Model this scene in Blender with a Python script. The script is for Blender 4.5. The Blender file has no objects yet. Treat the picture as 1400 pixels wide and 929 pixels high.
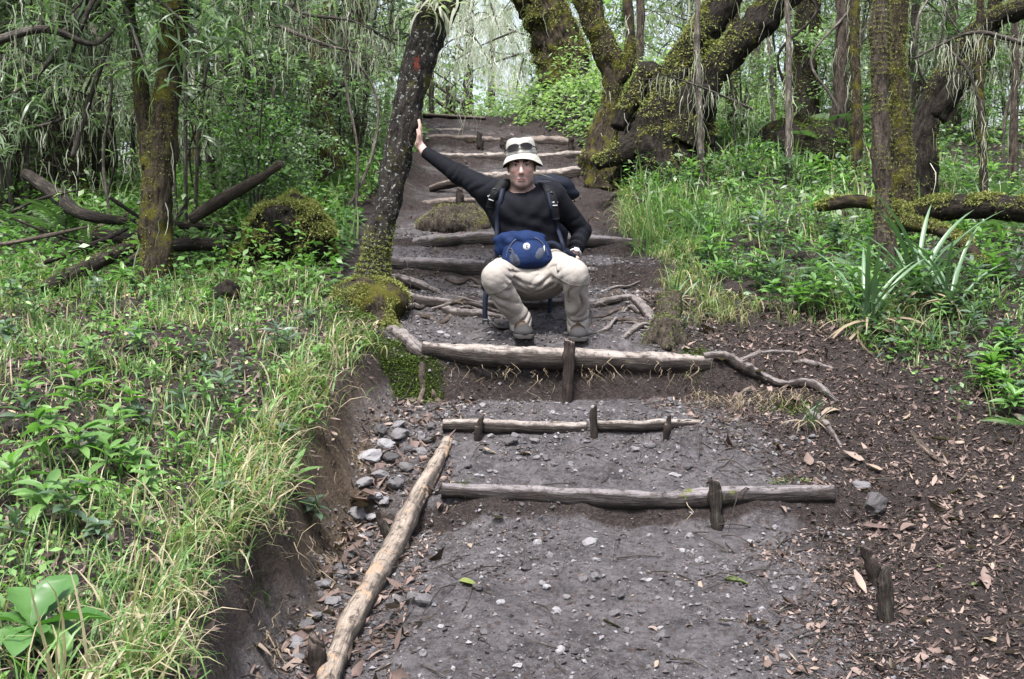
import bpy, math, random
import numpy as np
from mathutils import Vector, Matrix

# ------------------------------------------------------------------ camera, sky, sun, exposure
scene = bpy.context.scene
COL = scene.collection
FPX = 1661.0
PITCH = math.atan((464.5 - 330.0) / FPX)
CAM = np.array([0.0, 0.0, 1.6])
cd = bpy.data.cameras.new('camera')
cd.sensor_width = 36.0
cd.lens = 36.0 * FPX / 1400.0
cd.clip_start = 0.05
cd.clip_end = 500.0
cam = bpy.data.objects.new('camera', cd)
COL.objects.link(cam)
cam.location = CAM
cam.rotation_euler = (math.pi / 2 - PITCH, 0, 0)
scene.camera = cam

SUN_EL, SUN_AZ = math.radians(66), math.radians(200)     # azimuth clockwise from +Y
world = bpy.data.worlds.new('World')
scene.world = world
world.use_nodes = True
wn = world.node_tree.nodes
wl = world.node_tree.links
wn.clear()
sky = wn.new('ShaderNodeTexSky')
sky.sky_type = 'NISHITA'
sky.sun_disc = False
sky.sun_elevation = SUN_EL
sky.sun_rotation = SUN_AZ
sky.air_density = 1.0
sky.dust_density = 5.0
sky.ozone_density = 1.0
hs = wn.new('ShaderNodeHueSaturation')
hs.inputs['Saturation'].default_value = 0.62
bg = wn.new('ShaderNodeBackground')
bg.inputs['Strength'].default_value = 0.11
wo = wn.new('ShaderNodeOutputWorld')
wl.new(sky.outputs[0], hs.inputs['Color'])
wl.new(hs.outputs[0], bg.inputs['Color'])
wl.new(bg.outputs[0], wo.inputs['Surface'])

sl = bpy.data.lights.new('sun', 'SUN')
sl.energy = 2.6
sl.angle = math.radians(16)
sl.color = (1.0, 0.985, 0.965)
sun = bpy.data.objects.new('sun', sl)
COL.objects.link(sun)
sd = Vector((math.sin(SUN_AZ) * math.cos(SUN_EL), math.cos(SUN_AZ) * math.cos(SUN_EL), math.sin(SUN_EL)))
sun.rotation_euler = sd.to_track_quat('Z', 'Y').to_euler()
sun.location = (0, 0, 20)

vs = scene.view_settings
vs.view_transform = 'Standard'
vs.look = 'None'
vs.gamma = 1.0
vs.use_curve_mapping = False
vs.exposure = 1.95
scene.cycles.max_bounces = 5
scene.cycles.diffuse_bounces = 3
scene.cycles.glossy_bounces = 2
scene.cycles.transmission_bounces = 3
scene.cycles.transparent_max_bounces = 4
scene.cycles.use_denoising = True
scene.cycles.caustics_reflective = False
scene.cycles.caustics_refractive = False

rng = np.random.default_rng(7)
random.seed(7)

# ------------------------------------------------------------------ helpers
CF = np.array([0, math.cos(PITCH), -math.sin(PITCH)])
CU = np.array([0, math.sin(PITCH), math.cos(PITCH)])
CR = np.array([1.0, 0, 0])


def P(px, py, d):
    return CAM + d * CF + (px - 700.0) / FPX * d * CR - (py - 464.5) / FPX * d * CU


def smooth(t):
    t = np.clip(t, 0, 1)
    return t * t * (3 - 2 * t)


def _hash(ix, iy, iz, seed):
    h = (ix * 374761393 + iy * 668265263 + iz * 2147483647 + seed * 144269504) & 0xFFFFFFFF
    h = ((h ^ (h >> 13)) * 1274126177) & 0xFFFFFFFF
    h = ((h ^ (h >> 16)) * 2246822519) & 0xFFFFFFFF
    return ((h ^ (h >> 15)) & 0xFFFFFF) / float(0xFFFFFF)


def vnoise(p, seed=0):
    p = np.asarray(p, float)
    i = np.floor(p).astype(np.int64)
    f = p - i
    f = f * f * (3 - 2 * f)
    r = 0
    for dx in (0, 1):
        for dy in (0, 1):
            for dz in (0, 1):
                w = (f[:, 0] if dx else 1 - f[:, 0]) * (f[:, 1] if dy else 1 - f[:, 1]) * (f[:, 2] if dz else 1 - f[:, 2])
                r = r + w * _hash(i[:, 0] + dx, i[:, 1] + dy, i[:, 2] + dz, seed)
    return r * 2 - 1


def fbm(p, octaves=4, seed=0, gain=0.5):
    a, r = 1.0, 0
    p = np.asarray(p, float)
    for o in range(octaves):
        r = r + a * vnoise(p * (2.03 ** o), seed + o * 17)
        a *= gain
    return r


def make_mesh(name, V, faces, attrs=None, smooth_shade=True):
    """faces: list of int arrays (M,3) or (M,4)"""
    me = bpy.data.meshes.new(name)
    V = np.asarray(V, np.float32)
    me.vertices.add(len(V))
    me.vertices.foreach_set('co', V.ravel())
    faces = [np.asarray(f, np.int32) for f in faces if len(f)]
    nl = sum(f.size for f in faces)
    nf = sum(len(f) for f in faces)
    me.loops.add(nl)
    me.polygons.add(nf)
    me.loops.foreach_set('vertex_index', np.concatenate([f.ravel() for f in faces]))
    tot = np.concatenate([np.full(len(f), f.shape[1], np.int32) for f in faces])
    st = np.concatenate([[0], np.cumsum(tot)[:-1]]).astype(np.int32)
    me.polygons.foreach_set('loop_start', st)
    me.polygons.foreach_set('loop_total', tot)
    me.polygons.foreach_set('use_smooth', np.full(nf, smooth_shade, bool))
    for k, a in (attrs or {}).items():
        a = np.asarray(a, np.float32)
        if a.ndim == 1:
            at = me.attributes.new(k, 'FLOAT', 'POINT')
            at.data.foreach_set('value', a)
        else:
            at = me.attributes.new(k, 'FLOAT_VECTOR', 'POINT')
            at.data.foreach_set('vector', a.ravel())
    me.update(calc_edges=True)
    return me


def link(name, me, mat=None, parent=None, loc=None, label=None, cat=None, group=None, kind=None):
    o = bpy.data.objects.new(name, me)
    COL.objects.link(o)
    if mat is not None and me is not None and len(me.materials) == 0:
        me.materials.append(mat)
    if parent is not None:
        o.parent = parent
    if loc is not None:
        o.location = loc
    tag(o, label, cat, group, kind)
    return o


def tag(o, label=None, cat=None, group=None, kind=None):
    if label:
        o['label'] = label
    if cat:
        o['category'] = cat
    if group:
        o['group'] = group
    if kind:
        o['kind'] = kind
    return o


def empty(name, loc, label=None, cat=None, group=None):
    o = bpy.data.objects.new(name, None)
    COL.objects.link(o)
    o.location = [float(v) for v in loc]
    o.empty_display_size = 0.1
    return tag(o, label, cat, group)


def wmesh(name, V, faces, mat, parent=None, attrs=None, sm=True, kind=None, label=None, cat=None, group=None, origin=None):
    """mesh given in world coordinates; made local to its parent (an unrotated Empty) or to origin"""
    V = np.asarray(V, float)
    if parent is not None:
        V = V - np.array(parent.location)
        return link(name, make_mesh(name, V, faces, attrs, sm), mat, parent, None, label, cat, group, kind)
    if origin is None:
        origin = np.zeros(3)
    return link(name, make_mesh(name, V - np.asarray(origin), faces, attrs, sm), mat, None, [float(v) for v in origin], label, cat, group, kind)


def copy_tree(o, parent=None):
    c = o.copy()
    COL.objects.link(c)
    c.parent = parent
    for ch in list(KIDS.get(o.name, [])):
        k = copy_tree(ch, c)
        KIDS.setdefault(c.name, []).append(k)
    return c


KIDS = {}


def register(o):
    KIDS[o.name] = list(o.children)
    for c in o.children:
        register(c)


def rotm(az, pitch, roll):
    """leaf grows along +X: roll about X, then lift by pitch, then turn by az.  -> (K,3,3)"""
    az, pitch, roll = np.broadcast_arrays(np.asarray(az, float), np.asarray(pitch, float), np.asarray(roll, float))
    ca, sa, cp, sp, cr, sr = np.cos(az), np.sin(az), np.cos(pitch), np.sin(pitch), np.cos(roll), np.sin(roll)
    M = np.zeros(az.shape + (3, 3))
    # Rz(az) @ Ry(-pitch) @ Rx(roll)
    M[..., 0, 0] = ca * cp
    M[..., 0, 1] = -sa * cr - ca * sp * sr
    M[..., 0, 2] = sa * sr - ca * sp * cr
    M[..., 1, 0] = sa * cp
    M[..., 1, 1] = ca * cr - sa * sp * sr
    M[..., 1, 2] = -ca * sr - sa * sp * cr
    M[..., 2, 0] = sp
    M[..., 2, 1] = cp * sr
    M[..., 2, 2] = cp * cr
    return M


def leaf(L, W, n=3, droop=0.4, fold=0.15, shape='lance', across=2):
    """returns V,F(tris): blade along +X bending down by droop radians"""
    t = np.linspace(0, 1, n + 1)
    if shape == 'lance':
        w = np.sin(np.pi * np.clip(t * 0.93 + 0.04, 0, 1)) ** 0.8
    elif shape == 'ovate':
        w = np.sin(np.pi * np.clip(t, 0, 1) ** 0.75) ** 0.75
    elif shape == 'obovate':
        w = np.sin(np.pi * np.clip(t, 0, 1) ** 1.45) ** 0.7 + 0.08 * (1 - t)
    else:                                   # strap
        w = np.minimum(1, (1 - t) * 3.0) ** 0.7 * (0.75 + 0.25 * np.minimum(1, t * 4))
    w = np.maximum(w, 0.03) * W / 2
    ang = -droop * t
    dx = np.cos(ang)
    dz = np.sin(ang)
    x = np.concatenate([[0], np.cumsum((dx[1:] + dx[:-1]) / 2)]) * L / n
    z = np.concatenate([[0], np.cumsum((dz[1:] + dz[:-1]) / 2)]) * L / n
    if across == 1:
        V = np.concatenate([np.stack([x, w, z], 1), np.stack([x, -w, z], 1)])
        m = n + 1
        F = []
        for i in range(n):
            F += [[i, m + i, m + i + 1], [i, m + i + 1, i + 1]]
        return V, np.array(F)
    V = np.concatenate([np.stack([x, w, z + fold * w * 2], 1), np.stack([x, 0 * x, z], 1), np.stack([x, -w, z + fold * w * 2], 1)])
    m = n + 1
    F = []
    for k in (0, 1):
        for i in range(n):
            a = k * m + i
            F += [[a, a + m, a + m + 1], [a, a + m + 1, a + 1]]
    return V, np.array(F)


def diamond(W=0.32, droop=0.25):
    return np.array([[0, 0, 0], [0.5, W / 2, -droop * 0.2], [1, 0, -droop], [0.5, -W / 2, -droop * 0.2]]), np.array([[0, 3, 2], [0, 2, 1]])


def blade(H, W, n=3, bend=0.8):
    """grass blade growing +Z, bending toward +X"""
    t = np.linspace(0, 1, n + 1)
    ang = np.pi / 2 - bend * t ** 1.3
    x = np.concatenate([[0], np.cumsum(np.cos(ang[1:]))]) * H / n
    z = np.concatenate([[0], np.cumsum(np.sin(ang[1:]))]) * H / n
    w = W / 2 * (1 - t ** 2 * 0.98)
    V = []
    for i in range(n):
        V += [[x[i], w[i], z[i]], [x[i], -w[i], z[i]]]
    V.append([x[n], 0, z[n]])
    F = []
    for i in range(n - 1):
        a = 2 * i
        F += [[a, a + 1, a + 3], [a, a + 3, a + 2]]
    a = 2 * (n - 1)
    F.append([a, a + 1, a + 2])
    return np.array(V), np.array(F)


def merge(items):
    """items: (V,F,M(K,3,3),T(K,3),val(K)) -> V,F,val"""
    VV, FF, AA = [], [], []
    off = 0
    for V, F, M, T, val in items:
        K = len(T)
        if K == 0:
            continue
        W = np.einsum('kij,nj->kni', M, V) + T[:, None, :]
        n = len(V)
        VV.append(W.reshape(-1, 3))
        FF.append((F[None] + (np.arange(K) * n)[:, None, None] + off).reshape(-1, F.shape[1]))
        AA.append(np.repeat(val, n))
        off += K * n
    return np.concatenate(VV), [np.concatenate(FF)], np.concatenate(AA)


def catmull(pts, n):
    pts = np.asarray(pts, float)
    k = len(pts)
    if k == 2:
        t = np.linspace(0, 1, n)[:, None]
        return pts[0] * (1 - t) + pts[1] * t
    seg = np.linalg.norm(np.diff(pts[:, :3], axis=0), axis=1)
    s = np.concatenate([[0], np.cumsum(seg)])
    u = np.linspace(0, s[-1], n)
    i = np.clip(np.searchsorted(s, u, side='right') - 1, 0, k - 2)
    t = ((u - s[i]) / np.maximum(seg[i], 1e-9))[:, None]
    p0 = pts[np.maximum(i - 1, 0)]
    p1 = pts[i]
    p2 = pts[i + 1]
    p3 = pts[np.minimum(i + 2, k - 1)]
    return 0.5 * (2 * p1 + (p2 - p0) * t + (2 * p0 - 5 * p1 + 4 * p2 - p3) * t ** 2 + (3 * p1 - p0 - 3 * p2 + p3) * t ** 3)


def tube(pts, radii, seg=12, rings=None, amp=0.12, freq=6.0, seed=0, flat=1.0, fine=0.0, cap=True):
    """lumpy tube through pts -> V, faces, tc attribute (grain coordinates)"""
    pts = np.asarray(pts, float)
    radii = np.asarray(radii, float)
    pr = np.concatenate([pts, radii[:, None]], 1)
    length = np.linalg.norm(np.diff(pts, axis=0), axis=1).sum()
    if rings is None:
        rings = int(np.clip(length / max(radii.mean() * 0.5, 0.004), 4, 90))
    C = catmull(pr, rings)
    c, r = C[:, :3], np.maximum(C[:, 3], 0.0008)
    tan = np.gradient(c, axis=0)
    tan /= np.linalg.norm(tan, axis=1)[:, None] + 1e-12
    up = np.array([0, 0, 1.0]) if abs(tan[0, 2]) < 0.9 else np.array([0, 1.0, 0])
    N = np.zeros_like(c)
    nrm = up - tan[0] * up.dot(tan[0])
    for i in range(rings):
        nrm = nrm - tan[i] * nrm.dot(tan[i])
        nrm /= np.linalg.norm(nrm) + 1e-12
        N[i] = nrm
    B = np.cross(tan, N)
    a = np.linspace(0, 2 * np.pi, seg, endpoint=False)
    ca, sa = np.cos(a), np.sin(a)
    dirv = N[:, None, :] * ca[None, :, None] * flat + B[:, None, :] * sa[None, :, None]
    base = c[:, None, :] + dirv * r[:, None, None]
    q = base.reshape(-1, 3)
    rr = np.repeat(r, seg)
    nz = amp * fbm(q * freq + seed * 3.7, 3, seed)
    if fine:
        nz = nz + fine * fbm(q * freq * 5.0 * np.array([1, 1, 0.5]) + seed, 2, seed + 5)
    V = q + dirv.reshape(-1, 3) * (rr * nz)[:, None]
    idx = np.arange(rings * seg).reshape(rings, seg)
    nx = np.roll(idx, -1, axis=1)
    F = np.stack([idx[:-1], nx[:-1], nx[1:], idx[1:]], -1).reshape(-1, 4)
    faces = [F]
    along = np.concatenate([[0], np.cumsum(np.linalg.norm(np.diff(c, axis=0), axis=1))])
    tc = np.stack([np.tile(ca, rings) * rr, np.tile(sa, rings) * rr, np.repeat(along, seg)], 1)
    if cap:
        n0 = len(V)
        V = np.concatenate([V, c[:1] - tan[:1] * r[0] * 0.15, c[-1:] + tan[-1:] * r[-1] * 0.15])
        tc = np.concatenate([tc, [[0, 0, 0]], [[0, 0, along[-1]]]])
        faces.append(np.concatenate([np.stack([nx[0], idx[0], np.full(seg, n0)], 1), np.stack([idx[-1], nx[-1], np.full(seg, n0 + 1)], 1)]))
    return V, faces, tc


def join_tubes(lst):
    VV, F4, F3, TC = [], [], [], []
    off = 0
    for V, faces, tc in lst:
        VV.append(V)
        TC.append(tc)
        for f in faces:
            (F4 if f.shape[1] == 4 else F3).append(f + off)
        off += len(V)
    out = []
    if F4:
        out.append(np.concatenate(F4))
    if F3:
        out.append(np.concatenate(F3))
    return np.concatenate(VV), out, np.concatenate(TC)


# ------------------------------------------------------------------ materials
def new_mat(name):
    m = bpy.data.materials.new(name)
    m.use_nodes = True
    nt = m.node_tree
    nt.nodes.clear()
    out = nt.nodes.new('ShaderNodeOutputMaterial')
    return m, nt, out


def ramp(nt, stops):
    n = nt.nodes.new('ShaderNodeValToRGB')
    e = n.color_ramp.elements
    while len(e) < len(stops):
        e.new(0.5)
    for i, (p, c) in enumerate(stops):
        e[i].position = p
        e[i].color = (c[0], c[1], c[2], 1)
    return n


def noise_node(nt, scale, detail=4, rough=0.6, vec=None, dist=0.0):
    n = nt.nodes.new('ShaderNodeTexNoise')
    n.inputs['Scale'].default_value = scale
    n.inputs['Detail'].default_value = detail
    n.inputs['Roughness'].default_value = rough
    n.inputs['Distortion'].default_value = dist
    if vec is not None:
        nt.links.new(vec, n.inputs['Vector'])
    return n


def mathn(nt, op, a, b=None, clamp=False):
    n = nt.nodes.new('ShaderNodeMath')
    n.operation = op
    n.use_clamp = clamp
    for i, v in enumerate((a, b)):
        if v is None:
            continue
        if isinstance(v, (int, float)):
            n.inputs[i].default_value = v
        else:
            nt.links.new(v, n.inputs[i])
    return n.outputs[0]


def mixc(nt, fac, a, b, mode='MIX'):
    n = nt.nodes.new('ShaderNodeMix')
    n.data_type = 'RGBA'
    n.blend_type = mode
    n.clamp_factor = True
    if isinstance(fac, (int, float)):
        n.inputs[0].default_value = fac
    else:
        nt.links.new(fac, n.inputs[0])
    for sock, v in ((n.inputs[6], a), (n.inputs[7], b)):
        if isinstance(v, tuple):
            sock.default_value = (v[0], v[1], v[2], 1)
        else:
            nt.links.new(v, sock)
    return n.outputs[2]


def attr(nt, name, what='Fac'):
    n = nt.nodes.new('ShaderNodeAttribute')
    n.attribute_name = name
    return n.outputs[what]


def texco(nt, which='Object'):
    return nt.nodes.new('ShaderNodeTexCoord').outputs[which]


def maprange(nt, v, a, b, c=0.0, d=1.0):
    n = nt.nodes.new('ShaderNodeMapRange')
    n.clamp = True
    nt.links.new(v, n.inputs[0])
    for i, x in enumerate((a, b, c, d)):
        n.inputs[i + 1].default_value = x
    return n.outputs[0]


def bump(nt, h, strength=0.5, dist=0.01, normal=None):
    n = nt.nodes.new('ShaderNodeBump')
    n.inputs['Strength'].default_value = strength
    n.inputs['Distance'].default_value = dist
    nt.links.new(h, n.inputs['Height'])
    if normal is not None:
        nt.links.new(normal, n.inputs['Normal'])
    return n.outputs[0]


def principled(nt, out, color, rough=0.8, normal=None, spec=0.3, sheen=0.0):
    b = nt.nodes.new('ShaderNodeBsdfPrincipled')
    if isinstance(color, tuple):
        b.inputs['Base Color'].default_value = (color[0], color[1], color[2], 1)
    else:
        nt.links.new(color, b.inputs['Base Color'])
    if isinstance(rough, (int, float)):
        b.inputs['Roughness'].default_value = rough
    else:
        nt.links.new(rough, b.inputs['Roughness'])
    b.inputs['Specular IOR Level'].default_value = spec
    if sheen:
        b.inputs['Sheen Weight'].default_value = sheen
    if normal is not None:
        nt.links.new(normal, b.inputs['Normal'])
    nt.links.new(b.outputs[0], out.inputs['Surface'])
    return b


def leaf_mat(name, stops, transl=0.35, rough=0.5, wobble=0.25, spec=0.55):
    """leaf colour by per-leaf attribute v and by object"""
    m, nt, out = new_mat(name)
    v = attr(nt, 'v')
    rnd = nt.nodes.new('ShaderNodeObjectInfo').outputs['Random']
    f = mathn(nt, 'ADD', mathn(nt, 'MULTIPLY', v, 1.0 - wobble), mathn(nt, 'MULTIPLY', rnd, wobble))
    nz = noise_node(nt, 25.0, 2, 0.6, texco(nt))
    f = mathn(nt, 'ADD', f, mathn(nt, 'MULTIPLY', mathn(nt, 'SUBTRACT', nz.outputs[0], 0.5), 0.3), True)
    r = ramp(nt, stops)
    nt.links.new(f, r.inputs[0])
    b = nt.nodes.new('ShaderNodeBsdfPrincipled')
    nt.links.new(r.outputs[0], b.inputs['Base Color'])
    b.inputs['Roughness'].default_value = rough
    b.inputs['Specular IOR Level'].default_value = spec
    t = nt.nodes.new('ShaderNodeBsdfTranslucent')
    tcol = mixc(nt, 0.5, r.outputs[0], (0.5, 0.75, 0.1), 'OVERLAY')
    nt.links.new(tcol, t.inputs['Color'])
    mx = nt.nodes.new('ShaderNodeMixShader')
    mx.inputs[0].default_value = transl
    nt.links.new(b.outputs[0], mx.inputs[1])
    nt.links.new(t.outputs[0], mx.inputs[2])
    nt.links.new(mx.outputs[0], out.inputs['Surface'])
    return m


def wood_mat(name, dark, light, top=None, moss=0.0, grain=1.0, bark_spots=None, top_lo=0.45):
    """weathered wood; 'top' = trodden / bleached wood and painted sky light on the upper side, moss patches"""
    m, nt, out = new_mat(name)
    tc = attr(nt, 'tc', 'Vector')
    mp = nt.nodes.new('ShaderNodeMapping')
    mp.inputs['Scale'].default_value = (1, 1, 0.09)
    nt.links.new(tc, mp.inputs['Vector'])
    g = noise_node(nt, 90 * grain, 5, 0.7, mp.outputs[0])
    big = noise_node(nt, 6, 4, 0.65, texco(nt))
    r = ramp(nt, [(0.36, tuple(c * 0.45 for c in dark)), (0.5, dark), (0.66, light)])
    nt.links.new(g.outputs[0], r.inputs[0])
    dirt = noise_node(nt, 22, 6, 0.75, texco(nt))
    col = mixc(nt, maprange(nt, big.outputs[0], 0.35, 0.65), r.outputs[0], tuple(c * 0.45 for c in dark))
    col = mixc(nt, maprange(nt, dirt.outputs[0], 0.48, 0.62, 0.0, 0.75), col, (0.028, 0.021, 0.019))
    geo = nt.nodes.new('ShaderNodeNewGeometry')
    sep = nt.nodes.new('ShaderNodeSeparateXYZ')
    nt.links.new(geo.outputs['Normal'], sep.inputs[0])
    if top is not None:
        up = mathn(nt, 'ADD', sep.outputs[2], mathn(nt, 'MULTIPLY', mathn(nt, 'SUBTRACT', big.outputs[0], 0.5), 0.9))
        f = maprange(nt, up, top_lo, top_lo + 0.35)  # up-facing wood lightened: trodden wear, with sky brightness painted into the colour
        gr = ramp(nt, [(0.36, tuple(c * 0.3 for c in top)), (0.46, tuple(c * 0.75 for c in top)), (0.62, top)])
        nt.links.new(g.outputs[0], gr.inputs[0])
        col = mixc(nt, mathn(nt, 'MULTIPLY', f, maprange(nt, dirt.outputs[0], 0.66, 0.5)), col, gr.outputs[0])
    if bark_spots is not None:
        sp = noise_node(nt, 5.0, 3, 0.6, mp.outputs[0])
        sp2 = noise_node(nt, 14.0, 3, 0.6, texco(nt))
        col = mixc(nt, maprange(nt, mathn(nt, 'ADD', sp.outputs[0], mathn(nt, 'MULTIPLY', sp2.outputs[0], 0.5)), 0.80, 0.84), col, bark_spots)
    if moss > 0:
        n2 = noise_node(nt, 9, 5, 0.7, texco(nt))
        mm = noise_node(nt, 140, 2, 0.6, texco(nt))
        mr = ramp(nt, [(0.3, (0.03, 0.045, 0.008)), (0.7, (0.13, 0.14, 0.025))])
        nt.links.new(mm.outputs[0], mr.inputs[0])
        col = mixc(nt, maprange(nt, n2.outputs[0], 0.72 - 0.42 * moss, 0.80 - 0.42 * moss), col, mr.outputs[0])
    h = mathn(nt, 'ADD', g.outputs[0], big.outputs[0])
    principled(nt, out, col, 0.9, bump(nt, h, 1.0, 0.016), 0.15)
    return m


def bark_mat(name, dark, light, moss=0.5, lichen=0.0, mosscol=((0.03, 0.035, 0.008), (0.12, 0.11, 0.02)), red=None):
    m, nt, out = new_mat(name)
    co = texco(nt)
    tc = attr(nt, 'tc', 'Vector')
    mp = nt.nodes.new('ShaderNodeMapping')
    mp.inputs['Scale'].default_value = (1, 1, 0.3)
    nt.links.new(tc, mp.inputs['Vector'])
    g = noise_node(nt, 45, 6, 0.75, mp.outputs[0])
    vor = nt.nodes.new('ShaderNodeTexVoronoi')
    vor.feature = 'F1'
    vor.inputs['Scale'].default_value = 38
    nt.links.new(mp.outputs[0], vor.inputs['Vector'])
    r = ramp(nt, [(0.36, tuple(c * 0.5 for c in dark)), (0.5, tuple((a + b) * 0.4 for a, b in zip(dark, light))), (0.66, light)])
    nt.links.new(g.outputs[0], r.inputs[0])
    col = r.outputs[0]
    n2 = noise_node(nt, 7, 5, 0.7, co)
    mm = noise_node(nt, 120, 3, 0.7, co)
    mr = ramp(nt, [(0.3, mosscol[0]), (0.7, mosscol[1])])
    nt.links.new(mm.outputs[0], mr.inputs[0])
    mf = maprange(nt, n2.outputs[0], 0.74 - 0.45 * moss, 0.84 - 0.45 * moss)
    col = mixc(nt, mf, col, mr.outputs[0])
    if lichen > 0:
        n3 = noise_node(nt, 44, 4, 0.65, co)
        col = mixc(nt, maprange(nt, n3.outputs[0], 0.735 - 0.1 * lichen, 0.765 - 0.1 * lichen), col, (0.27, 0.285, 0.265))
    if red is not None:
        # a painted red trail mark: a patch with its own edges, at a spot of the trunk
        sub = nt.nodes.new('ShaderNodeVectorMath')
        sub.operation = 'SUBTRACT'
        nt.links.new(co, sub.inputs[0])
        sub.inputs[1].default_value = red
        ro = nt.nodes.new('ShaderNodeMapping')
        ro.inputs['Rotation'].default_value = (0, math.radians(-28), 0)
        ro.inputs['Scale'].default_value = (1 / 0.018, 1 / 0.2, 1 / 0.048)
        nt.links.new(sub.outputs[0], ro.inputs['Vector'])
        ln = nt.nodes.new('ShaderNodeVectorMath')
        ln.operation = 'LENGTH'
        nt.links.new(ro.outputs[0], ln.inputs[0])
        n4 = noise_node(nt, 60, 3, 0.6, co)
        dd = mathn(nt, 'ADD', ln.outputs['Value'], mathn(nt, 'MULTIPLY', mathn(nt, 'SUBTRACT', n4.outputs[0], 0.5), 3.2))
        col = mixc(nt, maprange(nt, dd, 1.0, 0.7, 0.0, 0.85), col, (0.17, 0.04, 0.028))
    h = mathn(nt, 'ADD', mathn(nt, 'MULTIPLY', g.outputs[0], 1.0), mathn(nt, 'MULTIPLY', mm.outputs[0], 0.5))
    principled(nt, out, col, 0.95, bump(nt, h, 1.0, 0.03), 0.1)
    return m


def cloth_mat(name, col, col2=None, rough=0.85, scale=900, fold=0.4, sheen=0.0, foldscale=14, spec=0.12):
    m, nt, out = new_mat(name)
    co = texco(nt)
    n = noise_node(nt, scale, 2, 0.5, co)
    b = noise_node(nt, foldscale, 4, 0.55, co, 1.2)
    c = mixc(nt, maprange(nt, noise_node(nt, 9, 4, 0.6, co).outputs[0], 0.4, 0.65), col, col2 or tuple(x * 0.8 for x in col))
    h = mathn(nt, 'ADD', mathn(nt, 'MULTIPLY', n.outputs[0], 0.12), b.outputs[0])
    principled(nt, out, c, rough, bump(nt, h, fold, 0.012), spec, sheen)
    return m


def plain_mat(name, col, rough=0.6, spec=0.4):
    m, nt, out = new_mat(name)
    n = noise_node(nt, 60, 3, 0.6, texco(nt))
    c = mixc(nt, n.outputs[0], tuple(x * 0.75 for x in col), tuple(min(1, x * 1.2) for x in col))
    principled(nt, out, c, rough, None, spec)
    return m


M = {}
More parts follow.
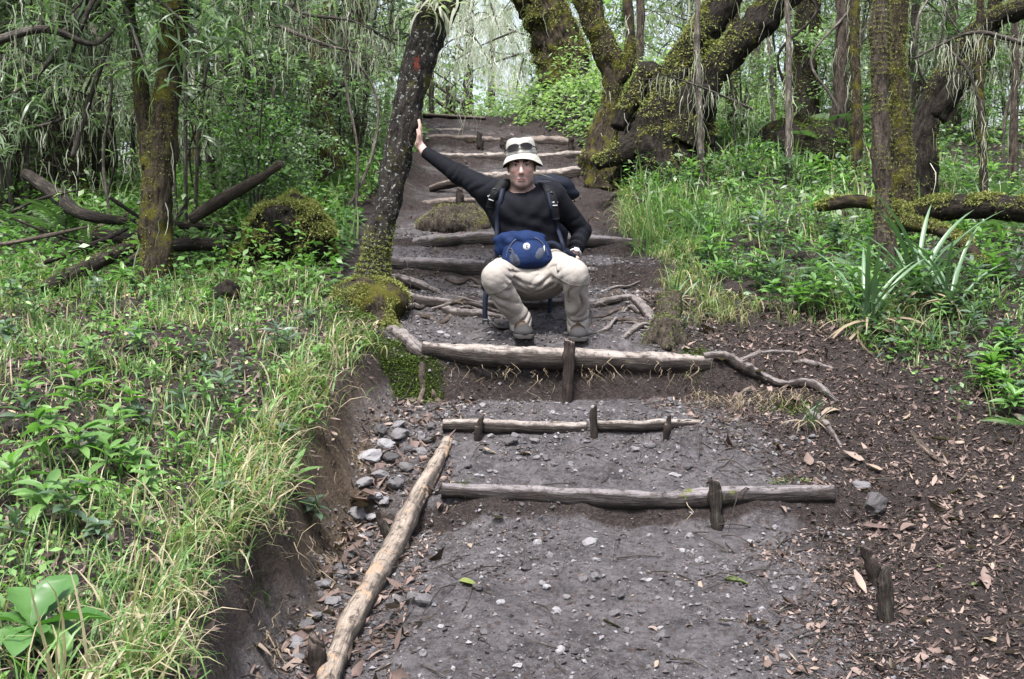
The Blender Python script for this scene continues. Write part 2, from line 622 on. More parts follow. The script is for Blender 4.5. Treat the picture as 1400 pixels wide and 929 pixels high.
# ground ------------------------------------------------------------
def ground_mat(name):
    m, nt, out = new_mat(name)
    co = texco(nt)
    fine = noise_node(nt, 48, 8, 0.8, co)
    mid = noise_node(nt, 5.5, 6, 0.7, co, 0.4)
    grit = noise_node(nt, 260, 3, 0.7, co)
    vor = nt.nodes.new('ShaderNodeTexVoronoi')
    vor.inputs['Scale'].default_value = 95
    nt.links.new(co, vor.inputs['Vector'])
    vor2 = nt.nodes.new('ShaderNodeTexVoronoi')
    vor2.inputs['Scale'].default_value = 38
    nt.links.new(co, vor2.inputs['Vector'])
    r1 = ramp(nt, [(0.38, (0.026, 0.023, 0.024)), (0.46, (0.088, 0.080, 0.084)), (0.54, (0.168, 0.155, 0.163)), (0.64, (0.27, 0.252, 0.262))])
    mid3 = noise_node(nt, 17, 6, 0.8, co, 0.6)
    nt.links.new(mathn(nt, 'ADD', mathn(nt, 'ADD', mathn(nt, 'MULTIPLY', fine.outputs[0], 0.42), mathn(nt, 'MULTIPLY', mid.outputs[0], 0.28)), mathn(nt, 'MULTIPLY', mid3.outputs[0], 0.30)), r1.inputs[0])
    path = r1.outputs[0]
    # grit: pale mineral grains among the soil
    cellr = nt.nodes.new('ShaderNodeSeparateColor')
    nt.links.new(vor.outputs['Color'], cellr.inputs[0])
    g = mathn(nt, 'MULTIPLY', maprange(nt, cellr.outputs[0], 0.80, 0.86), maprange(nt, vor.outputs['Distance'], 0.45, 0.3))
    path = mixc(nt, mathn(nt, 'MULTIPLY', g, 0.5), path, (0.19, 0.18, 0.185))
    cell2 = nt.nodes.new('ShaderNodeSeparateColor')
    nt.links.new(vor2.outputs['Color'], cell2.inputs[0])
    g2 = mathn(nt, 'MULTIPLY', maprange(nt, cell2.outputs[1], 0.84, 0.88), maprange(nt, vor2.outputs['Distance'], 0.45, 0.3))
    path = mixc(nt, mathn(nt, 'MULTIPLY', g2, 0.6), path, (0.075, 0.045, 0.03))
    # litter soil: reddish brown crumbs
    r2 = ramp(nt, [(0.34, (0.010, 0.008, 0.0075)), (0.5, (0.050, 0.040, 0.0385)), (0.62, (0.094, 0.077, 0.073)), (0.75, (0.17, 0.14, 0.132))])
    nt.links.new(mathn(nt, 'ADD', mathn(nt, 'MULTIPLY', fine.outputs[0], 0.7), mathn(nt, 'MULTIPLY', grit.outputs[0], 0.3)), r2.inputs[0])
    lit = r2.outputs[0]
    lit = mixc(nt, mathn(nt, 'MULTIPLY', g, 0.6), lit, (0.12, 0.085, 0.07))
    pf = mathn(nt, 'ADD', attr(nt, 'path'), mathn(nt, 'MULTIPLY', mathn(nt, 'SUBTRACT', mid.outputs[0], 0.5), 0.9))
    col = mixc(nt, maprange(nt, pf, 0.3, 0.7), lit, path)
    # clay of the cut bank and moss
    clay = ramp(nt, [(0.3, (0.050, 0.036, 0.026)), (0.7, (0.185, 0.138, 0.098))])
    nt.links.new(fine.outputs[0], clay.inputs[0])
    col = mixc(nt, mathn(nt, 'MULTIPLY', attr(nt, 'clay'), maprange(nt, mid.outputs[0], 0.3, 0.55)), col, clay.outputs[0])
    mo = ramp(nt, [(0.3, (0.008, 0.013, 0.004)), (0.7, (0.040, 0.055, 0.012))])
    nt.links.new(grit.outputs[0], mo.inputs[0])
    mid2 = noise_node(nt, 16, 5, 0.7, co)
    mf = mathn(nt, 'ADD', attr(nt, 'moss'), mathn(nt, 'MULTIPLY', mathn(nt, 'SUBTRACT', mid2.outputs[0], 0.5), 1.3))
    col = mixc(nt, mathn(nt, 'MULTIPLY', maprange(nt, mf, 0.55, 0.75), maprange(nt, attr(nt, 'moss'), 0.02, 0.2)), col, mo.outputs[0])
    h = mathn(nt, 'ADD', mathn(nt, 'ADD', mathn(nt, 'ADD', fine.outputs[0], mathn(nt, 'MULTIPLY', mid3.outputs[0], 1.2)), mathn(nt, 'MULTIPLY', g, 0.35)), mathn(nt, 'MULTIPLY', grit.outputs[0], 0.4))
    principled(nt, out, col, 0.92, bump(nt, h, 1.0, 0.045), 0.15)
    return m


M['ground'] = ground_mat('soil')
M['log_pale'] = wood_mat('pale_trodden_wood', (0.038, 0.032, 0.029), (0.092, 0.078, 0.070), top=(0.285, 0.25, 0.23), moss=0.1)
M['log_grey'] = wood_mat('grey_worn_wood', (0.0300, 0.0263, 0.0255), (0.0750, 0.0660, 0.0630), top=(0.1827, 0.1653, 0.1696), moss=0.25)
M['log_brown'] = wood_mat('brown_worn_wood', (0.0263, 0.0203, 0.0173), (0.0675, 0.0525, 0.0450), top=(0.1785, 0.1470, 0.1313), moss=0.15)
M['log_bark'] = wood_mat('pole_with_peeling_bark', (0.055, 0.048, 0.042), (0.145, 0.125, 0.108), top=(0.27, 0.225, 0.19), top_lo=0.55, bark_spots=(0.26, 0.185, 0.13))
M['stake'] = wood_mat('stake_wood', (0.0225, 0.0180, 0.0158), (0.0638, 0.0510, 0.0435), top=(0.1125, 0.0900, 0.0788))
M['dead_wood'] = wood_mat('dead_wood', (0.0225, 0.0195, 0.0165), (0.0900, 0.0788, 0.0675), moss=0.2)
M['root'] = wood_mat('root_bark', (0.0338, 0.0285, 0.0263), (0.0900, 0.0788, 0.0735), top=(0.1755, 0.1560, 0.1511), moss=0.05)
M['pale_root'] = wood_mat('pale_root', (0.0900, 0.0713, 0.0600), (0.2100, 0.1725, 0.1425))
M['twig'] = wood_mat('twig_bark', (0.065, 0.058, 0.050), (0.20, 0.185, 0.165))
M['pale_stem'] = wood_mat('pale_liana', (0.12, 0.105, 0.09), (0.30, 0.27, 0.235))
M['bark_dark'] = bark_mat('dark_bark', (0.0077, 0.0060, 0.0055), (0.0468, 0.0374, 0.0303), 0.25, 0.8)
M['bark_moss'] = bark_mat('mossy_bark', (0.0135, 0.0105, 0.0075), (0.0750, 0.0600, 0.0450), 0.55, 0.3)
M['bark_grey'] = bark_mat('grey_bark', (0.0263, 0.0210, 0.0180), (0.1087, 0.0885, 0.0735), 0.30, 0.5)
M['bark_black'] = bark_mat('black_bark', (0.0064, 0.0056, 0.0048), (0.0400, 0.0336, 0.0280), 0.35, 0.2)
M['moss'] = leaf_mat('moss', [(0, (0.03, 0.0375, 0.0125)), (0.4, (0.0875, 0.1038, 0.03)), (0.8, (0.175, 0.19, 0.0575)), (1, (0.25, 0.2438, 0.0975))], 0.2, 0.9, 0.0, 0.1)
M['moss_green'] = leaf_mat('green_moss', [(0, (0.0154, 0.0286, 0.0066)), (0.5, (0.055, 0.088, 0.0176)), (1, (0.121, 0.165, 0.0352))], 0.2, 0.9, 0.0, 0.1)
M['lichen'] = leaf_mat('beard_lichen', [(0, (0.22, 0.231, 0.176)), (0.5, (0.396, 0.407, 0.33)), (1, (0.605, 0.605, 0.528))], 0.5, 0.9, 0.1, 0.1)
M['white_lichen'] = leaf_mat('white_beard_lichen', [(0.0, (0.3847, 0.3933, 0.3591)), (0.5, (0.5643, 0.5728, 0.5472)), (1.0, (0.7011, 0.7011, 0.684))], 0.5, 0.9, 0.05, 0.1)
M['grass'] = leaf_mat('grass_blades', [(0, (0.04, 0.088, 0.024)), (0.35, (0.075, 0.155, 0.042)), (0.62, (0.13, 0.225, 0.066)), (0.75, (0.22, 0.25, 0.115)), (0.88, (0.3, 0.255, 0.165)), (1, (0.37, 0.31, 0.22))], 0.4, 0.5, 0.0)
M['leaf'] = leaf_mat('fresh_leaf', [(0, (0.0368, 0.0897, 0.0253)), (0.4, (0.0805, 0.1667, 0.046)), (0.75, (0.138, 0.253, 0.069)), (1, (0.2185, 0.3335, 0.0978))], 0.42, 0.42, 0.3)
M['leaf_blue'] = leaf_mat('blue_green_leaf', [(0.0, (0.0307, 0.0547, 0.0342)), (0.5, (0.0645, 0.1056, 0.0679)), (1.0, (0.1311, 0.1858, 0.1242))], 0.4, 0.42, 0.3)
M['leaf_narrow'] = leaf_mat('narrow_leaf', [(0, (0.0688, 0.1063, 0.0625)), (0.45, (0.1438, 0.2063, 0.1187)), (0.8, (0.25, 0.3313, 0.2063)), (1, (0.4125, 0.4625, 0.3375))], 0.5, 0.38, 0.3)
M['leaf_far'] = leaf_mat('far_leaf', [(0, (0.0825, 0.132, 0.0605)), (0.5, (0.187, 0.264, 0.1265)), (1, (0.374, 0.451, 0.264))], 0.55, 0.5, 0.3)
M['leaf_dark'] = leaf_mat('dark_leaf', [(0, (0.0562, 0.0813, 0.0475)), (0.5, (0.125, 0.1688, 0.1)), (1, (0.25, 0.3, 0.1875))], 0.5, 0.4, 0.3)
M['sword'] = leaf_mat('sword_leaf', [(0, (0.035, 0.08, 0.032)), (0.5, (0.075, 0.14, 0.07)), (1, (0.15, 0.22, 0.13))], 0.25, 0.4, 0.35)
M['fern'] = leaf_mat('fern_leaf', [(0.0, (0.0356, 0.0742, 0.0321)), (0.5, (0.0768, 0.1364, 0.0593)), (1.0, (0.1524, 0.2225, 0.0963))], 0.45, 0.5, 0.4)
M['big_leaf'] = leaf_mat('broad_leaf', [(0, (0.03, 0.085, 0.022)), (0.5, (0.052, 0.13, 0.03)), (1, (0.09, 0.18, 0.045))], 0.35, 0.4, 0.5)
M['straw'] = leaf_mat('straw', [(0, (0.12, 0.09, 0.06)), (0.5, (0.22, 0.175, 0.12)), (1, (0.3, 0.25, 0.19))], 0.25, 0.7, 0.2, 0.2)
M['litter'] = leaf_mat('leaf_litter', [(0, (0.024, 0.016, 0.014)), (0.35, (0.062, 0.043, 0.038)), (0.65, (0.125, 0.09, 0.079)), (0.9, (0.22, 0.168, 0.145)), (1, (0.28, 0.225, 0.13))], 0.1, 0.75, 0.0, 0.2)
M['dead_leaf'] = leaf_mat('dead_leaf', [(0, (0.07, 0.047, 0.041)), (0.4, (0.135, 0.098, 0.085)), (0.75, (0.17, 0.13, 0.115)), (1, (0.19, 0.15, 0.11))], 0.1, 0.7, 1.0, 0.25)
M['green_fallen'] = leaf_mat('fallen_green_leaf', [(0.0, (0.06, 0.09, 0.03)), (1.0, (0.168, 0.18, 0.048))], 0.15, 0.6, 1.0, 0.25)


def stone_mat():
    m, nt, out = new_mat('grey_stone')
    co = texco(nt)
    rnd = nt.nodes.new('ShaderNodeObjectInfo').outputs['Random']
    v = attr(nt, 'v')
    n = noise_node(nt, 40, 5, 0.7, co)
    f = mathn(nt, 'ADD', mathn(nt, 'MULTIPLY', mathn(nt, 'MAXIMUM', rnd, v), 0.75), mathn(nt, 'MULTIPLY', n.outputs[0], 0.35), True)
    r = ramp(nt, [(0.1, (0.03, 0.027, 0.028)), (0.55, (0.085, 0.08, 0.084)), (0.95, (0.20, 0.195, 0.205))])
    nt.links.new(f, r.inputs[0])
    h = noise_node(nt, 90, 4, 0.6, co)
    principled(nt, out, r.outputs[0], 0.8, bump(nt, h.outputs[0], 0.5, 0.006), 0.3)
    return m


M['stone'] = stone_mat()
def gravel_mat():
    m, nt, out = new_mat('gravel_stone')
    r = ramp(nt, [(0.0, (0.022, 0.018, 0.018)), (0.6, (0.075, 0.069, 0.072)), (1.0, (0.155, 0.15, 0.16))])
    nt.links.new(attr(nt, 'v'), r.inputs[0])
    h = noise_node(nt, 150, 3, 0.6, texco(nt))
    principled(nt, out, r.outputs[0], 0.8, bump(nt, h.outputs[0], 0.4, 0.004), 0.3)
    return m


M['gravel'] = gravel_mat()

# ------------------------------------------------------------------ terrain
def _yz(py, d):
    q = P(700, py, d)
    return q[1], q[2]


PROFILE = [(-6.0, 0.0), (1.5, 0.02)] + [_yz(*a) for a in (
    (929, 4.05), (800, 4.75), (722, 5.40), (676, 5.47), (596, 5.97), (581, 6.02), (546, 6.54), (488, 6.60), (467, 6.73), (455, 6.98),
    (428, 7.44), (410, 7.52), (394, 8.14), (360, 8.22), (350, 8.84), (330, 8.92), (292, 10.48), (277, 10.58), (258, 11.50),
    (238, 11.62), (229, 12.25), (212, 12.34), (206, 12.95), (189, 13.04), (183, 13.72), (176, 13.82), (170, 14.72), (161, 14.84))]
PROFILE += [(18.0, PROFILE[-1][1] + 0.35), (26.0, PROFILE[-1][1] + 1.0), (90.0, PROFILE[-1][1] + 5.0)]
PROFILE = np.array(PROFILE)

EDGE_Y = np.array([0, 4.1, 5.0, 5.6, 6.2, 6.55, 6.9, 7.5, 8.2, 8.9, 10.5, 11.6, 12.3, 13.0, 14.0, 14.9, 17, 20])
EDGE_L = np.array([-.78, -.76, -.71, -.68, -.60, -.55, -.62, -.80, -.86, -.90, -.84, -.80, -.80, -.85, -.9, -1.1, -1.6, -2.4])
EDGE_R = np.array([1.35, 1.35, 1.42, 1.45, 1.30, 1.12, 1.05, 0.98, 0.90, 0.92, 0.75, 0.90, 1.02, 0.70, 0.25, -0.20, -.5, -1.2])
RIGHT_W = np.array([0.9, 0.9, 0.8, 0.7, 0.5, 0.45, 0.4, 0.4, 0.35, 0.35, 0.4, 0.4, 0.4, 0.4, 0.5, 0.6, 0.8, 1.0])
LEFT_W = np.array([.17, .18, .21, .22, .20, .18, .22, .4, .5, .5, .45, .4, .4, .4, .4, .5, .6, .8])

BANK = [  # px, py, depth of natural ground either side
    (0, 929, 3.0), (-200, 929, 3.0), (130, 929, 3.15), (260, 800, 3.85), (120, 780, 3.75), (400, 650, 4.85), (480, 535, 5.95), (545, 478, 6.6),
    (200, 640, 4.65), (0, 640, 4.6), (-250, 620, 4.7), (100, 500, 5.85), (300, 480, 6.0), (200, 402, 7.5), (0, 400, 7.5), (-200, 400, 7.5),
    (400, 405, 7.3), (500, 392, 7.25), (470, 325, 9.0), (400, 290, 10), (300, 270, 10.5), (100, 275, 10.5), (-150, 270, 10.8),
    (480, 215, 13), (560, 172, 14.8), (330, 300, 14), (60, 320, 14), (300, 360, 18), (0, 400, 18), (420, 330, 22), (100, 420, 26), (-400, 330, 14),
    (1400, 929, 3.95), (1600, 929, 3.9), (1320, 800, 4.5), (1220, 700, 5.25), (1330, 600, 5.95), (1420, 560, 6.05), (1600, 540, 6.1), (1110, 520, 6.55),
    (1000, 470, 6.9), (970, 425, 7.3), (1100, 428, 7.25), (1210, 402, 7.6), (1390, 420, 7.3), (1600, 400, 7.5), (905, 345, 8.5), (900, 270, 10),
    (1000, 305, 9.2), (1200, 290, 9.8), (1390, 290, 9.8), (1600, 280, 10), (880, 205, 11.3), (960, 195, 11), (1100, 180, 12.5), (1300, 180, 13),
    (1550, 170, 13.5), (705, 150, 15.3), (780, 112, 14.7), (850, 150, 13.2), (900, 150, 18), (1200, 270, 17), (1250, 360, 22), (700, 150, 24), (1000, 280, 26), (1500, 380, 22), (1550, 300, 17)]
_bp = np.array([P(*b) for b in BANK])
_extra = np.array([[-12, 0, 0.7], [-5, -4, 0.5], [5, -4, 0.0], [12, 0, 0.4], [-2.5, 1.0, 0.45], [2.5, 1.0, 0.05], [-14, 12, 1.4], [14, 12, 1.6],
                   [-25, 40, -3], [0, 42, 2.5], [25, 40, -2], [-40, 85, -6], [0, 85, -2], [40, 85, -6], [-40, 10, 0], [40, 10, 0], [40, -6, 0], [-40, -6, 1]])
_bp = np.concatenate([_bp, _extra])
SC = np.array([1.0, 0.75])


def _tps(a, b):
    d2 = ((a[:, None, :] - b[None, :, :]) ** 2).sum(-1)
    return d2 * np.log(d2 + 1e-6) * 0.5


_X = _bp[:, :2] * SC
_n = len(_X)
_A = np.zeros((_n + 3, _n + 3))
_A[:_n, :_n] = _tps(_X, _X) + np.eye(_n) * 0.15
_A[:_n, _n] = 1
_A[:_n, _n + 1:] = _X
_A[_n, :_n] = 1
_A[_n + 1:, :_n] = _X.T
_W = np.linalg.solve(_A, np.concatenate([_bp[:, 2], np.zeros(3)]))


def bank_z(x, y):
    X = np.stack([x, y], 1) * SC
    return _tps(X, _X) @ _W[:_n] + _W[_n] + X @ _W[_n + 1:]


def path_t(x, y):
    """0 on the path, 1 on natural ground, and edges"""
    wob = 0.06 * vnoise(np.stack([x * 0 + 3.1, y * 2.2, y * 0], 1), 3) + 0.03 * vnoise(np.stack([x * 0, y * 7.1, y * 0], 1), 9)
    xl = np.interp(y, EDGE_Y, EDGE_L) + wob
    xr = np.interp(y, EDGE_Y, EDGE_R) + wob * 1.5
    lw = np.interp(y, EDGE_Y, LEFT_W)
    rw = np.interp(y, EDGE_Y, RIGHT_W)
    tl = smooth((xl - x) / lw)
    tr = smooth((x - xr) / rw)
    t = np.maximum(tl, tr)
    t = np.maximum(t, smooth((y - 15.5) / 2.5))
    return t, xl, xr


def gz(x, y):
    x = np.atleast_1d(np.asarray(x, float))
    y = np.atleast_1d(np.asarray(y, float))
    t, xl, xr = path_t(x, y)
    # the risers wander a little across the path
    yw = y + 0.05 * vnoise(np.stack([x * 1.7, y * 0.6, y * 0], 1), 21) * smooth((y - 4.6) / 0.5) + 0.012 * vnoise(np.stack([x * 9, y * 3, y * 0], 1), 22)
    # log C sags, log G / F slant slightly
    zp = np.interp(yw, PROFILE[:, 0], PROFILE[:, 1])
    zb = bank_z(x, y)
    p3 = np.stack([x, y, x * 0], 1)
    far = smooth((y - 9) / 8)
    zp = zp + 0.014 * fbm(p3 * 3.2, 3, 31) + 0.010 * fbm(p3 * 7.5, 2, 35) + 0.008 * fbm(p3 * 17, 2, 33)
    zb = zb + (0.035 + 0.10 * far) * fbm(p3 * 1.9, 3, 41) + 0.012 * fbm(p3 * 11, 3, 43)
    # gutter hollow on the left of the edge log and crumbled soil at the foot of the bank
    g = np.exp(-((x - xl - 0.22) / 0.12) ** 2) * smooth((6.3 - y) / 0.5)
    zp = zp - 0.035 * g
    return zp * (1 - t) + zb * t


def gz1(x, y):
    return float(gz([x], [y])[0])


def hit(px, py, d0=1.8, d1=45.0):
    d = np.concatenate([np.arange(d0, 12, 0.02), np.arange(12, d1, 0.08)])
    q = CAM + d[:, None] * CF + ((px - 700.0) / FPX * d)[:, None] * CR - ((py - 464.5) / FPX * d)[:, None] * CU
    below = q[:, 2] < gz(q[:, 0], q[:, 1])
    i = int(np.argmax(below)) if below.any() else len(d) - 1
    p = q[i].copy()
    p[2] = gz1(p[0], p[1])
    return p


def axis(parts):
    out = [np.array([parts[0][0]])]
    for a, b, s in parts:
        n = max(1, int(round((b - a) / s)))
        out.append(np.linspace(a, b, n + 1)[1:])
    return np.concatenate(out)


def geom(a, b, n):
    return a + (b - a) * (np.geomspace(1, 12, n) - 1) / 11


GX = np.concatenate([-geom(3.2, 45, 34)[::-1][:-1], axis([(-3.2, -1.5, 0.035), (-1.5, 1.9, 0.02), (1.9, 3.6, 0.04)]), geom(3.6, 45, 34)[1:]])
GY = np.concatenate([axis([(-6, 2.6, 0.25), (2.6, 3.6, 0.05), (3.6, 6.7, 0.018), (6.7, 9.1, 0.022), (9.1, 15.2, 0.05)]), geom(15.2, 90, 50)[1:]])
gxx, gyy = np.meshgrid(GX, GY, indexing='ij')
fx, fy = gxx.ravel(), gyy.ravel()
fz = gz(fx, fy)
ft, fxl, fxr = path_t(fx, fy)
gz_exact = gz
FZ = fz.reshape(len(GX), len(GY))


def gz(x, y):
    """height of the built ground sheet (bilinear on its own grid)"""
    x = np.clip(np.atleast_1d(np.asarray(x, float)), GX[0], GX[-1] - 1e-6)
    y = np.clip(np.atleast_1d(np.asarray(y, float)), GY[0], GY[-1] - 1e-6)
    i = np.searchsorted(GX, x, side='right') - 1
    j = np.searchsorted(GY, y, side='right') - 1
    u = (x - GX[i]) / (GX[i + 1] - GX[i])
    w = (y - GY[j]) / (GY[j + 1] - GY[j])
    return (FZ[i, j] * (1 - u) + FZ[i + 1, j] * u) * (1 - w) + (FZ[i, j + 1] * (1 - u) + FZ[i + 1, j + 1] * u) * w


TV = np.stack([fx, fy, fz], 1)
nxg, nyg = len(GX), len(GY)
idx = np.arange(nxg * nyg).reshape(nxg, nyg)
TF = np.stack([idx[:-1, :-1], idx[1:, :-1], idx[1:, 1:], idx[:-1, 1:]], -1).reshape(-1, 4)
a_path = np.clip(1 - ft * 1.3, 0, 1) * (1 - 0.75 * smooth((fx - np.interp(fy, EDGE_Y, EDGE_R) + 0.35) / 0.3))
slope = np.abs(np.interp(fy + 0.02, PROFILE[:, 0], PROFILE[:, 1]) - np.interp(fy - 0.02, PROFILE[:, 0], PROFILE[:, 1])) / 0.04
a_path = a_path * (1 - 0.55 * smooth((fy - 8.6) / 1.5))
a_path = a_path * (1 - 0.85 * smooth((slope - 0.55) / 0.6))      # darker soil colour on the steep step faces
steep = smooth((fxl + 0.05 - fx) / 0.05) * smooth((fx - fxl + 0.36) / 0.08) * smooth((6.5 - fy) / 0.2)
a_clay = 1.2 * steep * np.exp(-((fy - 5.25) / 0.8) ** 2) + 0.9 * np.exp(-((fx - fxl - 0.03) / 0.1) ** 2) * np.exp(-((fy - 5.1) / 0.7) ** 2)
zc = PROFILE
mossA = np.exp(-((fy - 6.55) / 0.16) ** 2) * smooth((fxl + 0.22 - fx) / 0.1) * smooth((fx - fxl + 0.3) / 0.1)
mossB = np.exp(-((fx + 0.47) / 0.12) ** 2) * np.exp(-((fy - 6.55) / 0.09) ** 2)
mossC = 0.75 * np.exp(-((fx - 0.98) / 0.14) ** 2) * np.exp(-((fy - 6.6) / 0.1) ** 2)
mossD = 0.6 * np.exp(-((fy - 5.46) / 0.06) ** 2) * (np.exp(-((fx + .25) / .12) ** 2) + np.exp(-((fx - 1.25) / .2) ** 2))
mossE = 0.8 * np.exp(-((fx - 1.42) / 0.16) ** 2) * np.exp(-((fy - 6.25) / 0.15) ** 2)
mossF = 0.55 * steep * np.exp(-((fy - 4.2) / 0.35) ** 2)
mossG = 0.8 * np.exp(-((fx + 0.86) / 0.25) ** 2) * np.exp(-((fy - 7.1) / 0.35) ** 2)
a_moss = np.clip(mossA + mossB + mossC + mossD + mossE + mossF + mossG + 0.35 * smooth((fy - 8) / 3) * ft, 0, 1)
cen = TV[TF].mean(1)
ct, _, _ = path_t(cen[:, 0], cen[:, 1])
onpath = (ct < 0.5) & (cen[:, 1] < 15.3) & (cen[:, 1] > -6)


def sub(Fs):
    used, inv = np.unique(Fs, return_inverse=True)
    return used, inv.reshape(Fs.shape)


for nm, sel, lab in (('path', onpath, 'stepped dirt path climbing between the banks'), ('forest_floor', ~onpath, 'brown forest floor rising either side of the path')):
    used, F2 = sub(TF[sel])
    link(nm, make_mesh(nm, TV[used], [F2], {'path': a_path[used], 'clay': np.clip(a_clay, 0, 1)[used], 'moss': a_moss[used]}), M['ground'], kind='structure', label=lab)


# ------------------------------------------------------------------ step logs, stakes, edge pole, rails
def step_log(ptspx, rpx, mat, label, seed, sink=0.35, flat=1.0, pieces=1, name='step_log', amp=0.14):
    pts, rad = [], []
    for (px, py, d), r in zip(ptspx, rpx if isinstance(rpx, (list, tuple)) else [rpx] * len(ptspx)):
        R = r * d / FPX
        q = P(px, py, d)
        q[2] -= R
        pts.append(q)
        rad.append(R)
    V, F, tc = tube(pts, rad, 22, 90, amp * 1.5, 5, seed, flat, 0.10)
    org = np.mean(pts, 0)
    return wmesh(name, V, F, mat, None, {'tc': tc}, origin=org, label=label, cat='log', group='logs of the path steps')


G = 'logs of the path steps'
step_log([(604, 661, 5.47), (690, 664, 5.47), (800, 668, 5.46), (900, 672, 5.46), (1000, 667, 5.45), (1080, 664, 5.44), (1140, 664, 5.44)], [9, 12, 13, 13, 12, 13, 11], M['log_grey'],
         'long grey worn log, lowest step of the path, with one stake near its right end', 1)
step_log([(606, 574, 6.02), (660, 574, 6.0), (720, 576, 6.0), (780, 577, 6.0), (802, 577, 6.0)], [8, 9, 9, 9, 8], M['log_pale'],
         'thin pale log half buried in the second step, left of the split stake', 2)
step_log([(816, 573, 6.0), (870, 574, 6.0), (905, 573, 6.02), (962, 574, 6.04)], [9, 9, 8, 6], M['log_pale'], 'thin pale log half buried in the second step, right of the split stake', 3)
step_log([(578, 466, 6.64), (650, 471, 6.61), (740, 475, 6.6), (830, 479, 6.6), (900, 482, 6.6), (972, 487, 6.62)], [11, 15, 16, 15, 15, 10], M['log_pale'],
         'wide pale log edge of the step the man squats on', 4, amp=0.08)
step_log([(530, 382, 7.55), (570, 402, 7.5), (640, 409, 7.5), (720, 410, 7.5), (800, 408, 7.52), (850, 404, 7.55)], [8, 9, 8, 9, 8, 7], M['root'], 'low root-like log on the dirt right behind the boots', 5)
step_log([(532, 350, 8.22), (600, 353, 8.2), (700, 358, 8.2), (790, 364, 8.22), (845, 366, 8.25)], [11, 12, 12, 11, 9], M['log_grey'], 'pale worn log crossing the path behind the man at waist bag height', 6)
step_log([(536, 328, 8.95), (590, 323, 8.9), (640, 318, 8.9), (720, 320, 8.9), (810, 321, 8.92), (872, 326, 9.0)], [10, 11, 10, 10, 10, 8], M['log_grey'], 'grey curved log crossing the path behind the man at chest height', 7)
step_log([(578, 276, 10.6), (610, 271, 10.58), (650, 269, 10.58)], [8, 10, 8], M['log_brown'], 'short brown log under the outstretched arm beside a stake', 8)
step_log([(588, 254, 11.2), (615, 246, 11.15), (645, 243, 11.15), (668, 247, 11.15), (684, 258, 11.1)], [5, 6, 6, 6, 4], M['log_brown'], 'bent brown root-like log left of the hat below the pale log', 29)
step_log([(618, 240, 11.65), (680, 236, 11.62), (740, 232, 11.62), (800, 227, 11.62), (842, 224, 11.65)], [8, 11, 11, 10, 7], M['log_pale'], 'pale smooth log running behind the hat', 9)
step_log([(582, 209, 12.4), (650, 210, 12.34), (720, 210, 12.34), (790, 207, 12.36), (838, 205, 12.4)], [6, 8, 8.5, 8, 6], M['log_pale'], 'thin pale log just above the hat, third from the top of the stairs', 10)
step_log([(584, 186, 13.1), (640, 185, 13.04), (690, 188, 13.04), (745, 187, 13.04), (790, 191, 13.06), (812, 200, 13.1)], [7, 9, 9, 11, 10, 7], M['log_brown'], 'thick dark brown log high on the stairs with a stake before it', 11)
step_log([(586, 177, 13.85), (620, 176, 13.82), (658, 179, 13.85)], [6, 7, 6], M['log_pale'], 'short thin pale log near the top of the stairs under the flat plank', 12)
# flat plank on top
q0, q1 = P(578, 158, 14.85), P(664, 163, 14.85)


def box_between(a, b, h, w, seed=0):
    pts = np.array([a, (np.array(a) + b) / 2, b])
    V, F, tc = tube(pts, [h] * 3, 8, 12, 0.05, 5, seed, w)
    return V, F, tc


V, F, tc = tube([q0, (q0 + q1) / 2, q1], [0.05, 0.055, 0.05], 10, 14, 0.08, 5, 3, 0.55)
wmesh('step_plank', V, F, M['log_brown'], None, {'tc': tc}, origin=(q0 + q1) / 2, label='flat brown plank across the very top step of the path', cat='plank')


def stake(px, ytop, ybot, d, rpx, label, lean=0.0, seed=0, split=False, mat='stake', sharp=False):
    if d < 6.4 and ybot > 600:
        d = float(np.dot(hit(px - lean, ybot) - CAM, CF))
    a, b = P(px, ytop, d), P(px - lean, ybot, d)
    b[2] = min(b[2], a[2] - 0.05)
    low = b + (b - a) / np.linalg.norm(b - a) * 0.08
    R = rpx * d / FPX
    rr = [R, R * 1.02, R * 0.95, R * 0.8]
    pts = [low, b, (a + b) / 2, a]
    V, F, tc = tube(pts, [R * 0.9, R, R, R * (0.5 if sharp else 0.85)], 12, 20, 0.32, 18, seed, 0.75, 0.14)
    # split, slanted top
    top = V[:, 2] > a[2] - 0.03
    V[top, 2] += (V[top, 0] - a[0]) * (1.1 if split else -0.6) + 0.018 * vnoise(V[top] * 60, seed)
    return wmesh('wooden_stake', V, F, M[mat], None, {'tc': tc}, origin=b, label=label, cat='stake', group='stakes holding the step logs')


stake(977, 659, 718, 5.36, 9, 'short round stake in front of the lowest log', -3, 1, mat='dead_wood')
stake(810, 560, 594, 5.93, 5.5, 'split stake at the middle of the second step', -3, 2, True)
stake(779, 468, 541, 6.5, 7.5, 'flat brown stake below the left boot of the man', 3, 3, mat='log_brown')
stake(1184, 748, 800, 4.95, 10, 'dark stake on the right edge of the path, upper of two', -14, 4)
stake(1207, 782, 850, 4.62, 11, 'split grey stake on the right edge of the path, lower of two', -6, 5, True, 'dead_wood')
stake(436, 874, 925, 4.05, 11, 'dark stump-like stake among leaves beside the lower end of the slanted pole', 2, 6)
stake(517, 700, 740, 4.9, 7, 'leaning grey stake beside the slanted pole', -14, 7, False, 'dead_wood', True)
stake(656, 180, 208, 12.9, 4, 'thin stake before the thick log high on the stairs', 0, 8, mat='log_grey')
stake(629, 259, 282, 10.5, 5, 'dark stub stake at the short log under the arm', 0, 9)
stake(688, 188, 204, 12.9, 4.5, 'stubby stake left of the hat on the thick high log', -1, 10)
stake(781, 188, 206, 12.9, 4, 'stubby stake right of the hat on the thick high log', 1, 11)
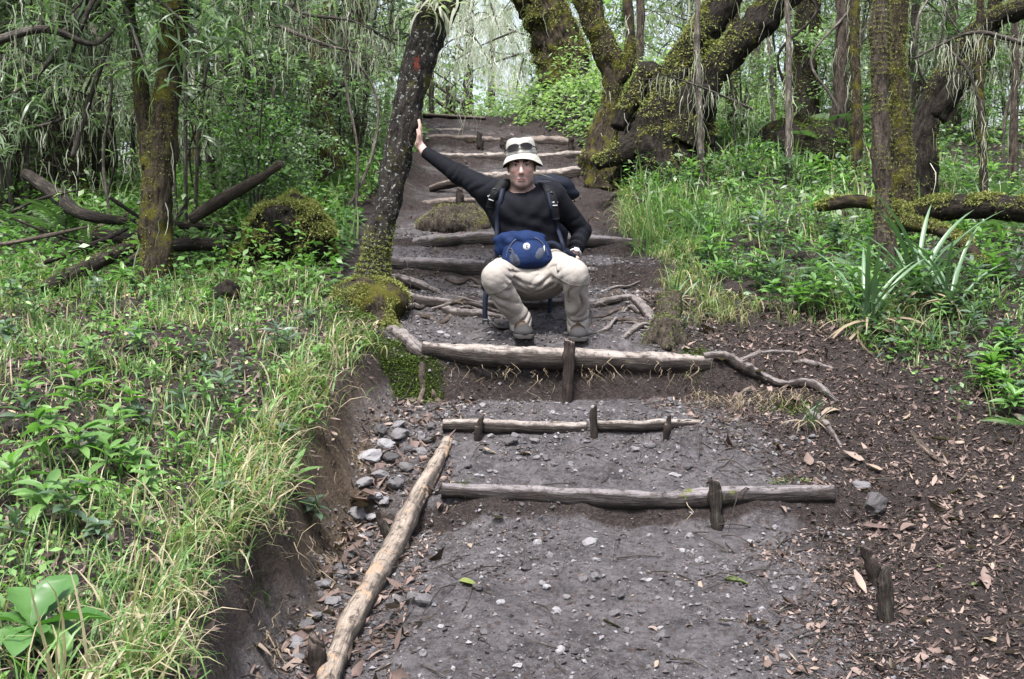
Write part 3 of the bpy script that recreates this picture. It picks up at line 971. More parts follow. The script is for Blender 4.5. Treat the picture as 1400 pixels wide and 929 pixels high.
stake(638, 222, 234, 11.5, 3, 'tiny pale stake left of the pale log behind the hat', 0, 12, mat='log_grey')
stake(657, 573, 586, 5.95, 5, 'rotten stub at the left of the second step', 2, 13, True)
stake(915, 570, 584, 5.95, 5, 'rotten stub at the right of the second step', 2, 14, True)

# slanted edge pole on the left
pl = [(612, 604, 5.75), (596, 640, 5.45), (572, 690, 5.1), (538, 752, 4.72), (505, 810, 4.42), (470, 880, 4.1), (440, 960, 3.8)]
pts = []
for (px, py, d) in pl:
    q = hit(px, py + 6)
    q[2] += 0.025
    pts.append(q)
rp = np.array([9, 12, 16, 20, 19, 20, 22]) * np.array([p[2] for p in pl]) / FPX
V, F, tc = tube(pts, rp * 0.92, 22, 110, 0.2, 4, 15, 0.9, 0.09)
wmesh('edge_pole', V, F, M['log_bark'], None, {'tc': tc}, origin=np.mean(pts, 0), label='long slanted pole with peeling bark edging the lower path on its left', cat='log')

# handrail at the top left
R_ = empty('handrail', P(600, 155, 16.2), 'thin broken wooden handrail at the top of the stairs', 'handrail')
for (a, b, r) in (((586, 106), (632, 142), 0.022), ((584, 128), (632, 160), 0.022)):
    V, F, tc = tube([P(a[0] - 14, a[1] - 10, 16.4), P((a[0] + b[0]) / 2, (a[1] + b[1]) / 2 + 2, 16.2), P(b[0], b[1], 16.0)], [r, r, r * 0.9], 8, 16, 0.15, 6, 2)
    wmesh('rail', V, F, M['stake'], R_, {'tc': tc})
for (px, y0, y1) in ((613, 118, 160), (632, 138, 166), (590, 100, 168)):
    q = P(px, y0, 16.15)
    w = P(px, y1 + 8, 16.15)
    V, F, tc = tube([w, q], [0.04, 0.035], 8, 10, 0.15, 6, 4)
    wmesh('post', V, F, M['dead_wood'], R_, {'tc': tc})

# ------------------------------------------------------------------ implicit modelling for the person and soft gear
def surface_nets(F, org, h):
    S = F < 0
    nx, ny, nz = F.shape
    c = S[:-1, :-1, :-1].astype(np.int8)
    tot = np.zeros((nx - 1, ny - 1, nz - 1), np.int8)
    for i in (0, 1):
        for j in (0, 1):
            for k in (0, 1):
                tot += S[i:nx - 1 + i, j:ny - 1 + j, k:nz - 1 + k]
    act = (tot > 0) & (tot < 8)
    I = np.argwhere(act)
    vid = -np.ones(act.shape, np.int32)
    vid[act] = np.arange(len(I))
    acc = np.zeros((len(I), 3))
    cnt = np.zeros(len(I))
    cor = np.array([[i, j, k] for i in (0, 1) for j in (0, 1) for k in (0, 1)])
    val = np.stack([F[I[:, 0] + a, I[:, 1] + b, I[:, 2] + cc] for a, b, cc in cor], 1)
    for a in range(8):
        for b in range(a + 1, 8):
            if np.abs(cor[a] - cor[b]).sum() != 1:
                continue
            va, vb = val[:, a], val[:, b]
            m = (va < 0) != (vb < 0)
            t = va[m] / (va[m] - vb[m])
            acc[m] += cor[a] + t[:, None] * (cor[b] - cor[a])
            cnt[m] += 1
    V = org + (I + acc / cnt[:, None]) * h
    Q = []
    for ax in range(3):
        sl0 = [slice(None)] * 3
        sl1 = [slice(None)] * 3
        sl0[ax] = slice(0, -1)
        sl1[ax] = slice(1, None)
        A, B = S[tuple(sl0)], S[tuple(sl1)]
        E = np.argwhere(A != B)
        o1, o2 = [(1, 2), (2, 0), (0, 1)][ax]
        ok = (E[:, o1] > 0) & (E[:, o2] > 0) & (E[:, o1] < act.shape[o1]) & (E[:, o2] < act.shape[o2])
        E = E[ok]
        ins = A[E[:, 0], E[:, 1], E[:, 2]]
        u = np.zeros(3, int)
        w = np.zeros(3, int)
        u[o1] = 1
        w[o2] = 1
        g = lambda e: vid[e[:, 0], e[:, 1], e[:, 2]]
        q = np.stack([g(E - u - w), g(E - w), g(E), g(E - u)], 1)
        q[~ins] = q[~ins][:, ::-1]
        Q.append(q)
    return V, np.concatenate(Q)


def mesh_sdf(f, lo, hi, h, bl=8):
    lo = np.asarray(lo, float) - 3 * h
    n = (np.ceil((np.asarray(hi) + 3 * h - lo) / h / bl).astype(int)) * bl
    nb = n // bl
    g = [lo[a] + (np.arange(nb[a]) + 0.5) * bl * h for a in range(3)]
    C = np.stack(np.meshgrid(*g, indexing='ij'), -1).reshape(-1, 3)
    fc = f(C)
    F = np.repeat(np.repeat(np.repeat(fc.reshape(nb), bl, 0), bl, 1), bl, 2).astype(np.float32)
    near = np.argwhere((np.abs(fc) < bl * h * 1.5).reshape(nb))
    loc = np.stack(np.meshgrid(*[np.arange(bl)] * 3, indexing='ij'), -1).reshape(-1, 3)
    for s in range(0, len(near), 400):
        ii = (near[s:s + 400, None, :] * bl + loc[None]).reshape(-1, 3)
        F[ii[:, 0], ii[:, 1], ii[:, 2]] = f(lo + ii * h)
    return surface_nets(F, lo, h)


def cone(p, a, b, ra, rb):
    a, b = np.asarray(a, float), np.asarray(b, float)
    ba = b - a
    t = np.clip(((p - a) @ ba) / (ba @ ba), 0, 1)
    return np.linalg.norm(p - a - t[:, None] * ba, axis=1) - (ra + (rb - ra) * t)


def ell(p, c, r, R=None):
    q = p - np.asarray(c, float)
    if R is not None:
        q = q @ R
    r = np.asarray(r, float)
    k0 = np.linalg.norm(q / r, axis=1)
    k1 = np.linalg.norm(q / r ** 2, axis=1)
    return np.where(k1 > 1e-9, k0 * (k0 - 1) / np.maximum(k1, 1e-9), -r.min())


def rbox(p, c, hs_, r, R=None):
    q = p - np.asarray(c, float)
    if R is not None:
        q = q @ R
    d = np.abs(q) - (np.asarray(hs_, float) - r)
    return np.linalg.norm(np.maximum(d, 0), axis=1) + np.minimum(d.max(1), 0) - r


def smin(a, b, k):
    hh = np.clip(0.5 + 0.5 * (b - a) / k, 0, 1)
    return b * (1 - hh) + a * hh - k * hh * (1 - hh)


def smax(a, b, k):
    return -smin(-a, -b, k)


def plane(p, c, n):
    n = np.asarray(n, float)
    n = n / np.linalg.norm(n)
    return (p - np.asarray(c, float)) @ n


def unit(v):
    v = np.asarray(v, float)
    return v / np.linalg.norm(v)


# ------------------------------------------------------------------ the hiker
MO = P(745, 462, 6.85)
MO[2] = gz1(MO[0], MO[1])
man = empty('person', MO, 'man in dark top and beige trousers squatting on the step, one hand on a tree', 'person')


def J(px, py, d):
    return P(px, py, d)


hipR, hipL = J(697, 374, 7.04), J(753, 368, 7.04)
pelv = J(726, 380, 7.09)
kneeR, kneeL = J(675, 381, 6.67), J(787, 377, 6.65)
ankR, ankL = J(712, 441, 6.89), J(790, 444, 6.87)
belly = J(722, 335, 7.07)
chest = J(716, 293, 7.04)
neckb = J(712, 266, 7.02)
neckt = J(712, 252, 6.99)
head = J(713, 228, 6.95)
shR, shL = J(676, 264, 7.04), J(756, 268, 7.05)
elR, elL = J(626, 238, 7.17), J(795, 316, 7.17)
wrR, wrL = J(581, 208, 7.27), J(787, 345, 7.06)

# --- head frame (turned very slightly to the viewer's right, tilted)
hz = unit([-0.03, -0.06, 1.0])
hy = unit(np.array([0.03, 1.0, 0.05]) - hz * np.dot([0.03, 1.0, 0.05], hz))      # pointing away from the viewer
hx = np.cross(hy, hz)
HR = np.stack([hx, hy, hz], 1)


def H(x, y, z):
    return head + HR @ np.array([x, y, z])


# --- right hand on the trunk: palm against the bark, fingers up
hd = unit(J(572, 188, 7.33) - wrR)
palmR = J(572.5, 192, 7.30)
fing_up = unit(np.array([0.06, 0.25, 1.0]))
across = unit(np.cross(fing_up, np.array([1.0, 0.0, 0.25])))             # along the knuckles, away from the viewer
outw = unit(np.cross(across, fing_up))
if outw[0] < 0:
    outw = -outw
PR = np.stack([across, outw, fing_up], 1)


def PH(a, o, u):
    return palmR + PR @ np.array([a, o, u])


if across[1] > 0:
    sgn = 1.0
else:
    sgn = -1.0
fingersR = []
for k, (a, L) in enumerate(((-0.030, 0.072), (-0.010, 0.082), (0.011, 0.077), (0.031, 0.060))):
    b0 = PH(a * sgn, 0.002, 0.040)
    b1 = PH(a * sgn * 1.12, 0.006, 0.040 + L * 0.5)
    b2 = PH(a * sgn * 1.18, -0.004, 0.040 + L)
    fingersR.append((b0, b1, b2))
thumbR = (PH(-0.034 * sgn, 0.004, -0.02), PH(-0.056 * sgn, 0.006, 0.012), PH(-0.062 * sgn, -0.002, 0.042))
# --- left hand resting on the hip
palmL = J(784, 354, 7.02)
fingersL = []
for k in range(4):
    b0 = palmL + np.array([-0.012 + 0.012 * k, -0.006, -0.012])
    b1 = b0 + np.array([-0.030, -0.020 + 0.005 * k, -0.020])
    b2 = b1 + np.array([-0.022, 0.004, -0.018])
    fingersL.append((b0, b1, b2))
thumbL = (palmL + np.array([0.02, 0.0, 0.0]), palmL + np.array([0.030, 0.02, -0.015]), palmL + np.array([0.028, 0.045, -0.022]))


def body_sdf(p):
    # skull and face
    d = ell(p, H(0, 0.012, 0.030), (0.074, 0.092, 0.098), HR)
    d = smin(d, ell(p, H(0, -0.020, -0.042), (0.065, 0.062, 0.074), HR), 0.03)
    d = smin(d, ell(p, H(0, -0.050, -0.100), (0.036, 0.029, 0.024), HR), 0.03)                         # chin
    for s in (-1, 1):
        d = smin(d, ell(p, H(s * 0.047, -0.012, -0.074), (0.017, 0.033, 0.024), HR), 0.025)             # jaw corner
        d = smin(d, ell(p, H(s * 0.040, -0.062, -0.018), (0.020, 0.014, 0.016), HR), 0.018)             # cheek bones
        d = smin(d, ell(p, H(s * 0.028, -0.078, 0.026), (0.026, 0.010, 0.007), HR), 0.010)              # brow
        d = smax(d, -ell(p, H(s * 0.031, -0.095, 0.008), (0.015, 0.008, 0.008), HR), 0.008)             # sockets
        d = smin(d, ell(p, H(s * 0.031, -0.0715, 0.008), (0.0135, 0.0085, 0.0075), HR), 0.003)          # lids
        d = smin(d, ell(p, H(s * 0.076, 0.008, -0.004), (0.008, 0.019, 0.031), HR), 0.006)              # ears
    d = smin(d, cone(p, H(0, -0.082, 0.014), H(0, -0.105, -0.032), 0.0085, 0.0115), 0.010)               # nose
    for s in (-1, 1):
        d = smin(d, ell(p, H(s * 0.011, -0.092, -0.036), (0.008, 0.010, 0.007), HR), 0.006)
    d = smin(d, ell(p, H(0, -0.0835, -0.0665), (0.027, 0.008, 0.0052), HR), 0.005)                       # lips
    d = smin(d, ell(p, H(0, -0.0805, -0.0775), (0.023, 0.008, 0.0055), HR), 0.005)
    d = smax(d, -ell(p, H(0, -0.0925, -0.0722), (0.028, 0.008, 0.0016), HR), 0.003)
    # neck, torso
    d = smin(d, cone(p, neckt + np.array([0, 0.02, -0.01]), neckb + np.array([0, 0.02, -0.04]), 0.058, 0.066), 0.03)
    d = smin(d, ell(p, chest, (0.155, 0.10, 0.17)), 0.06)
    d = smin(d, ell(p, belly, (0.14, 0.095, 0.15)), 0.06)
    d = smin(d, ell(p, pelv, (0.15, 0.12, 0.11)), 0.06)
    # limbs
    for (a, b, c, s) in ((shR, elR, wrR, -1), (shL, elL, wrL, 1)):
        d = smin(d, cone(p, a, b, 0.050, 0.040), 0.04)
        d = smin(d, cone(p, b, c, 0.040, 0.026), 0.02)
    for (a, b, c) in ((hipR, kneeR, ankR), (hipL, kneeL, ankL)):
        d = smin(d, cone(p, a, b, 0.080, 0.052), 0.04)
        d = smin(d, cone(p, b, c, 0.052, 0.036), 0.02)
        zf = gz1(c[0], c[1] - 0.07) + 0.05
        d = smin(d, cone(p, c, np.array([c[0], c[1] - 0.02, zf]), 0.034, 0.030), 0.02)
        d = smin(d, cone(p, np.array([c[0], c[1] - 0.02, zf]), np.array([c[0], c[1] - 0.11, zf - 0.012]), 0.030, 0.022), 0.02)
    # right hand
    d = smin(d, cone(p, wrR, PH(0, 0.004, -0.028), 0.026, 0.026), 0.015)
    d = smin(d, rbox(p, PH(0, 0.004, 0.005), (0.040, 0.014, 0.046), 0.013, PR), 0.016)
    for (b0, b1, b2) in fingersR:
        d = smin(d, np.minimum(cone(p, b0, b1, 0.0095, 0.0088), cone(p, b1, b2, 0.0088, 0.0075)), 0.004)
    d = smin(d, np.minimum(cone(p, thumbR[0], thumbR[1], 0.013, 0.010), cone(p, thumbR[1], thumbR[2], 0.010, 0.0085)), 0.008)
    # left hand
    d = smin(d, ell(p, palmL, (0.036, 0.030, 0.022)), 0.02)
    for (b0, b1, b2) in fingersL:
        d = smin(d, np.minimum(cone(p, b0, b1, 0.0095, 0.0088), cone(p, b1, b2, 0.0088, 0.0075)), 0.004)
    d = smin(d, np.minimum(cone(p, thumbL[0], thumbL[1], 0.011, 0.010), cone(p, thumbL[1], thumbL[2], 0.010, 0.008)), 0.006)
    return d


allp = np.array([hipR, hipL, kneeR, kneeL, ankR, ankL, head + [0, 0, 0.13], head - [0.1, 0.1, 0], wrR, PH(0, 0, 0.13), elL, palmL])
BV, BQ = mesh_sdf(body_sdf, allp.min(0) - 0.16, allp.max(0) + 0.06, 0.0052)
hl = (BV - head) @ HR
xx, yy, zz = hl.T
facem = (np.abs(zz) < 0.145) & (np.abs(xx) < 0.1) & (np.abs(yy) < 0.13)
front = smooth((-yy - 0.01) / 0.03)
beard = facem * smooth((-0.036 - zz) / 0.022) * smooth((-yy + 0.035) / 0.03)
beard = np.maximum(beard, facem * smooth((-0.044 - zz) / 0.008) * smooth((zz + 0.066) / 0.006) * smooth((0.028 - np.abs(xx)) / 0.008) * front * 0.8)
sideb = facem * smooth((np.abs(xx) - 0.066) / 0.008) * smooth((zz + 0.05) / 0.03) * smooth((0.0 - yy + 0.005) / 0.02) * smooth((yy + 0.055) / 0.02)
hairm = facem * smooth((yy - 0.022) / 0.02) * smooth((zz + 0.045) / 0.02) * (np.abs(xx) < 0.078)
lips = facem * np.exp(-((zz + 0.0725) / 0.0085) ** 4) * np.exp(-(xx / 0.027) ** 4) * smooth((-yy - 0.062) / 0.01)
blush = facem * np.exp(-(((np.abs(xx) - 0.040) / 0.018) ** 2 + ((zz + 0.024) / 0.02) ** 2)) * front + facem * np.exp(-((xx / 0.012) ** 2 + ((zz + 0.030) / 0.012) ** 2)) * smooth((-yy - 0.085) / 0.01)
beard = beard * (1 - lips)
socket = facem * np.exp(-(((np.abs(xx) - 0.031) / 0.017) ** 2 + ((zz - 0.010) / 0.010) ** 2)) * front


def skin_mat():
    m, nt, out = new_mat('skin')
    co = texco(nt)
    n = noise_node(nt, 90, 3, 0.6, co)
    st = noise_node(nt, 700, 2, 0.6, co)
    c = mixc(nt, n.outputs[0], (0.36, 0.235, 0.20), (0.41, 0.275, 0.24))
    c = mixc(nt, mathn(nt, 'MULTIPLY', attr(nt, 'blush'), 0.5), c, (0.36, 0.16, 0.135))
    c = mixc(nt, mathn(nt, 'MULTIPLY', attr(nt, 'beard'), mathn(nt, 'ADD', mathn(nt, 'MULTIPLY', st.outputs[0], 0.4), 0.34)), c, (0.035, 0.030, 0.029))
    c = mixc(nt, mathn(nt, 'MULTIPLY', attr(nt, 'lips'), 0.8), c, (0.24, 0.105, 0.10))
    c = mixc(nt, attr(nt, 'hairm'), c, (0.015, 0.012, 0.010))
    b = principled(nt, out, c, 0.5, bump(nt, n.outputs[0], 0.1, 0.002), 0.4)
    b.inputs['Subsurface Weight'].default_value = 0.08
    b.inputs['Subsurface Radius'].default_value = (0.008, 0.003, 0.0015)
    return m


M['skin'] = skin_mat()
wmesh('body', BV, [BQ], M['skin'], man, {'beard': np.clip(beard, 0, 1), 'lips': lips, 'blush': np.clip(blush, 0, 1), 'hairm': np.clip(np.maximum(hairm, sideb), 0, 1)})

M['eye_white'] = plain_mat('eye_white', (0.36, 0.35, 0.33), 0.3)
M['iris'] = plain_mat('iris', (0.018, 0.012, 0.010), 0.2)
M['brow'] = plain_mat('brow_hair', (0.016, 0.012, 0.010), 0.8, 0.1)


def sdf_part(name, f, lo, hi, h, mat, parent, attrs=None, label=None):
    V, Q = mesh_sdf(f, lo, hi, h)
    return wmesh(name, V, [Q], mat, parent, None, label=label)


for s in (-1, 1):
    e = H(s * 0.031, -0.0745, 0.008)
    ey = sdf_part('eye', lambda p: smax(ell(p, e, (0.0130, 0.0078, 0.0062), HR), -plane(p, e, HR @ np.array([0, -1.0, 0])), 0.001), e - 0.016, e + 0.016, 0.0014, M['eye_white'], man)
    ir = H(s * 0.031, -0.0800, 0.0082)
    o = sdf_part('iris', lambda p: ell(p, ir, (0.0062, 0.0034, 0.0062), HR), ir - 0.01, ir + 0.01, 0.0012, M['iris'], man)
    o.parent = ey
    lid = [H(s * (0.031 + t * 0.0135), -0.0835 + abs(t) * 0.006, 0.0135 - t * t * 0.004) for t in (-1, -0.4, 0.3, 1)]
    V, F, tc = tube(lid, [0.0012, 0.002, 0.002, 0.0012], 6, 10, 0.0)
    wmesh('eyelashes', V, F, M['brow'], man)
    br = [H(s * x, y, z) for (x, y, z) in ((0.011, -0.0895, 0.0235), (0.022, -0.0895, 0.0275), (0.036, -0.084, 0.0285), (0.050, -0.070, 0.0225))]
    V, F, tc = tube(br, [0.0040, 0.0052, 0.0046, 0.0022], 8, 16, 0.25, 200, 3)
    wmesh('eyebrow', V, F, M['brow'], man)


# --- shirt
M['shirt'] = cloth_mat('dark_knit', (0.005, 0.0054, 0.0085), (0.0035, 0.0038, 0.006), 0.85, 700, 0.35, 0.0, 16)


def crease(p, dirv, scale, amp, cen, rad, seed=0):
    """sharp thin creases running across dirv around a point"""
    w = np.exp(-(((p - np.asarray(cen)) ** 2).sum(1)) / rad ** 2)
    ph = (p @ unit(dirv)) * scale * 0.42 + 2.6 * vnoise(p * 9, seed)
    return amp * w * (np.abs(np.sin(ph)) ** 0.7 - 0.5) * -1.0 * (0.9 + 0.8 * vnoise(p * 14, seed + 3)) * 3.0


def fold(p, dirv, scale, amp, cen, rad, seed=0):
    """bands of folds running across dirv around a point"""
    w = np.exp(-(((p - np.asarray(cen)) ** 2).sum(1)) / rad ** 2)
    ph = (p @ unit(dirv)) * scale + 1.6 * vnoise(p * 9, seed)
    return amp * w * np.sin(ph)


def shirt_sdf(p):
    d = ell(p, chest + np.array([0.006, 0.0, -0.005]), (0.190, 0.125, 0.18))
    d = smin(d, ell(p, belly, (0.178, 0.125, 0.17)), 0.08)
    d = smin(d, cone(p, chest + np.array([-0.13, 0.03, -0.03]), shR * 0.55 + elR * 0.45 + np.array([0, 0, -0.02]), 0.055, 0.045), 0.05)
    d = smin(d, ell(p, pelv + np.array([0, 0.01, 0.06]), (0.155, 0.125, 0.09)), 0.06)
    d = smin(d, cone(p, neckb + np.array([0, 0.03, -0.03]), shR + np.array([0.02, 0.01, 0.0]), 0.072, 0.062), 0.05)
    d = smin(d, cone(p, neckb + np.array([0, 0.03, -0.03]), shL + np.array([-0.02, 0.01, 0.0]), 0.072, 0.062), 0.05)
    for (a, b, c) in ((shR, elR, wrR), (shL, elL, wrL)):
        d = smin(d, cone(p, a, b, 0.075, 0.055), 0.05)
        d = smin(d, cone(p, b, c, 0.056, 0.036), 0.025)
    for s, c in ((-1, -0.03), (1, 0.03)):
        d = smin(d, ell(p, chest + np.array([s * 0.07, -0.085, 0.03]), (0.07, 0.035, 0.06)), 0.06)
    d = d + fold(p, elR - shR + np.array([0, 0, 0.2]), 95, 0.0022, (shR * 0.6 + elR * 0.4), 0.10, 1) + fold(p, wrR - elR, 150, 0.001, (elR + wrR) / 2, 0.09, 2)
    d = d + fold(p, wrL - elL, 150, 0.0035, (elL * 0.4 + wrL * 0.6), 0.09, 3) + fold(p, (0.3, 0, 1), 90, 0.005, belly + np.array([0, -0.09, 0.05]), 0.13, 4)
    d = d + fold(p, (1, 0, 0.8), 75, 0.0045, chest + np.array([-0.1, -0.07, 0.03]), 0.10, 5) + fold(p, (1, 0, -0.8), 75, 0.0045, chest + np.array([0.1, -0.07, 0.03]), 0.10, 6)
    d = d + crease(p, wrL - elL, 190, 0.010, elL * 0.35 + wrL * 0.65, 0.07, 7) + crease(p, elL - shL, 150, 0.007, elL * 0.75 + shL * 0.25, 0.06, 8)
    d = d + crease(p, elR - shR + np.array([0, 0, 0.15]), 120, 0.006, shR * 0.75 + elR * 0.25 + np.array([0, -0.04, -0.02]), 0.08, 9) + crease(p, wrR - elR, 150, 0.005, elR + np.array([0, -0.03, 0]), 0.06, 10)
    d = smax(d, plane(p, wrR + (wrR - elR) * 0.0, wrR - elR), 0.003)                 # right cuff
    d = smax(d, np.where(np.linalg.norm(p - wrL, axis=1) < 0.12, plane(p, wrL, wrL - elL), -1.0), 0.003)
    d = smax(d, plane(p, neckb + np.array([0, 0.02, 0.018]), np.array([0, -0.25, 1.0])) * 1.0, 0.004) if False else d
    nk = cone(p, neckb + np.array([0, 0.012, -0.03]), neckt + np.array([0, 0.0, 0.1]), 0.066, 0.12)     # neck opening
    d = smax(d, -nk, 0.006)
    return d


lo = np.array([wrR, elL, pelv, shR]).min(0) - 0.2
hi = np.array([wrR, elL, wrL, shL, shR]).max(0) + 0.14
sdf_part('shirt', shirt_sdf, lo, hi, 0.007, M['shirt'], man)
# collar ring
cc = []
for t in np.linspace(0, 2 * np.pi, 15):
    cc.append(neckb + np.array([0.067 * math.cos(t), 0.012 + 0.066 * math.sin(t), -0.004 + 0.022 * math.sin(t)]))
V, F, tc = tube(cc, [0.007] * 15, 8, 44, 0.05, 30, 1, cap=False)
wmesh('collar', V, F, M['shirt'], man)

# --- trousers
M['trousers'] = cloth_mat('beige_cotton', (0.245, 0.226, 0.208), (0.20, 0.182, 0.165), 0.85, 600, 0.35, 0.0, 34)


def trouser_sdf(p):
    d = ell(p, pelv + np.array([0, -0.03, -0.02]), (0.19, 0.16, 0.115))
    d = smin(d, ell(p, J(727, 383, 6.92), (0.17, 0.13, 0.082)), 0.09)                   # cloth stretched between the thighs
    d = d + crease(p, (0.5, 0, 0.85), 190, 0.010, J(697, 386, 6.75), 0.10, 51) + crease(p, (-0.5, 0, 0.85), 190, 0.010, J(757, 384, 6.75), 0.10, 52)
    d = d + crease(p, (0.15, 0, 1), 170, 0.006, J(727, 398, 6.75), 0.08, 53)
    for (a, b, c, s) in ((hipR, kneeR, ankR, -1), (hipL, kneeL, ankL, 1)):
        th = cone(p, a, b + np.array([0, 0, 0.010]), 0.120, 0.068)
        th = smin(th, cone(p, b + np.array([-s * 0.02, 0.03, 0.008]), b + (c - b) * 0.13, 0.071, 0.075), 0.03)
        # the upper leg of the zip-off trousers ends in a hem over the lower leg
        hem = (c - b) * np.array([0.6, 0.6, 1.0]) + np.array([s * -0.05, 0, 0.0])
        th = smax(th, np.where((((p - b) @ unit(c - b)) > 0.0) & (np.linalg.norm(p - b, axis=1) < 0.125) & (p[:, 1] < b[1] + 0.07), plane(p, b + (c - b) * (0.18 if s < 0 else 0.10), hem), -1.0), 0.004)
        th = th + crease(p, b - a + np.array([0, 0, 0.3]), 130, 0.005, b + np.array([0, 0.06, 0.06]), 0.09, 19 + s)
        th = th + crease(p, np.array([-s * 0.5, 0, 0.85]), 180, 0.008, b * 0.72 + a * 0.28 + np.array([-s * 0.05, -0.05, 0]), 0.085, 15 + s)
        d = smin(d, th, 0.08)
        mid = b * 0.45 + c * 0.55 + np.array([0, 0.012, 0])
        leg = smin(cone(p, b + (c - b) * 0.02, mid, 0.071, 0.064), cone(p, mid, c + np.array([0, 0, 0.01]), 0.064, 0.056), 0.015)
        leg = smin(leg, cone(p, c + np.array([0, -0.004, 0.03]), c + np.array([0, -0.016, -0.025]), 0.055, 0.060), 0.02)
        leg = leg + crease(p, np.cross(b - c, (0, 1, 0)) + 0.35 * (b - c) * s, 130, 0.009, b * 0.55 + c * 0.45 + np.array([0, -0.05, 0]), 0.12, 61 + s)
        leg = leg + crease(p, (b - c) + np.array([0.15 * s, 0, 0]), 150, 0.010, c + np.array([0, -0.045, 0.03]), 0.055, 13 + s)
        d = np.minimum(d, leg)
        # cuff opening
        d = smax(d, np.where(np.linalg.norm(p - c, axis=1) < 0.16, plane(p, c + np.array([0, 0, -0.034]), (0.12, 0.25, -1.0)), -1.0), 0.003)
    return d


lo = np.array([kneeR, ankR, ankL, pelv]).min(0) - 0.17
hi = np.array([kneeL, pelv, hipL]).max(0) + 0.2
TVm, TQ = mesh_sdf(trouser_sdf, lo, hi, 0.0055)
tr = wmesh('trousers', TVm, [TQ], M['trousers'], man)
# zip seams round the knees (convertible trousers)
M['seam'] = plain_mat('trouser_seam', (0.10, 0.092, 0.085), 0.8, 0.2)


def ring_on(sdf, cen, axis_, rad, n=28, lift=0.001, tries=60):
    """closed loop of points on a garment surface in the plane through cen"""
    axis_ = unit(axis_)
    u = unit(np.cross(axis_, (0.3, 0.2, 1.0)))
    w = np.cross(axis_, u)
    out = []
    for t in np.linspace(0, 2 * np.pi, n):
        dirv = u * math.cos(t) + w * math.sin(t)
        rs = np.linspace(0.02, rad, tries)
        v = sdf(cen + rs[:, None] * dirv)
        i = int(np.argmax(v > 0)) if (v > 0).any() else tries - 1
        out.append(cen + (rs[i] + lift) * dirv)
    return np.array(out)


for (a, b, c) in ((hipR, kneeR, ankR), (hipL, kneeL, ankL)):
    loop = ring_on(trouser_sdf, b + (c - b) * (0.16 if b[0] < 0.0 else 0.08), (c - b) * np.array([0.6, 0.6, 1.0]) + np.array([0.05 if b[0] < 0 else -0.05, 0, 0]), 0.14)
    V, F, tc = tube(loop, [0.0018] * len(loop), 6, 60, 0.1, 60, cap=False)
    o = wmesh('knee_seam', V, F, M['seam'], man)
    o.parent = tr

# --- boots
M['boot'] = cloth_mat('grey_boot_suede', (0.036, 0.035, 0.036), (0.024, 0.023, 0.024), 0.8, 500, 0.3)
M['boot_tan'] = cloth_mat('tan_boot_nubuck', (0.062, 0.046, 0.034), (0.042, 0.031, 0.023), 0.85, 500, 0.3)
M['sole'] = plain_mat('boot_sole', (0.035, 0.032, 0.031), 0.8, 0.2)
M['lace'] = plain_mat('boot_lace', (0.11, 0.08, 0.05), 0.8, 0.2)
for (c, yaw) in ((ankR, 0.10), (ankL, -0.03)):
    zg = gz1(c[0], c[1] - 0.07) + 0.004
    fwd = np.array([math.sin(yaw), -math.cos(yaw), 0.0])
    sid = np.array([math.cos(yaw), math.sin(yaw), 0.0])
    BR = np.stack([sid, fwd, np.array([0, 0, 1.0])], 1)
    heel = np.array([c[0], c[1], zg]) - fwd * 0.055
    L_ = lambda x, y, z: heel + BR @ np.array([x, y, z])

    def upper(p):
        d = cone(p, L_(0, 0.05, 0.055), L_(0, 0.20, 0.036), 0.046, 0.040)
        d = smin(d, ell(p, L_(0, 0.215, 0.034), (0.050, 0.055, 0.034), BR), 0.02)
        d = smin(d, ell(p, L_(0, 0.035, 0.05), (0.042, 0.048, 0.05), BR), 0.03)
        d = smin(d, cone(p, L_(0, 0.055, 0.06), L_(0, 0.05, 0.135), 0.050, 0.050), 0.03)
        return smax(smax(d, -plane(p, L_(0, 0, 0.018), (0, 0, 1)), 0.004), plane(p, L_(0, 0, 0.145), (0, 0, 1)), 0.004)

    def sole(p):
        q = (p - heel) @ BR
        w = 0.043 + 0.010 * smooth((q[:, 1] - 0.08) / 0.1)
        d2 = np.maximum(np.abs(q[:, 0]) - w * 0.5, 0)
        d3 = np.maximum(np.abs(q[:, 1] - 0.125) - 0.115, 0)
        d = np.sqrt(d2 ** 2 + d3 ** 2) - 0.029
        d = smax(d, np.abs(q[:, 2] - 0.012) - 0.013, 0.004)
        return d + 0.002 * (np.sin(q[:, 1] * 300) > 0) * (q[:, 2] < 0.010)

    def toe(p):
        return smax(upper(p) - 0.003, -plane(p, L_(0, 0.20, 0.03), BR @ np.array([0, 1.0, -0.25])), 0.003)

    lo, hi = heel - 0.12, heel + np.array([0.12, 0.12, 0.17])
    lo = lo - np.array([0, 0.2, 0])
    b_ = sdf_part('boot', upper, lo, hi, 0.004, M['boot_tan'], man)
    for nm, f, mt in (('sole', sole, M['sole']), ('toe_cap', toe, M['boot'])):
        o = sdf_part(nm, f, lo, hi, 0.004, mt, man)
        o.parent = b_
    for k in range(4):
        y = 0.105 + 0.022 * k
        z = 0.105 - 0.0175 * k
        V, F, tc = tube([L_(-0.030, y - 0.01, z - 0.012), L_(0, y + 0.006, z + 0.006), L_(0.030, y - 0.01, z - 0.012)], [0.003] * 3, 6, 10, 0)
        o = wmesh('lace', V, F, M['lace'], man)
        o.parent = b_

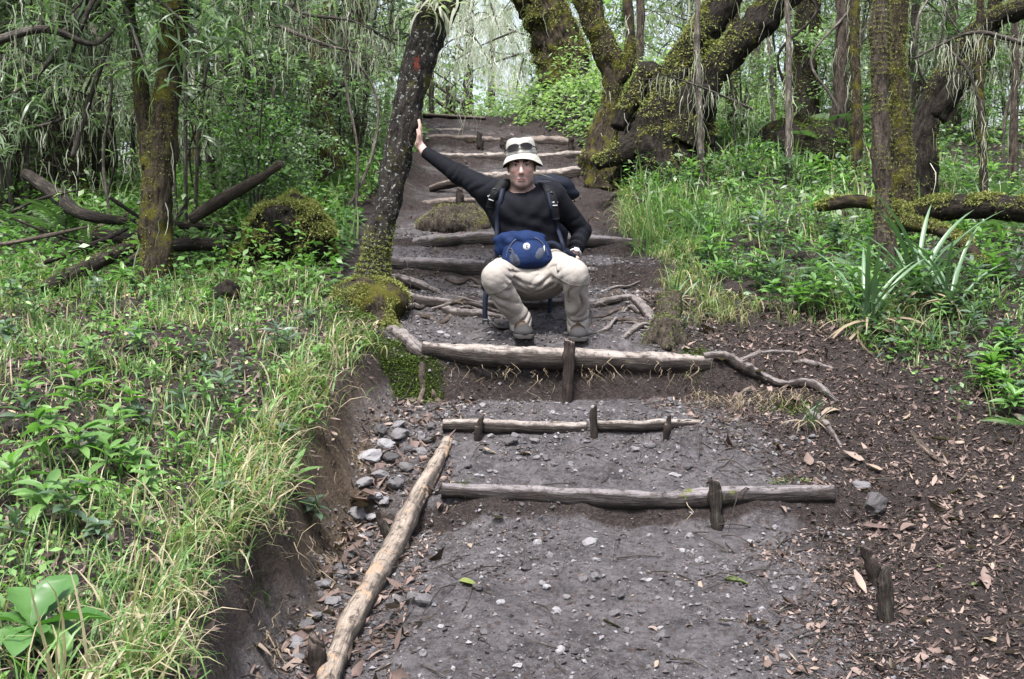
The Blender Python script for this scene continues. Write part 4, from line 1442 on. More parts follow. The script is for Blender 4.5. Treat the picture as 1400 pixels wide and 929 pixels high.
# --- bucket hat
M['hat'] = cloth_mat('cream_hat_cotton', (0.31, 0.303, 0.278), (0.26, 0.252, 0.23), 0.9, 700, 0.25)
M['hat_under'] = cloth_mat('dark_brim_lining', (0.05, 0.05, 0.045), (0.04, 0.04, 0.036), 0.9, 700, 0.2)
hatz = unit(hz + hx * -0.10 + hy * 0.12)
haty = unit(hy - hatz * hy.dot(hatz))
hatx = np.cross(haty, hatz)
HT = np.stack([hatx, haty, hatz], 1)
hat_o = H(0.0, 0.014, 0.060)


def lathe(profile, seg, cen, R, wob=None, sx=1.0, sy=1.0):
    V = []
    prof = np.array(profile)
    a = np.linspace(0, 2 * np.pi, seg, endpoint=False)
    for r, z in prof:
        rr = np.full(seg, r)
        zz_ = np.full(seg, z)
        if wob is not None:
            rr, zz_ = wob(r, z, a)
        V.append(np.stack([rr * np.cos(a) * sx, rr * np.sin(a) * sy, zz_], 1))
    V = np.concatenate(V) @ R.T + cen
    n = len(prof)
    idx = np.arange(n * seg).reshape(n, seg)
    nx = np.roll(idx, -1, 1)
    F = np.stack([idx[:-1], nx[:-1], nx[1:], idx[1:]], -1).reshape(-1, 4)
    return V, [F]


def hatwob(r, z, a):
    rim = np.clip((r - 0.088) / 0.035, 0, 1)
    lump = 0.0025 * np.sin(a * 5 + 1) + 0.0015 * np.sin(a * 11) if r > 0.02 else 0 * a
    return r + lump, z - rim * 0.016 * np.cos(2 * a) - rim * 0.012 * np.cos(a) + (0.004 * np.sin(3 * a + 2) if z > 0.085 else 0) + 0 * a


crown = [(0.0905, 0.0), (0.0905, 0.012), (0.0895, 0.03), (0.087, 0.052), (0.084, 0.074), (0.079, 0.086), (0.070, 0.093), (0.05, 0.097), (0.025, 0.098), (0.0005, 0.098)]
V, F = lathe(crown, 48, hat_o, HT, hatwob, 0.96, 1.12)
hat = wmesh('hat', V, F, M['hat'], man, label='cream bucket hat with a dark lined brim')
brim = [(0.0900, 0.002), (0.100, -0.008), (0.111, -0.024), (0.120, -0.044), (0.1215, -0.0465), (0.1205, -0.048)]
V, F = lathe(brim, 48, hat_o, HT, hatwob, 0.96, 1.10)
o = wmesh('brim', V, F, M['hat'], man)
o.parent = hat
under = [(0.1195, -0.0485), (0.109, -0.028), (0.098, -0.011), (0.086, -0.001)]
V, F = lathe(under, 48, hat_o, HT, hatwob, 0.96, 1.10)
o = wmesh('brim_lining', V, F, M['hat_under'], man)
o.parent = hat
V, F = lathe([(0.0915, 0.001), (0.0928, 0.003), (0.0925, 0.014), (0.0912, 0.0165)], 48, hat_o, HT, hatwob, 0.965, 1.125)
o = wmesh('hat_band', V, F, M['hat'], man)
o.parent = hat

# --- watch on the left wrist
M['steel'] = plain_mat('watch_metal', (0.42, 0.42, 0.44), 0.35, 0.5)
wa = unit(wrL - elL)
wc = wrL + wa * 0.008
u = unit(np.cross(wa, (0, 0, 1.0)))
w = np.cross(wa, u)
loop = [wc + (u * math.cos(t) + w * math.sin(t)) * 0.031 for t in np.linspace(0, 2 * np.pi, 20)]
wt = empty('wrist_watch', wc, 'silver watch on the wrist resting at the hip', 'watch')
V, F, tc = tube(loop, [0.006] * 20, 8, 40, 0, cap=False)
wmesh('watch_strap', V, F, M['steel'], wt)
vc = wc + unit(np.array([0.1, -1.0, 0.4]) - wa * np.dot([0.1, -1.0, 0.4], wa)) * 0.033
wmesh('watch_case', *(lambda r: (r[0], r[1]))(lathe([(0.0, -0.004), (0.017, -0.004), (0.017, 0.003), (0.014, 0.005), (0.0, 0.005)], 20, vc, np.stack([wa, np.cross(unit(vc - wc), wa), unit(vc - wc)], 1))), M['steel'], wt)

# ------------------------------------------------------------------ sunglasses on the hat
M['lens'] = plain_mat('dark_lens', (0.008, 0.006, 0.006), 0.12, 0.25)
M['frame'] = plain_mat('black_frame', (0.012, 0.012, 0.013), 0.35, 0.5)


def HP(a, z, off):
    """point on the hat crown at angle a from the front (towards the viewer's right), height z"""
    r = 0.0905 - 0.07 * max(0, z - 0.02) + off
    return hat_o + HT @ np.array([math.sin(a) * r * 0.96, -math.cos(a) * r * 1.12, z])


sg = empty('sunglasses', HP(0, 0.03, 0), 'dark wrap-around sunglasses resting on the front of the hat', 'sunglasses')
for s in (-1, 1):
    # lens: curved patch following the crown
    na, nb = 13, 9
    VV = []
    for off in (0.009, 0.006):
        for i in range(na):
            for j in range(nb):
                t = i / (na - 1) * 2 - 1
                v = j / (nb - 1) * 2 - 1
                a = s * (0.46 + 0.385 * t)
                hh = 0.0145 * math.sqrt(max(0, 1 - abs(t) ** 2.6)) + 0.0008
                z = 0.040 + v * hh - 0.004 * t
                VV.append(HP(a, z, off))
    VV = np.array(VV)
    idx = np.arange(2 * na * nb).reshape(2, na, nb)
    F = []
    for l in (0, 1):
        q = np.stack([idx[l, :-1, :-1], idx[l, 1:, :-1], idx[l, 1:, 1:], idx[l, :-1, 1:]], -1).reshape(-1, 4)
        F.append(q if l == 0 else q[:, ::-1])
    wmesh('lens', VV, [np.concatenate(F)], M['lens'], sg)
    rim = []
    for t in np.linspace(0, 2 * np.pi, 25):
        ct, st = math.cos(t), math.sin(t)
        rim.append(HP(s * (0.46 + 0.395 * ct), 0.040 + 0.016 * math.copysign(abs(st) ** 0.8, st) - 0.004 * ct, 0.0085))
    V, F2, tc = tube(rim, [0.0028] * 25, 6, 50, 0, cap=False)
    wmesh('rim', V, F2, M['frame'], sg)
    arm = [HP(s * a, 0.040 - 0.012 * max(0, a - 0.8), 0.006) for a in (0.83, 0.95, 1.2, 1.5, 1.8)]
    V, F2, tc = tube(arm, [0.0045, 0.004, 0.0035, 0.003, 0.003], 6, 20, 0)
    wmesh('temple_arm', V, F2, M['frame'], sg)
V, F2, tc = tube([HP(-0.1, 0.045, 0.009), HP(0, 0.049, 0.011), HP(0.1, 0.045, 0.009)], [0.003] * 3, 6, 10, 0)
wmesh('bridge', V, F2, M['frame'], sg)

# ------------------------------------------------------------------ backpack
M['pack'] = cloth_mat('navy_pack_nylon', (0.007, 0.009, 0.016), (0.005, 0.006, 0.011), 0.6, 500, 0.35)
M['pack_black'] = cloth_mat('black_pack_mesh', (0.010, 0.010, 0.012), (0.007, 0.007, 0.008), 0.7, 500, 0.3)
M['strap'] = cloth_mat('navy_strap_webbing', (0.010, 0.013, 0.024), (0.008, 0.010, 0.019), 0.6, 900, 0.15)
M['print'] = plain_mat('white_print', (0.45, 0.45, 0.47), 0.7, 0.2)
M['buckle'] = plain_mat('black_plastic', (0.012, 0.012, 0.013), 0.35, 0.5)
bpc = J(731, 325, 7.31)
bp = empty('backpack', bpc - np.array([0, 0, 0.35]), 'large navy backpack worn on the back of the man', 'backpack')


def pack_sdf(p):
    d = rbox(p, bpc, (0.165, 0.105, 0.30), 0.07)
    d = smin(d, rbox(p, bpc + np.array([0.10, 0.02, -0.03]), (0.10, 0.08, 0.20), 0.06), 0.03)
    d = smin(d, rbox(p, bpc + np.array([-0.10, 0.03, -0.10]), (0.09, 0.08, 0.16), 0.06), 0.03)
    return d + fold(p, (0, 0, 1), 60, 0.004, bpc, 0.3, 30)


sdf_part('pack_bag', pack_sdf, bpc - 0.42, bpc + 0.42, 0.008, M['pack'], bp)
lidc = J(752, 254, 7.27)
sdf_part('top_lid', lambda p: smin(ell(p, lidc, (0.145, 0.115, 0.065)), ell(p, lidc + np.array([0.05, 0.03, -0.05]), (0.13, 0.11, 0.05)), 0.04) + fold(p, (1, 0, 0.3), 70, 0.004, lidc, 0.12, 31), lidc - 0.24, lidc + 0.24, 0.006, M['pack'], bp)
V, F, tc = tube([J(737, 238, 7.17), J(758, 246, 7.15), J(775, 262, 7.17)], [0.003] * 3, 6, 16, 0)
wmesh('lid_zip', V, F, M['buckle'], bp)


def ribbon(pts, width, thick, side, n=24):
    """flat strap along pts, its width along 'side'"""
    C = catmull(np.array(pts, float), n)
    side = unit(side)
    tan = np.gradient(C, axis=0)
    tan /= np.linalg.norm(tan, axis=1)[:, None]
    S = side - tan * (tan @ side)[:, None]
    S /= np.linalg.norm(S, axis=1)[:, None]
    N = np.cross(tan, S)
    V = np.concatenate([C - S * width / 2 - N * thick / 2, C + S * width / 2 - N * thick / 2, C + S * width / 2 + N * thick / 2, C - S * width / 2 + N * thick / 2])
    F = []
    for k in range(4):
        a = k * n + np.arange(n - 1)
        b = ((k + 1) % 4) * n + np.arange(n - 1)
        F.append(np.stack([a, b, b + 1, a + 1], 1))
    ends = np.array([[0, n, 2 * n, 3 * n], [4 * n - 1, 3 * n - 1, 2 * n - 1, n - 1]])
    return V, [np.concatenate(F + [ends])]


def on_shirt(px, py, lift=0.012):
    """point just in front of the shirt seen at px,py"""
    ds = np.arange(6.6, 7.3, 0.004)
    pts = np.array([P(px, py, d) for d in ds])
    v = shirt_sdf(pts)
    i = int(np.argmax(v < 0)) if (v < 0).any() else len(ds) // 2
    return P(px, py, ds[i]) + np.array([0, -lift, 0])


# padded shoulder straps
for pts, wd in (([(692, 249), (685, 256), (677, 268), (672, 284)], 0.062), ([(744, 254), (751, 262), (756, 282), (758, 300)], 0.058)):
    pp = [on_shirt(*a) for a in pts]
    pp[0] = pp[0] + np.array([0, 0.05, 0.01])
    pp = [P(pts[0][0] + (2 if pts[0][0] < 700 else -2), pts[0][1] - 1, 7.17)] + pp
    V, F = ribbon(pp, wd, 0.016, (1, 0.1, -0.1))
    o = wmesh('shoulder_strap', V, F, M['pack_black'], bp)
# webbing
for pts, wd in (([(689, 252), (684, 275), (680, 305), (679, 340), (680, 372)], 0.026), ([(758, 298), (762, 312), (768, 330), (772, 345)], 0.022), ([(749, 262), (753, 282), (757, 300)], 0.02)):
    pp = [on_shirt(a, b, 0.022) for a, b in pts]
    V, F = ribbon(pp, wd, 0.004, (1, 0.1, 0))
    wmesh('webbing', V, F, M['strap'], bp)
# adjuster rings and printed marks on the straps
for (px, py) in ((676, 262), (754, 267)):
    c0 = on_shirt(px, py, 0.022)
    loop = [c0 + np.array([0.015 * math.cos(t), 0, 0.015 * math.sin(t)]) for t in np.linspace(0, 2 * np.pi, 18)]
    V, F, tc = tube(loop, [0.0035] * 18, 6, 32, 0, cap=False)
    wmesh('strap_ring', V, F, M['buckle'], bp)


def quad(c, ux, uz, w_, h_, t=0.002):
    ux, uz = unit(ux), unit(uz)
    n = np.cross(ux, uz)
    V = []
    for sN in (-1, 1):
        for a, b in ((-1, -1), (1, -1), (1, 1), (-1, 1)):
            V.append(np.asarray(c) + ux * a * w_ / 2 + uz * b * h_ / 2 + n * sN * t / 2)
    F = np.array([[0, 3, 2, 1], [4, 5, 6, 7], [0, 1, 5, 4], [1, 2, 6, 5], [2, 3, 7, 6], [3, 0, 4, 7]])
    return np.array(V), [F]


for (px, py, wd, hh, sl) in ((671.5, 274, 0.030, 0.0055, -0.35), (756, 281.5, 0.050, 0.006, 0.02)):
    V, F = quad(on_shirt(px, py, 0.024), (1, 0.1, sl), (0, 0, 1), wd, hh)
    wmesh('printed_line', V, F, M['print'], bp)
for (x0, py, n, sl) in ((667.5, 269, 3, -0.35), (754.5, 277.3, 4, 0.02)):
    for k in range(n):
        V, F = quad(on_shirt(x0 + k * 2.4, py - sl * k * -2.0, 0.024), (1, 0.1, sl), (0, 0, 1), 0.0068, 0.0095 if k % 2 else 0.008)
        wmesh('printed_letter', V, F, M['print'], bp)
# hip fin on the viewer's left, dangling straps with buckles
fin = J(668, 372, 7.0)
sdf_part('hip_fin', lambda p: smin(ell(p, fin, (0.035, 0.10, 0.075)), ell(p, fin + np.array([-0.015, -0.02, -0.06]), (0.03, 0.06, 0.06)), 0.03), fin - 0.2, fin + 0.2, 0.006, M['pack_black'], bp)
for pts, wd in (([(668, 385, 6.94), (664, 405, 6.93), (663, 425, 6.93), (664, 440, 6.94)], 0.030), ([(752, 405, 7.25), (752, 420, 7.24), (750, 432, 7.24)], 0.024)):
    pp = [P(*a) for a in pts]
    V, F = ribbon(pp, wd, 0.004, (1, 0.15, 0), 14)
    wmesh('hanging_strap', V, F, M['strap'], bp)
    sdf_part('buckle', lambda p: smax(rbox(p, pp[-1], (0.020, 0.008, 0.016), 0.004), -rbox(p, pp[-1] + np.array([0, 0, -0.006]), (0.010, 0.02, 0.004), 0.001), 0.002), pp[-1] - 0.04, pp[-1] + 0.04, 0.003, M['buckle'], bp)

# ------------------------------------------------------------------ blue waist bag
M['blue'] = cloth_mat('blue_bag_nylon', (0.006, 0.0165, 0.058), (0.004, 0.011, 0.040), 0.8, 500, 0.25, 0.0, 22)
M['grey_mesh'] = cloth_mat('grey_mesh_patch', (0.042, 0.048, 0.068), (0.034, 0.04, 0.056), 0.7, 600, 0.15)
M['piping'] = plain_mat('dark_piping', (0.018, 0.024, 0.05), 0.5)
wbc = J(720, 344, 6.86)
wb = empty('waist_bag', wbc - np.array([0, 0, 0.09]), 'blue half-moon waist bag at the belly of the man', 'waist bag')
wbt = unit(np.array([0.0, -1.0, 0.22]))       # front faces slightly up
WX = unit(np.array([1.0, 0, 0.06]))
WZ = unit(np.cross(WX, -wbt))
WZ = WZ if WZ[2] > 0 else -WZ
WR = np.stack([WX, -wbt, WZ], 1)
WL = lambda x, y, z: wbc + WR @ np.array([x, y, z])


def bag_sdf(p):
    q = (p - wbc) @ WR
    z = q[:, 2]
    # half-moon: wide rounded base, arched top
    w_ = 0.142 * np.sqrt(np.clip(1 - np.clip((z + 0.055) / 0.155, 0, 1) ** 2.2, 0.02, 1)) * (1 - 0.35 * np.clip((-z - 0.055) / 0.06, 0, 1) ** 2)
    qs = q.copy()
    qs[:, 0] = q[:, 0] * 0.142 / np.maximum(w_, 0.04)
    d = rbox(qs, (0, 0, -0.005), (0.143, 0.062, 0.100), 0.045)
    d = smin(d, ell(q, (0, -0.045, -0.03), (0.10, 0.035, 0.06)), 0.03)
    return d * 0.7


sdf_part('bag_body', bag_sdf, wbc - 0.2, wbc + 0.2, 0.0045, M['blue'], wb)


def on_bag(x, z, lift=0.003):
    ys = np.arange(-0.14, 0.05, 0.002)
    pts = np.array([WL(x, y, z) for y in ys])
    v = bag_sdf(pts)
    i = int(np.argmax(v < 0)) if (v < 0).any() else len(ys) // 2
    return pts[i] + wbt * lift


# flap over the top
def flap_sdf(p):
    q = (p - wbc) @ WR
    d = smin(ell(q, (-0.035, 0.015, 0.078), (0.150, 0.075, 0.042)), cone(q, np.array([-0.10, 0.0, 0.06]), np.array([-0.15, 0.02, 0.02]), 0.045, 0.03), 0.04)
    d = smin(d, bag_sdf(p) - 0.002 + 0.2 * np.maximum(0, 0.06 - q[:, 2]), 0.03)
    return d + fold(p, (0.7, 0, 0.7), 100, 0.004, wbc + np.array([-0.08, -0.05, 0.09]), 0.09, 41)


sdf_part('top_flap', flap_sdf, wbc - 0.2, wbc + 0.22, 0.0045, M['blue'], wb)
arc = [on_bag(0.118 * math.cos(t), -0.06 + 0.135 * math.sin(t), 0.002) for t in np.linspace(0.1, math.pi - 0.1, 17)]
V, F, tc = tube(arc, [0.0045] * 17, 6, 50, 0)
wmesh('zip_piping', V, F, M['piping'], wb)


def patch(cx, cz, rx, rz, ang, n=9, lift=0.0035):
    V = [on_bag(cx, cz, lift)]
    F = []
    m = 22
    for ring in range(1, 4):
        for k in range(m):
            t = 2 * math.pi * k / m
            x, z = rx * math.cos(t) * ring / 3, rz * math.sin(t) * ring / 3
            V.append(on_bag(cx + x * math.cos(ang) - z * math.sin(ang), cz + x * math.sin(ang) + z * math.cos(ang), lift * (1 if ring < 3 else 0.2)))
    tri = [[0, 1 + k, 1 + (k + 1) % m] for k in range(m)]
    for ring in range(2):
        for k in range(m):
            a, b = 1 + ring * m + k, 1 + ring * m + (k + 1) % m
            F.append([a, a + m, b + m, b])
    return np.array(V), [np.array(F), np.array(tri)]


for (cx, cz, rx, rz, an) in ((-0.070, -0.060, 0.026, 0.046, 0.35), (0.072, -0.030, 0.022, 0.040, -0.6)):
    V, F = patch(cx, cz, rx, rz, an)
    wmesh('mesh_patch', V, F, M['grey_mesh'], wb)
for k in range(2):
    pp = [on_bag(-0.098 + 0.02 * t, -0.012 + 0.017 * k - 0.05 * t * t + 0.03 * t, 0.004) for t in np.linspace(0, 1.6, 6)]
    V, F, tc = tube(pp, [0.004] * 6, 6, 12, 0)
    wmesh('mesh_rib', V, F, M['grey_mesh'], wb)
# round badge: white disc, dark ring, dark mark
bc_ = on_bag(0.0, 0.012, 0.004)
BRR = np.stack([WX, WZ, wbt], 1)
for nm, prof, mt, dz in (('badge', [(0.0, 0.002), (0.0185, 0.002), (0.020, 0.0), (0.020, -0.004)], M['print'], 0.0), ('badge_ring', [(0.0148, 0.0028), (0.0165, 0.0028)], M['piping'], 0.0)):
    V, F = lathe(prof, 24, bc_, BRR)
    wmesh(nm, V, F, mt, wb)
for (x, z, w_, h_) in ((-0.002, 0.0, 0.0045, 0.017), (0.003, 0.005, 0.009, 0.004), (0.001, -0.007, 0.012, 0.0035)):
    V, F = quad(bc_ + WX * x + WZ * z + wbt * 0.003, WX, WZ, w_, h_)
    wmesh('badge_mark', V, F, M['piping'], wb)
# waist straps
V, F = ribbon([WL(0.10, 0.0, 0.03), J(756, 333, 6.92), J(770, 341, 6.94), J(783, 349, 6.97), J(792, 354, 7.05)], 0.030, 0.006, (0, 0.2, 1), 18)
wmesh('waist_strap', V, F, M['strap'], wb)
V, F = ribbon([WL(-0.10, 0.0, -0.02), J(686, 360, 6.92), J(674, 370, 6.95), J(667, 378, 7.0)], 0.030, 0.006, (0, 0.2, 1), 18)
wmesh('waist_strap', V, F, M['strap'], wb)
for (x, z) in ((0.108, -0.005),):
    V, F = quad(on_bag(x - 0.01, z, 0.006), WX + WZ * 0.5, WZ, 0.006, 0.035)
    wmesh('zip_pull', V, F, M['print'], wb)

# ------------------------------------------------------------------ vegetation helpers
def moss_on(V, N, n_, size_, seed, up_bias=0.0, val=(0.3, 0.9), zmax=None, zmin=None, thr=None):
    """small moss tufts spread over a surface given by vertices and normals"""
    n = int(n_ * 3)
    size = size_ * 0.62
    r = np.random.default_rng(seed)
    w = np.clip(0.25 + up_bias * N[:, 2], 0.02, 3)
    if zmax is not None:
        w = w * smooth((zmax - V[:, 2]) / 0.25)
    if zmin is not None:
        w = w * smooth((V[:, 2] - zmin) / 0.2)
    pn = fbm(V * 5.0, 3, seed)
    w = w * smooth((pn - (thr if thr is not None else -0.15)) / 0.25) + 1e-9
    i = r.choice(len(V), n, p=w / w.sum())
    T = V[i] + r.normal(0, size * 0.5, (n, 3)) + N[i] * size * 0.1
    az = np.arctan2(N[i, 1], N[i, 0]) + r.normal(0, 0.9, n)
    pit = np.arcsin(np.clip(N[i, 2], -1, 1)) * 0.6 + r.normal(-0.25, 0.6, n)
    Mx = rotm(az, pit, r.uniform(-1.5, 1.5, n)) * (size * r.uniform(0.6, 1.5, n))[:, None, None]
    lv, lf = diamond(0.34, 0.35)
    return merge([(lv, lf, Mx, T, np.clip(r.uniform(val[0], val[1], n) + 0.15 * N[i, 2], 0, 1))])


def normals(V, faces):
    N = np.zeros_like(V)
    for F in faces:
        a, b, c = V[F[:, 0]], V[F[:, 1]], V[F[:, 2]]
        n = np.cross(b - a, c - a)
        for k in range(F.shape[1]):
            np.add.at(N, F[:, k], n)
    return N / (np.linalg.norm(N, axis=1)[:, None] + 1e-12)


def strands(T, length, width, seed, n=4, sway=0.06):
    """hanging strips from points T"""
    r = np.random.default_rng(seed)
    K = len(T)
    L = length * r.uniform(0.4, 1.3, K)
    t = np.linspace(0, 1, n + 1)
    off = np.cumsum(r.normal(0, sway, (K, n + 1, 2)), 1) * L[:, None, None]
    off[:, 0] = 0
    C = np.zeros((K, n + 1, 3))
    C[:, :, :2] = off
    C[:, :, 2] = -t[None] * L[:, None]
    C += T[:, None, :]
    a = r.uniform(0, np.pi, K)
    side = np.stack([np.cos(a), np.sin(a), 0 * a], 1)
    w = width * r.uniform(0.5, 1.4, K)[:, None] * (1 - 0.8 * t[None] ** 2)
    A = C + side[:, None, :] * w[:, :, None] / 2
    B = C - side[:, None, :] * w[:, :, None] / 2
    V = np.stack([A, B], 2).reshape(-1, 3)
    base = (np.arange(K) * 2 * (n + 1))[:, None]
    i = np.arange(n)[None] * 2 + base
    F = np.stack([i, i + 1, i + 3, i + 2], -1).reshape(-1, 4)
    return V, [F], np.repeat(np.clip(r.uniform(0, 1, K), 0, 1), 2 * (n + 1))


def branch_set(start, dirs, length, r0, seed, n=4, sag=0.3, wig=0.12):
    """list of tubes: wavy branches"""
    r = np.random.default_rng(seed)
    out, tips = [], []
    for s, d in zip(start, dirs):
        L = length * r.uniform(0.6, 1.3)
        pts = [np.array(s, float)]
        d = unit(d)
        for k in range(n):
            d = unit(d + r.normal(0, wig, 3) + np.array([0, 0, -sag / n]))
            pts.append(pts[-1] + d * L / n)
        rr = np.linspace(r0, r0 * 0.25, n + 1)
        out.append(tube(pts, rr, 5, n * 3 + 1, 0.15, 9, seed))
        tips.append(np.array(pts))
    return out, tips


def pleaf_tufts(C, seed, per=9, L=0.16, W=0.014, spread=0.7, droop=1.1, n=3):
    """tufts of long narrow drooping leaves at points C"""
    r = np.random.default_rng(seed)
    K = len(C) * per
    T = np.repeat(C, per, 0) + r.normal(0, 0.02, (K, 3))
    az = r.uniform(0, 2 * np.pi, K)
    pit = r.normal(0.2, 0.6, K)
    s = r.uniform(0.6, 1.3, K)
    lv, lf = leaf(L, W, n, droop, 0.0, 'lance', 1)
    v = np.clip(np.repeat(r.uniform(0.1, 0.75, len(C)), per) + r.normal(0, 0.14, K), 0, 1)
    return (lv, lf, rotm(az, pit, r.normal(0, 0.6, K)) * s[:, None, None], T, v)


def oleaf_cloud(C, seed, per=14, L=0.05, W=0.026, rad=0.12, n=2, flat=0.5):
    """clusters of small broad leaves round points C"""
    r = np.random.default_rng(seed)
    K = len(C) * per
    T = np.repeat(C, per, 0) + r.normal(0, rad, (K, 3)) * np.array([1, 1, 0.7])
    lv, lf = leaf(L, W, n, 0.5, 0.1, 'ovate', 1)
    v = np.clip(np.repeat(r.uniform(0.1, 0.7, len(C)), per) + r.normal(0, 0.15, K), 0, 1)
    return (lv, lf, rotm(r.uniform(0, 6.28, K), r.normal(-0.1, flat, K), r.normal(0, 0.5, K)) * r.uniform(0.6, 1.4, K)[:, None, None], T, v)


def add_leaves(name, items, mat, parent, kind=None):
    V, F, v = merge(items)
    return wmesh(name, V, F, mat, parent, {'v': v}, kind=kind)


def px_path(pts):
    """(px,py,d,rpx) list -> world points and radii"""
    return [P(a, b, d) for a, b, d, r in pts], [r * d / FPX for a, b, d, r in pts]


def tree(label, stems, mat, seed, moss=0, moss_size=0.03, moss_mat='moss', up=0.3, lichen=0, crown=None, name='tree', seg=22, cat='tree', group=None, zmax=None, thr=None, amp=0.16, foliage='narrow', lich_len=0.25, lich_w=0.006):
    p0, r0 = px_path(stems[0])
    base = p0[0].copy()
    t = empty(name, base, label, cat, group)
    allV, allN = [], []
    for k, st in enumerate(stems):
        pts, rad = px_path(st)
        if k == 0:      # sink the foot below the ground and let it flare
            g = gz1(pts[0][0], pts[0][1])
            pts = [np.array([pts[0][0], pts[0][1], min(g, pts[0][2]) - 0.12])] + pts
            rad = [rad[0] * 1.35] + rad
        length = sum(np.linalg.norm(np.array(b) - a) for a, b in zip(pts[:-1], pts[1:]))
        rings = int(np.clip(length / 0.045, 10, 110))
        V, F, tc = tube(pts, rad, int(seg * 1.5) if k == 0 else 20, int(rings * 1.4), amp * 1.2, 5, seed + k, 1.0, 0.15)
        wmesh('trunk' if k == 0 else 'limb', V, F, M[mat], t, {'tc': tc})
        allV.append(V)
        allN.append(normals(V, F))
    V = np.concatenate(allV)
    N = np.concatenate(allN)
    if moss:
        mv, mf, mval = moss_on(V, N, moss, moss_size, seed, up, zmax=zmax, thr=thr)
        wmesh('moss', mv, mf, M[moss_mat], t, {'v': mval}, kind='stuff')
    if lichen:
        r = np.random.default_rng(seed + 50)
        i = r.integers(0, len(V), lichen)
        sv, sf, sval = strands(V[i], lich_len, lich_w, seed)
        wmesh('hanging_lichen', sv, sf, M['lichen'], t, {'v': sval}, kind='stuff')
    if crown:
        # crown: (centre px,py,d, radii in m, clusters)
        r = np.random.default_rng(seed + 9)
        items = []
        tb = []
        for (cx, cy, cd_, ra, ncl) in crown:
            c = P(cx, cy, cd_)
            Q = c + r.normal(0, 0.5, (ncl, 3)) * np.array(ra)
            st = V[r.integers(len(V) - 60, len(V), 6)]
            for s_ in range(6):
                e = Q[r.integers(0, ncl)]
                mid = (st[s_] + e) / 2 + r.normal(0, 0.15, 3)
                tb.append(tube([st[s_], mid, e], [0.03, 0.018, 0.006], 5, 10, 0.15, 9, seed + s_))
            if foliage == 'narrow':
                items.append(pleaf_tufts(Q, seed + 3))
            else:
                items.append(oleaf_cloud(Q, seed + 3))
        bv, bf, btc = join_tubes(tb)
        wmesh('branches', bv, bf, M['twig'], t, {'tc': btc})
        add_leaves('crown', items, M['leaf_narrow'] if foliage == 'narrow' else M['leaf'], t)
    return t


# ------------------------------------------------------------------ the trees one can tell apart
# leaning tree under the man's hand
T1 = tree('dark leaning tree with white lichen spots that the man leans his hand on',
          [[(508, 392, 7.42, 25), (513, 355, 7.42, 20), (527, 290, 7.42, 17.5), (541, 225, 7.42, 18), (556, 160, 7.42, 19), (569, 100, 7.42, 20.5), (585, 45, 7.44, 23), (602, 0, 7.46, 25), (624, -90, 7.5, 22), (642, -230, 7.6, 18), (650, -420, 7.8, 13)],
           [(606, -20, 7.46, 15.5), (560, -90, 7.4, 12.0), (520, -200, 7.3, 7.7)]],
          'bark_dark', 11, moss=2600, moss_size=0.02, up=0.2, zmax=1.75, thr=-0.3, amp=0.10,
          crown=[(560, -260, 7.2, (0.9, 0.8, 0.5), 130), (720, -330, 7.6, (0.8, 0.8, 0.5), 110)])
bark_red = bark_mat('dark_bark_with_red_mark', (0.012, 0.0105, 0.010), (0.062, 0.055, 0.049), 0.40, 1.35,
                    red=tuple((P(569, 86, 7.29) - np.array(T1.location)).tolist()))
for c in T1.children:
    if c.name.startswith('trunk'):
        c.data.materials[0] = bark_red
# epiphyte straps round its top
ep = empty('epiphyte', P(600, 20, 7.35), 'tuft of pale strap leaves growing on the top of the leaning tree', 'plant')
r = np.random.default_rng(5)
lv, lf = leaf(0.26, 0.016, 6, 1.9, 0.1, 'strap', 2)
me_s = make_mesh('strap_leaf', lv, [lf], {'v': np.full(len(lv), 0.5)})
me_s.materials.append(M['lichen'])
for k in range(34):
    o = link('strap_leaf', me_s, None, ep)
    a = r.uniform(-math.pi, 0)
    o.location = Vector((r.uniform(-0.11, 0.11), -0.03 + r.uniform(-0.06, 0.05), r.uniform(-0.02, 0.10)))
    o.rotation_euler = Matrix(rotm(a, r.uniform(-0.2, 0.9), r.normal(0, 0.4)).tolist()).to_euler()
    o.scale = (r.uniform(0.6, 1.2),) * 3

tree('upright brown tree with flaking mossy bark in front of the rotten logs',
     [[(212, 400, 7.6, 23), (214, 345, 7.6, 20), (213, 300, 7.6, 20), (220, 220, 7.6, 19), (226, 140, 7.6, 18), (236, 50, 7.6, 17), (240, -40, 7.6, 16), (236, -200, 7.6, 13)],
      [(205, 230, 7.62, 11), (196, 160, 7.7, 10), (190, 90, 7.75, 9), (178, 20, 7.8, 8), (168, -80, 7.8, 7)]],
     'bark_moss', 22, moss=2600, moss_size=0.018, up=0.0, lichen=60, crown=[(260, -120, 7.4, (0.9, 0.6, 0.35), 110), (110, -140, 7.5, (0.8, 0.6, 0.35), 90), (285, 25, 7.4, (0.45, 0.4, 0.3), 46), (170, 20, 7.5, (0.5, 0.4, 0.3), 40), (70, 60, 7.8, (0.4, 0.4, 0.4), 30)], amp=0.18)
tree('broad brown mossy trunk standing at the far left',
     [[(80, 262, 10.4, 36), (88, 215, 10.4, 28), (92, 150, 10.4, 24), (96, 60, 10.4, 20), (104, -60, 10.4, 18)]], 'bark_grey', 33, moss=1500, moss_size=0.025, lichen=160, up=0.0)
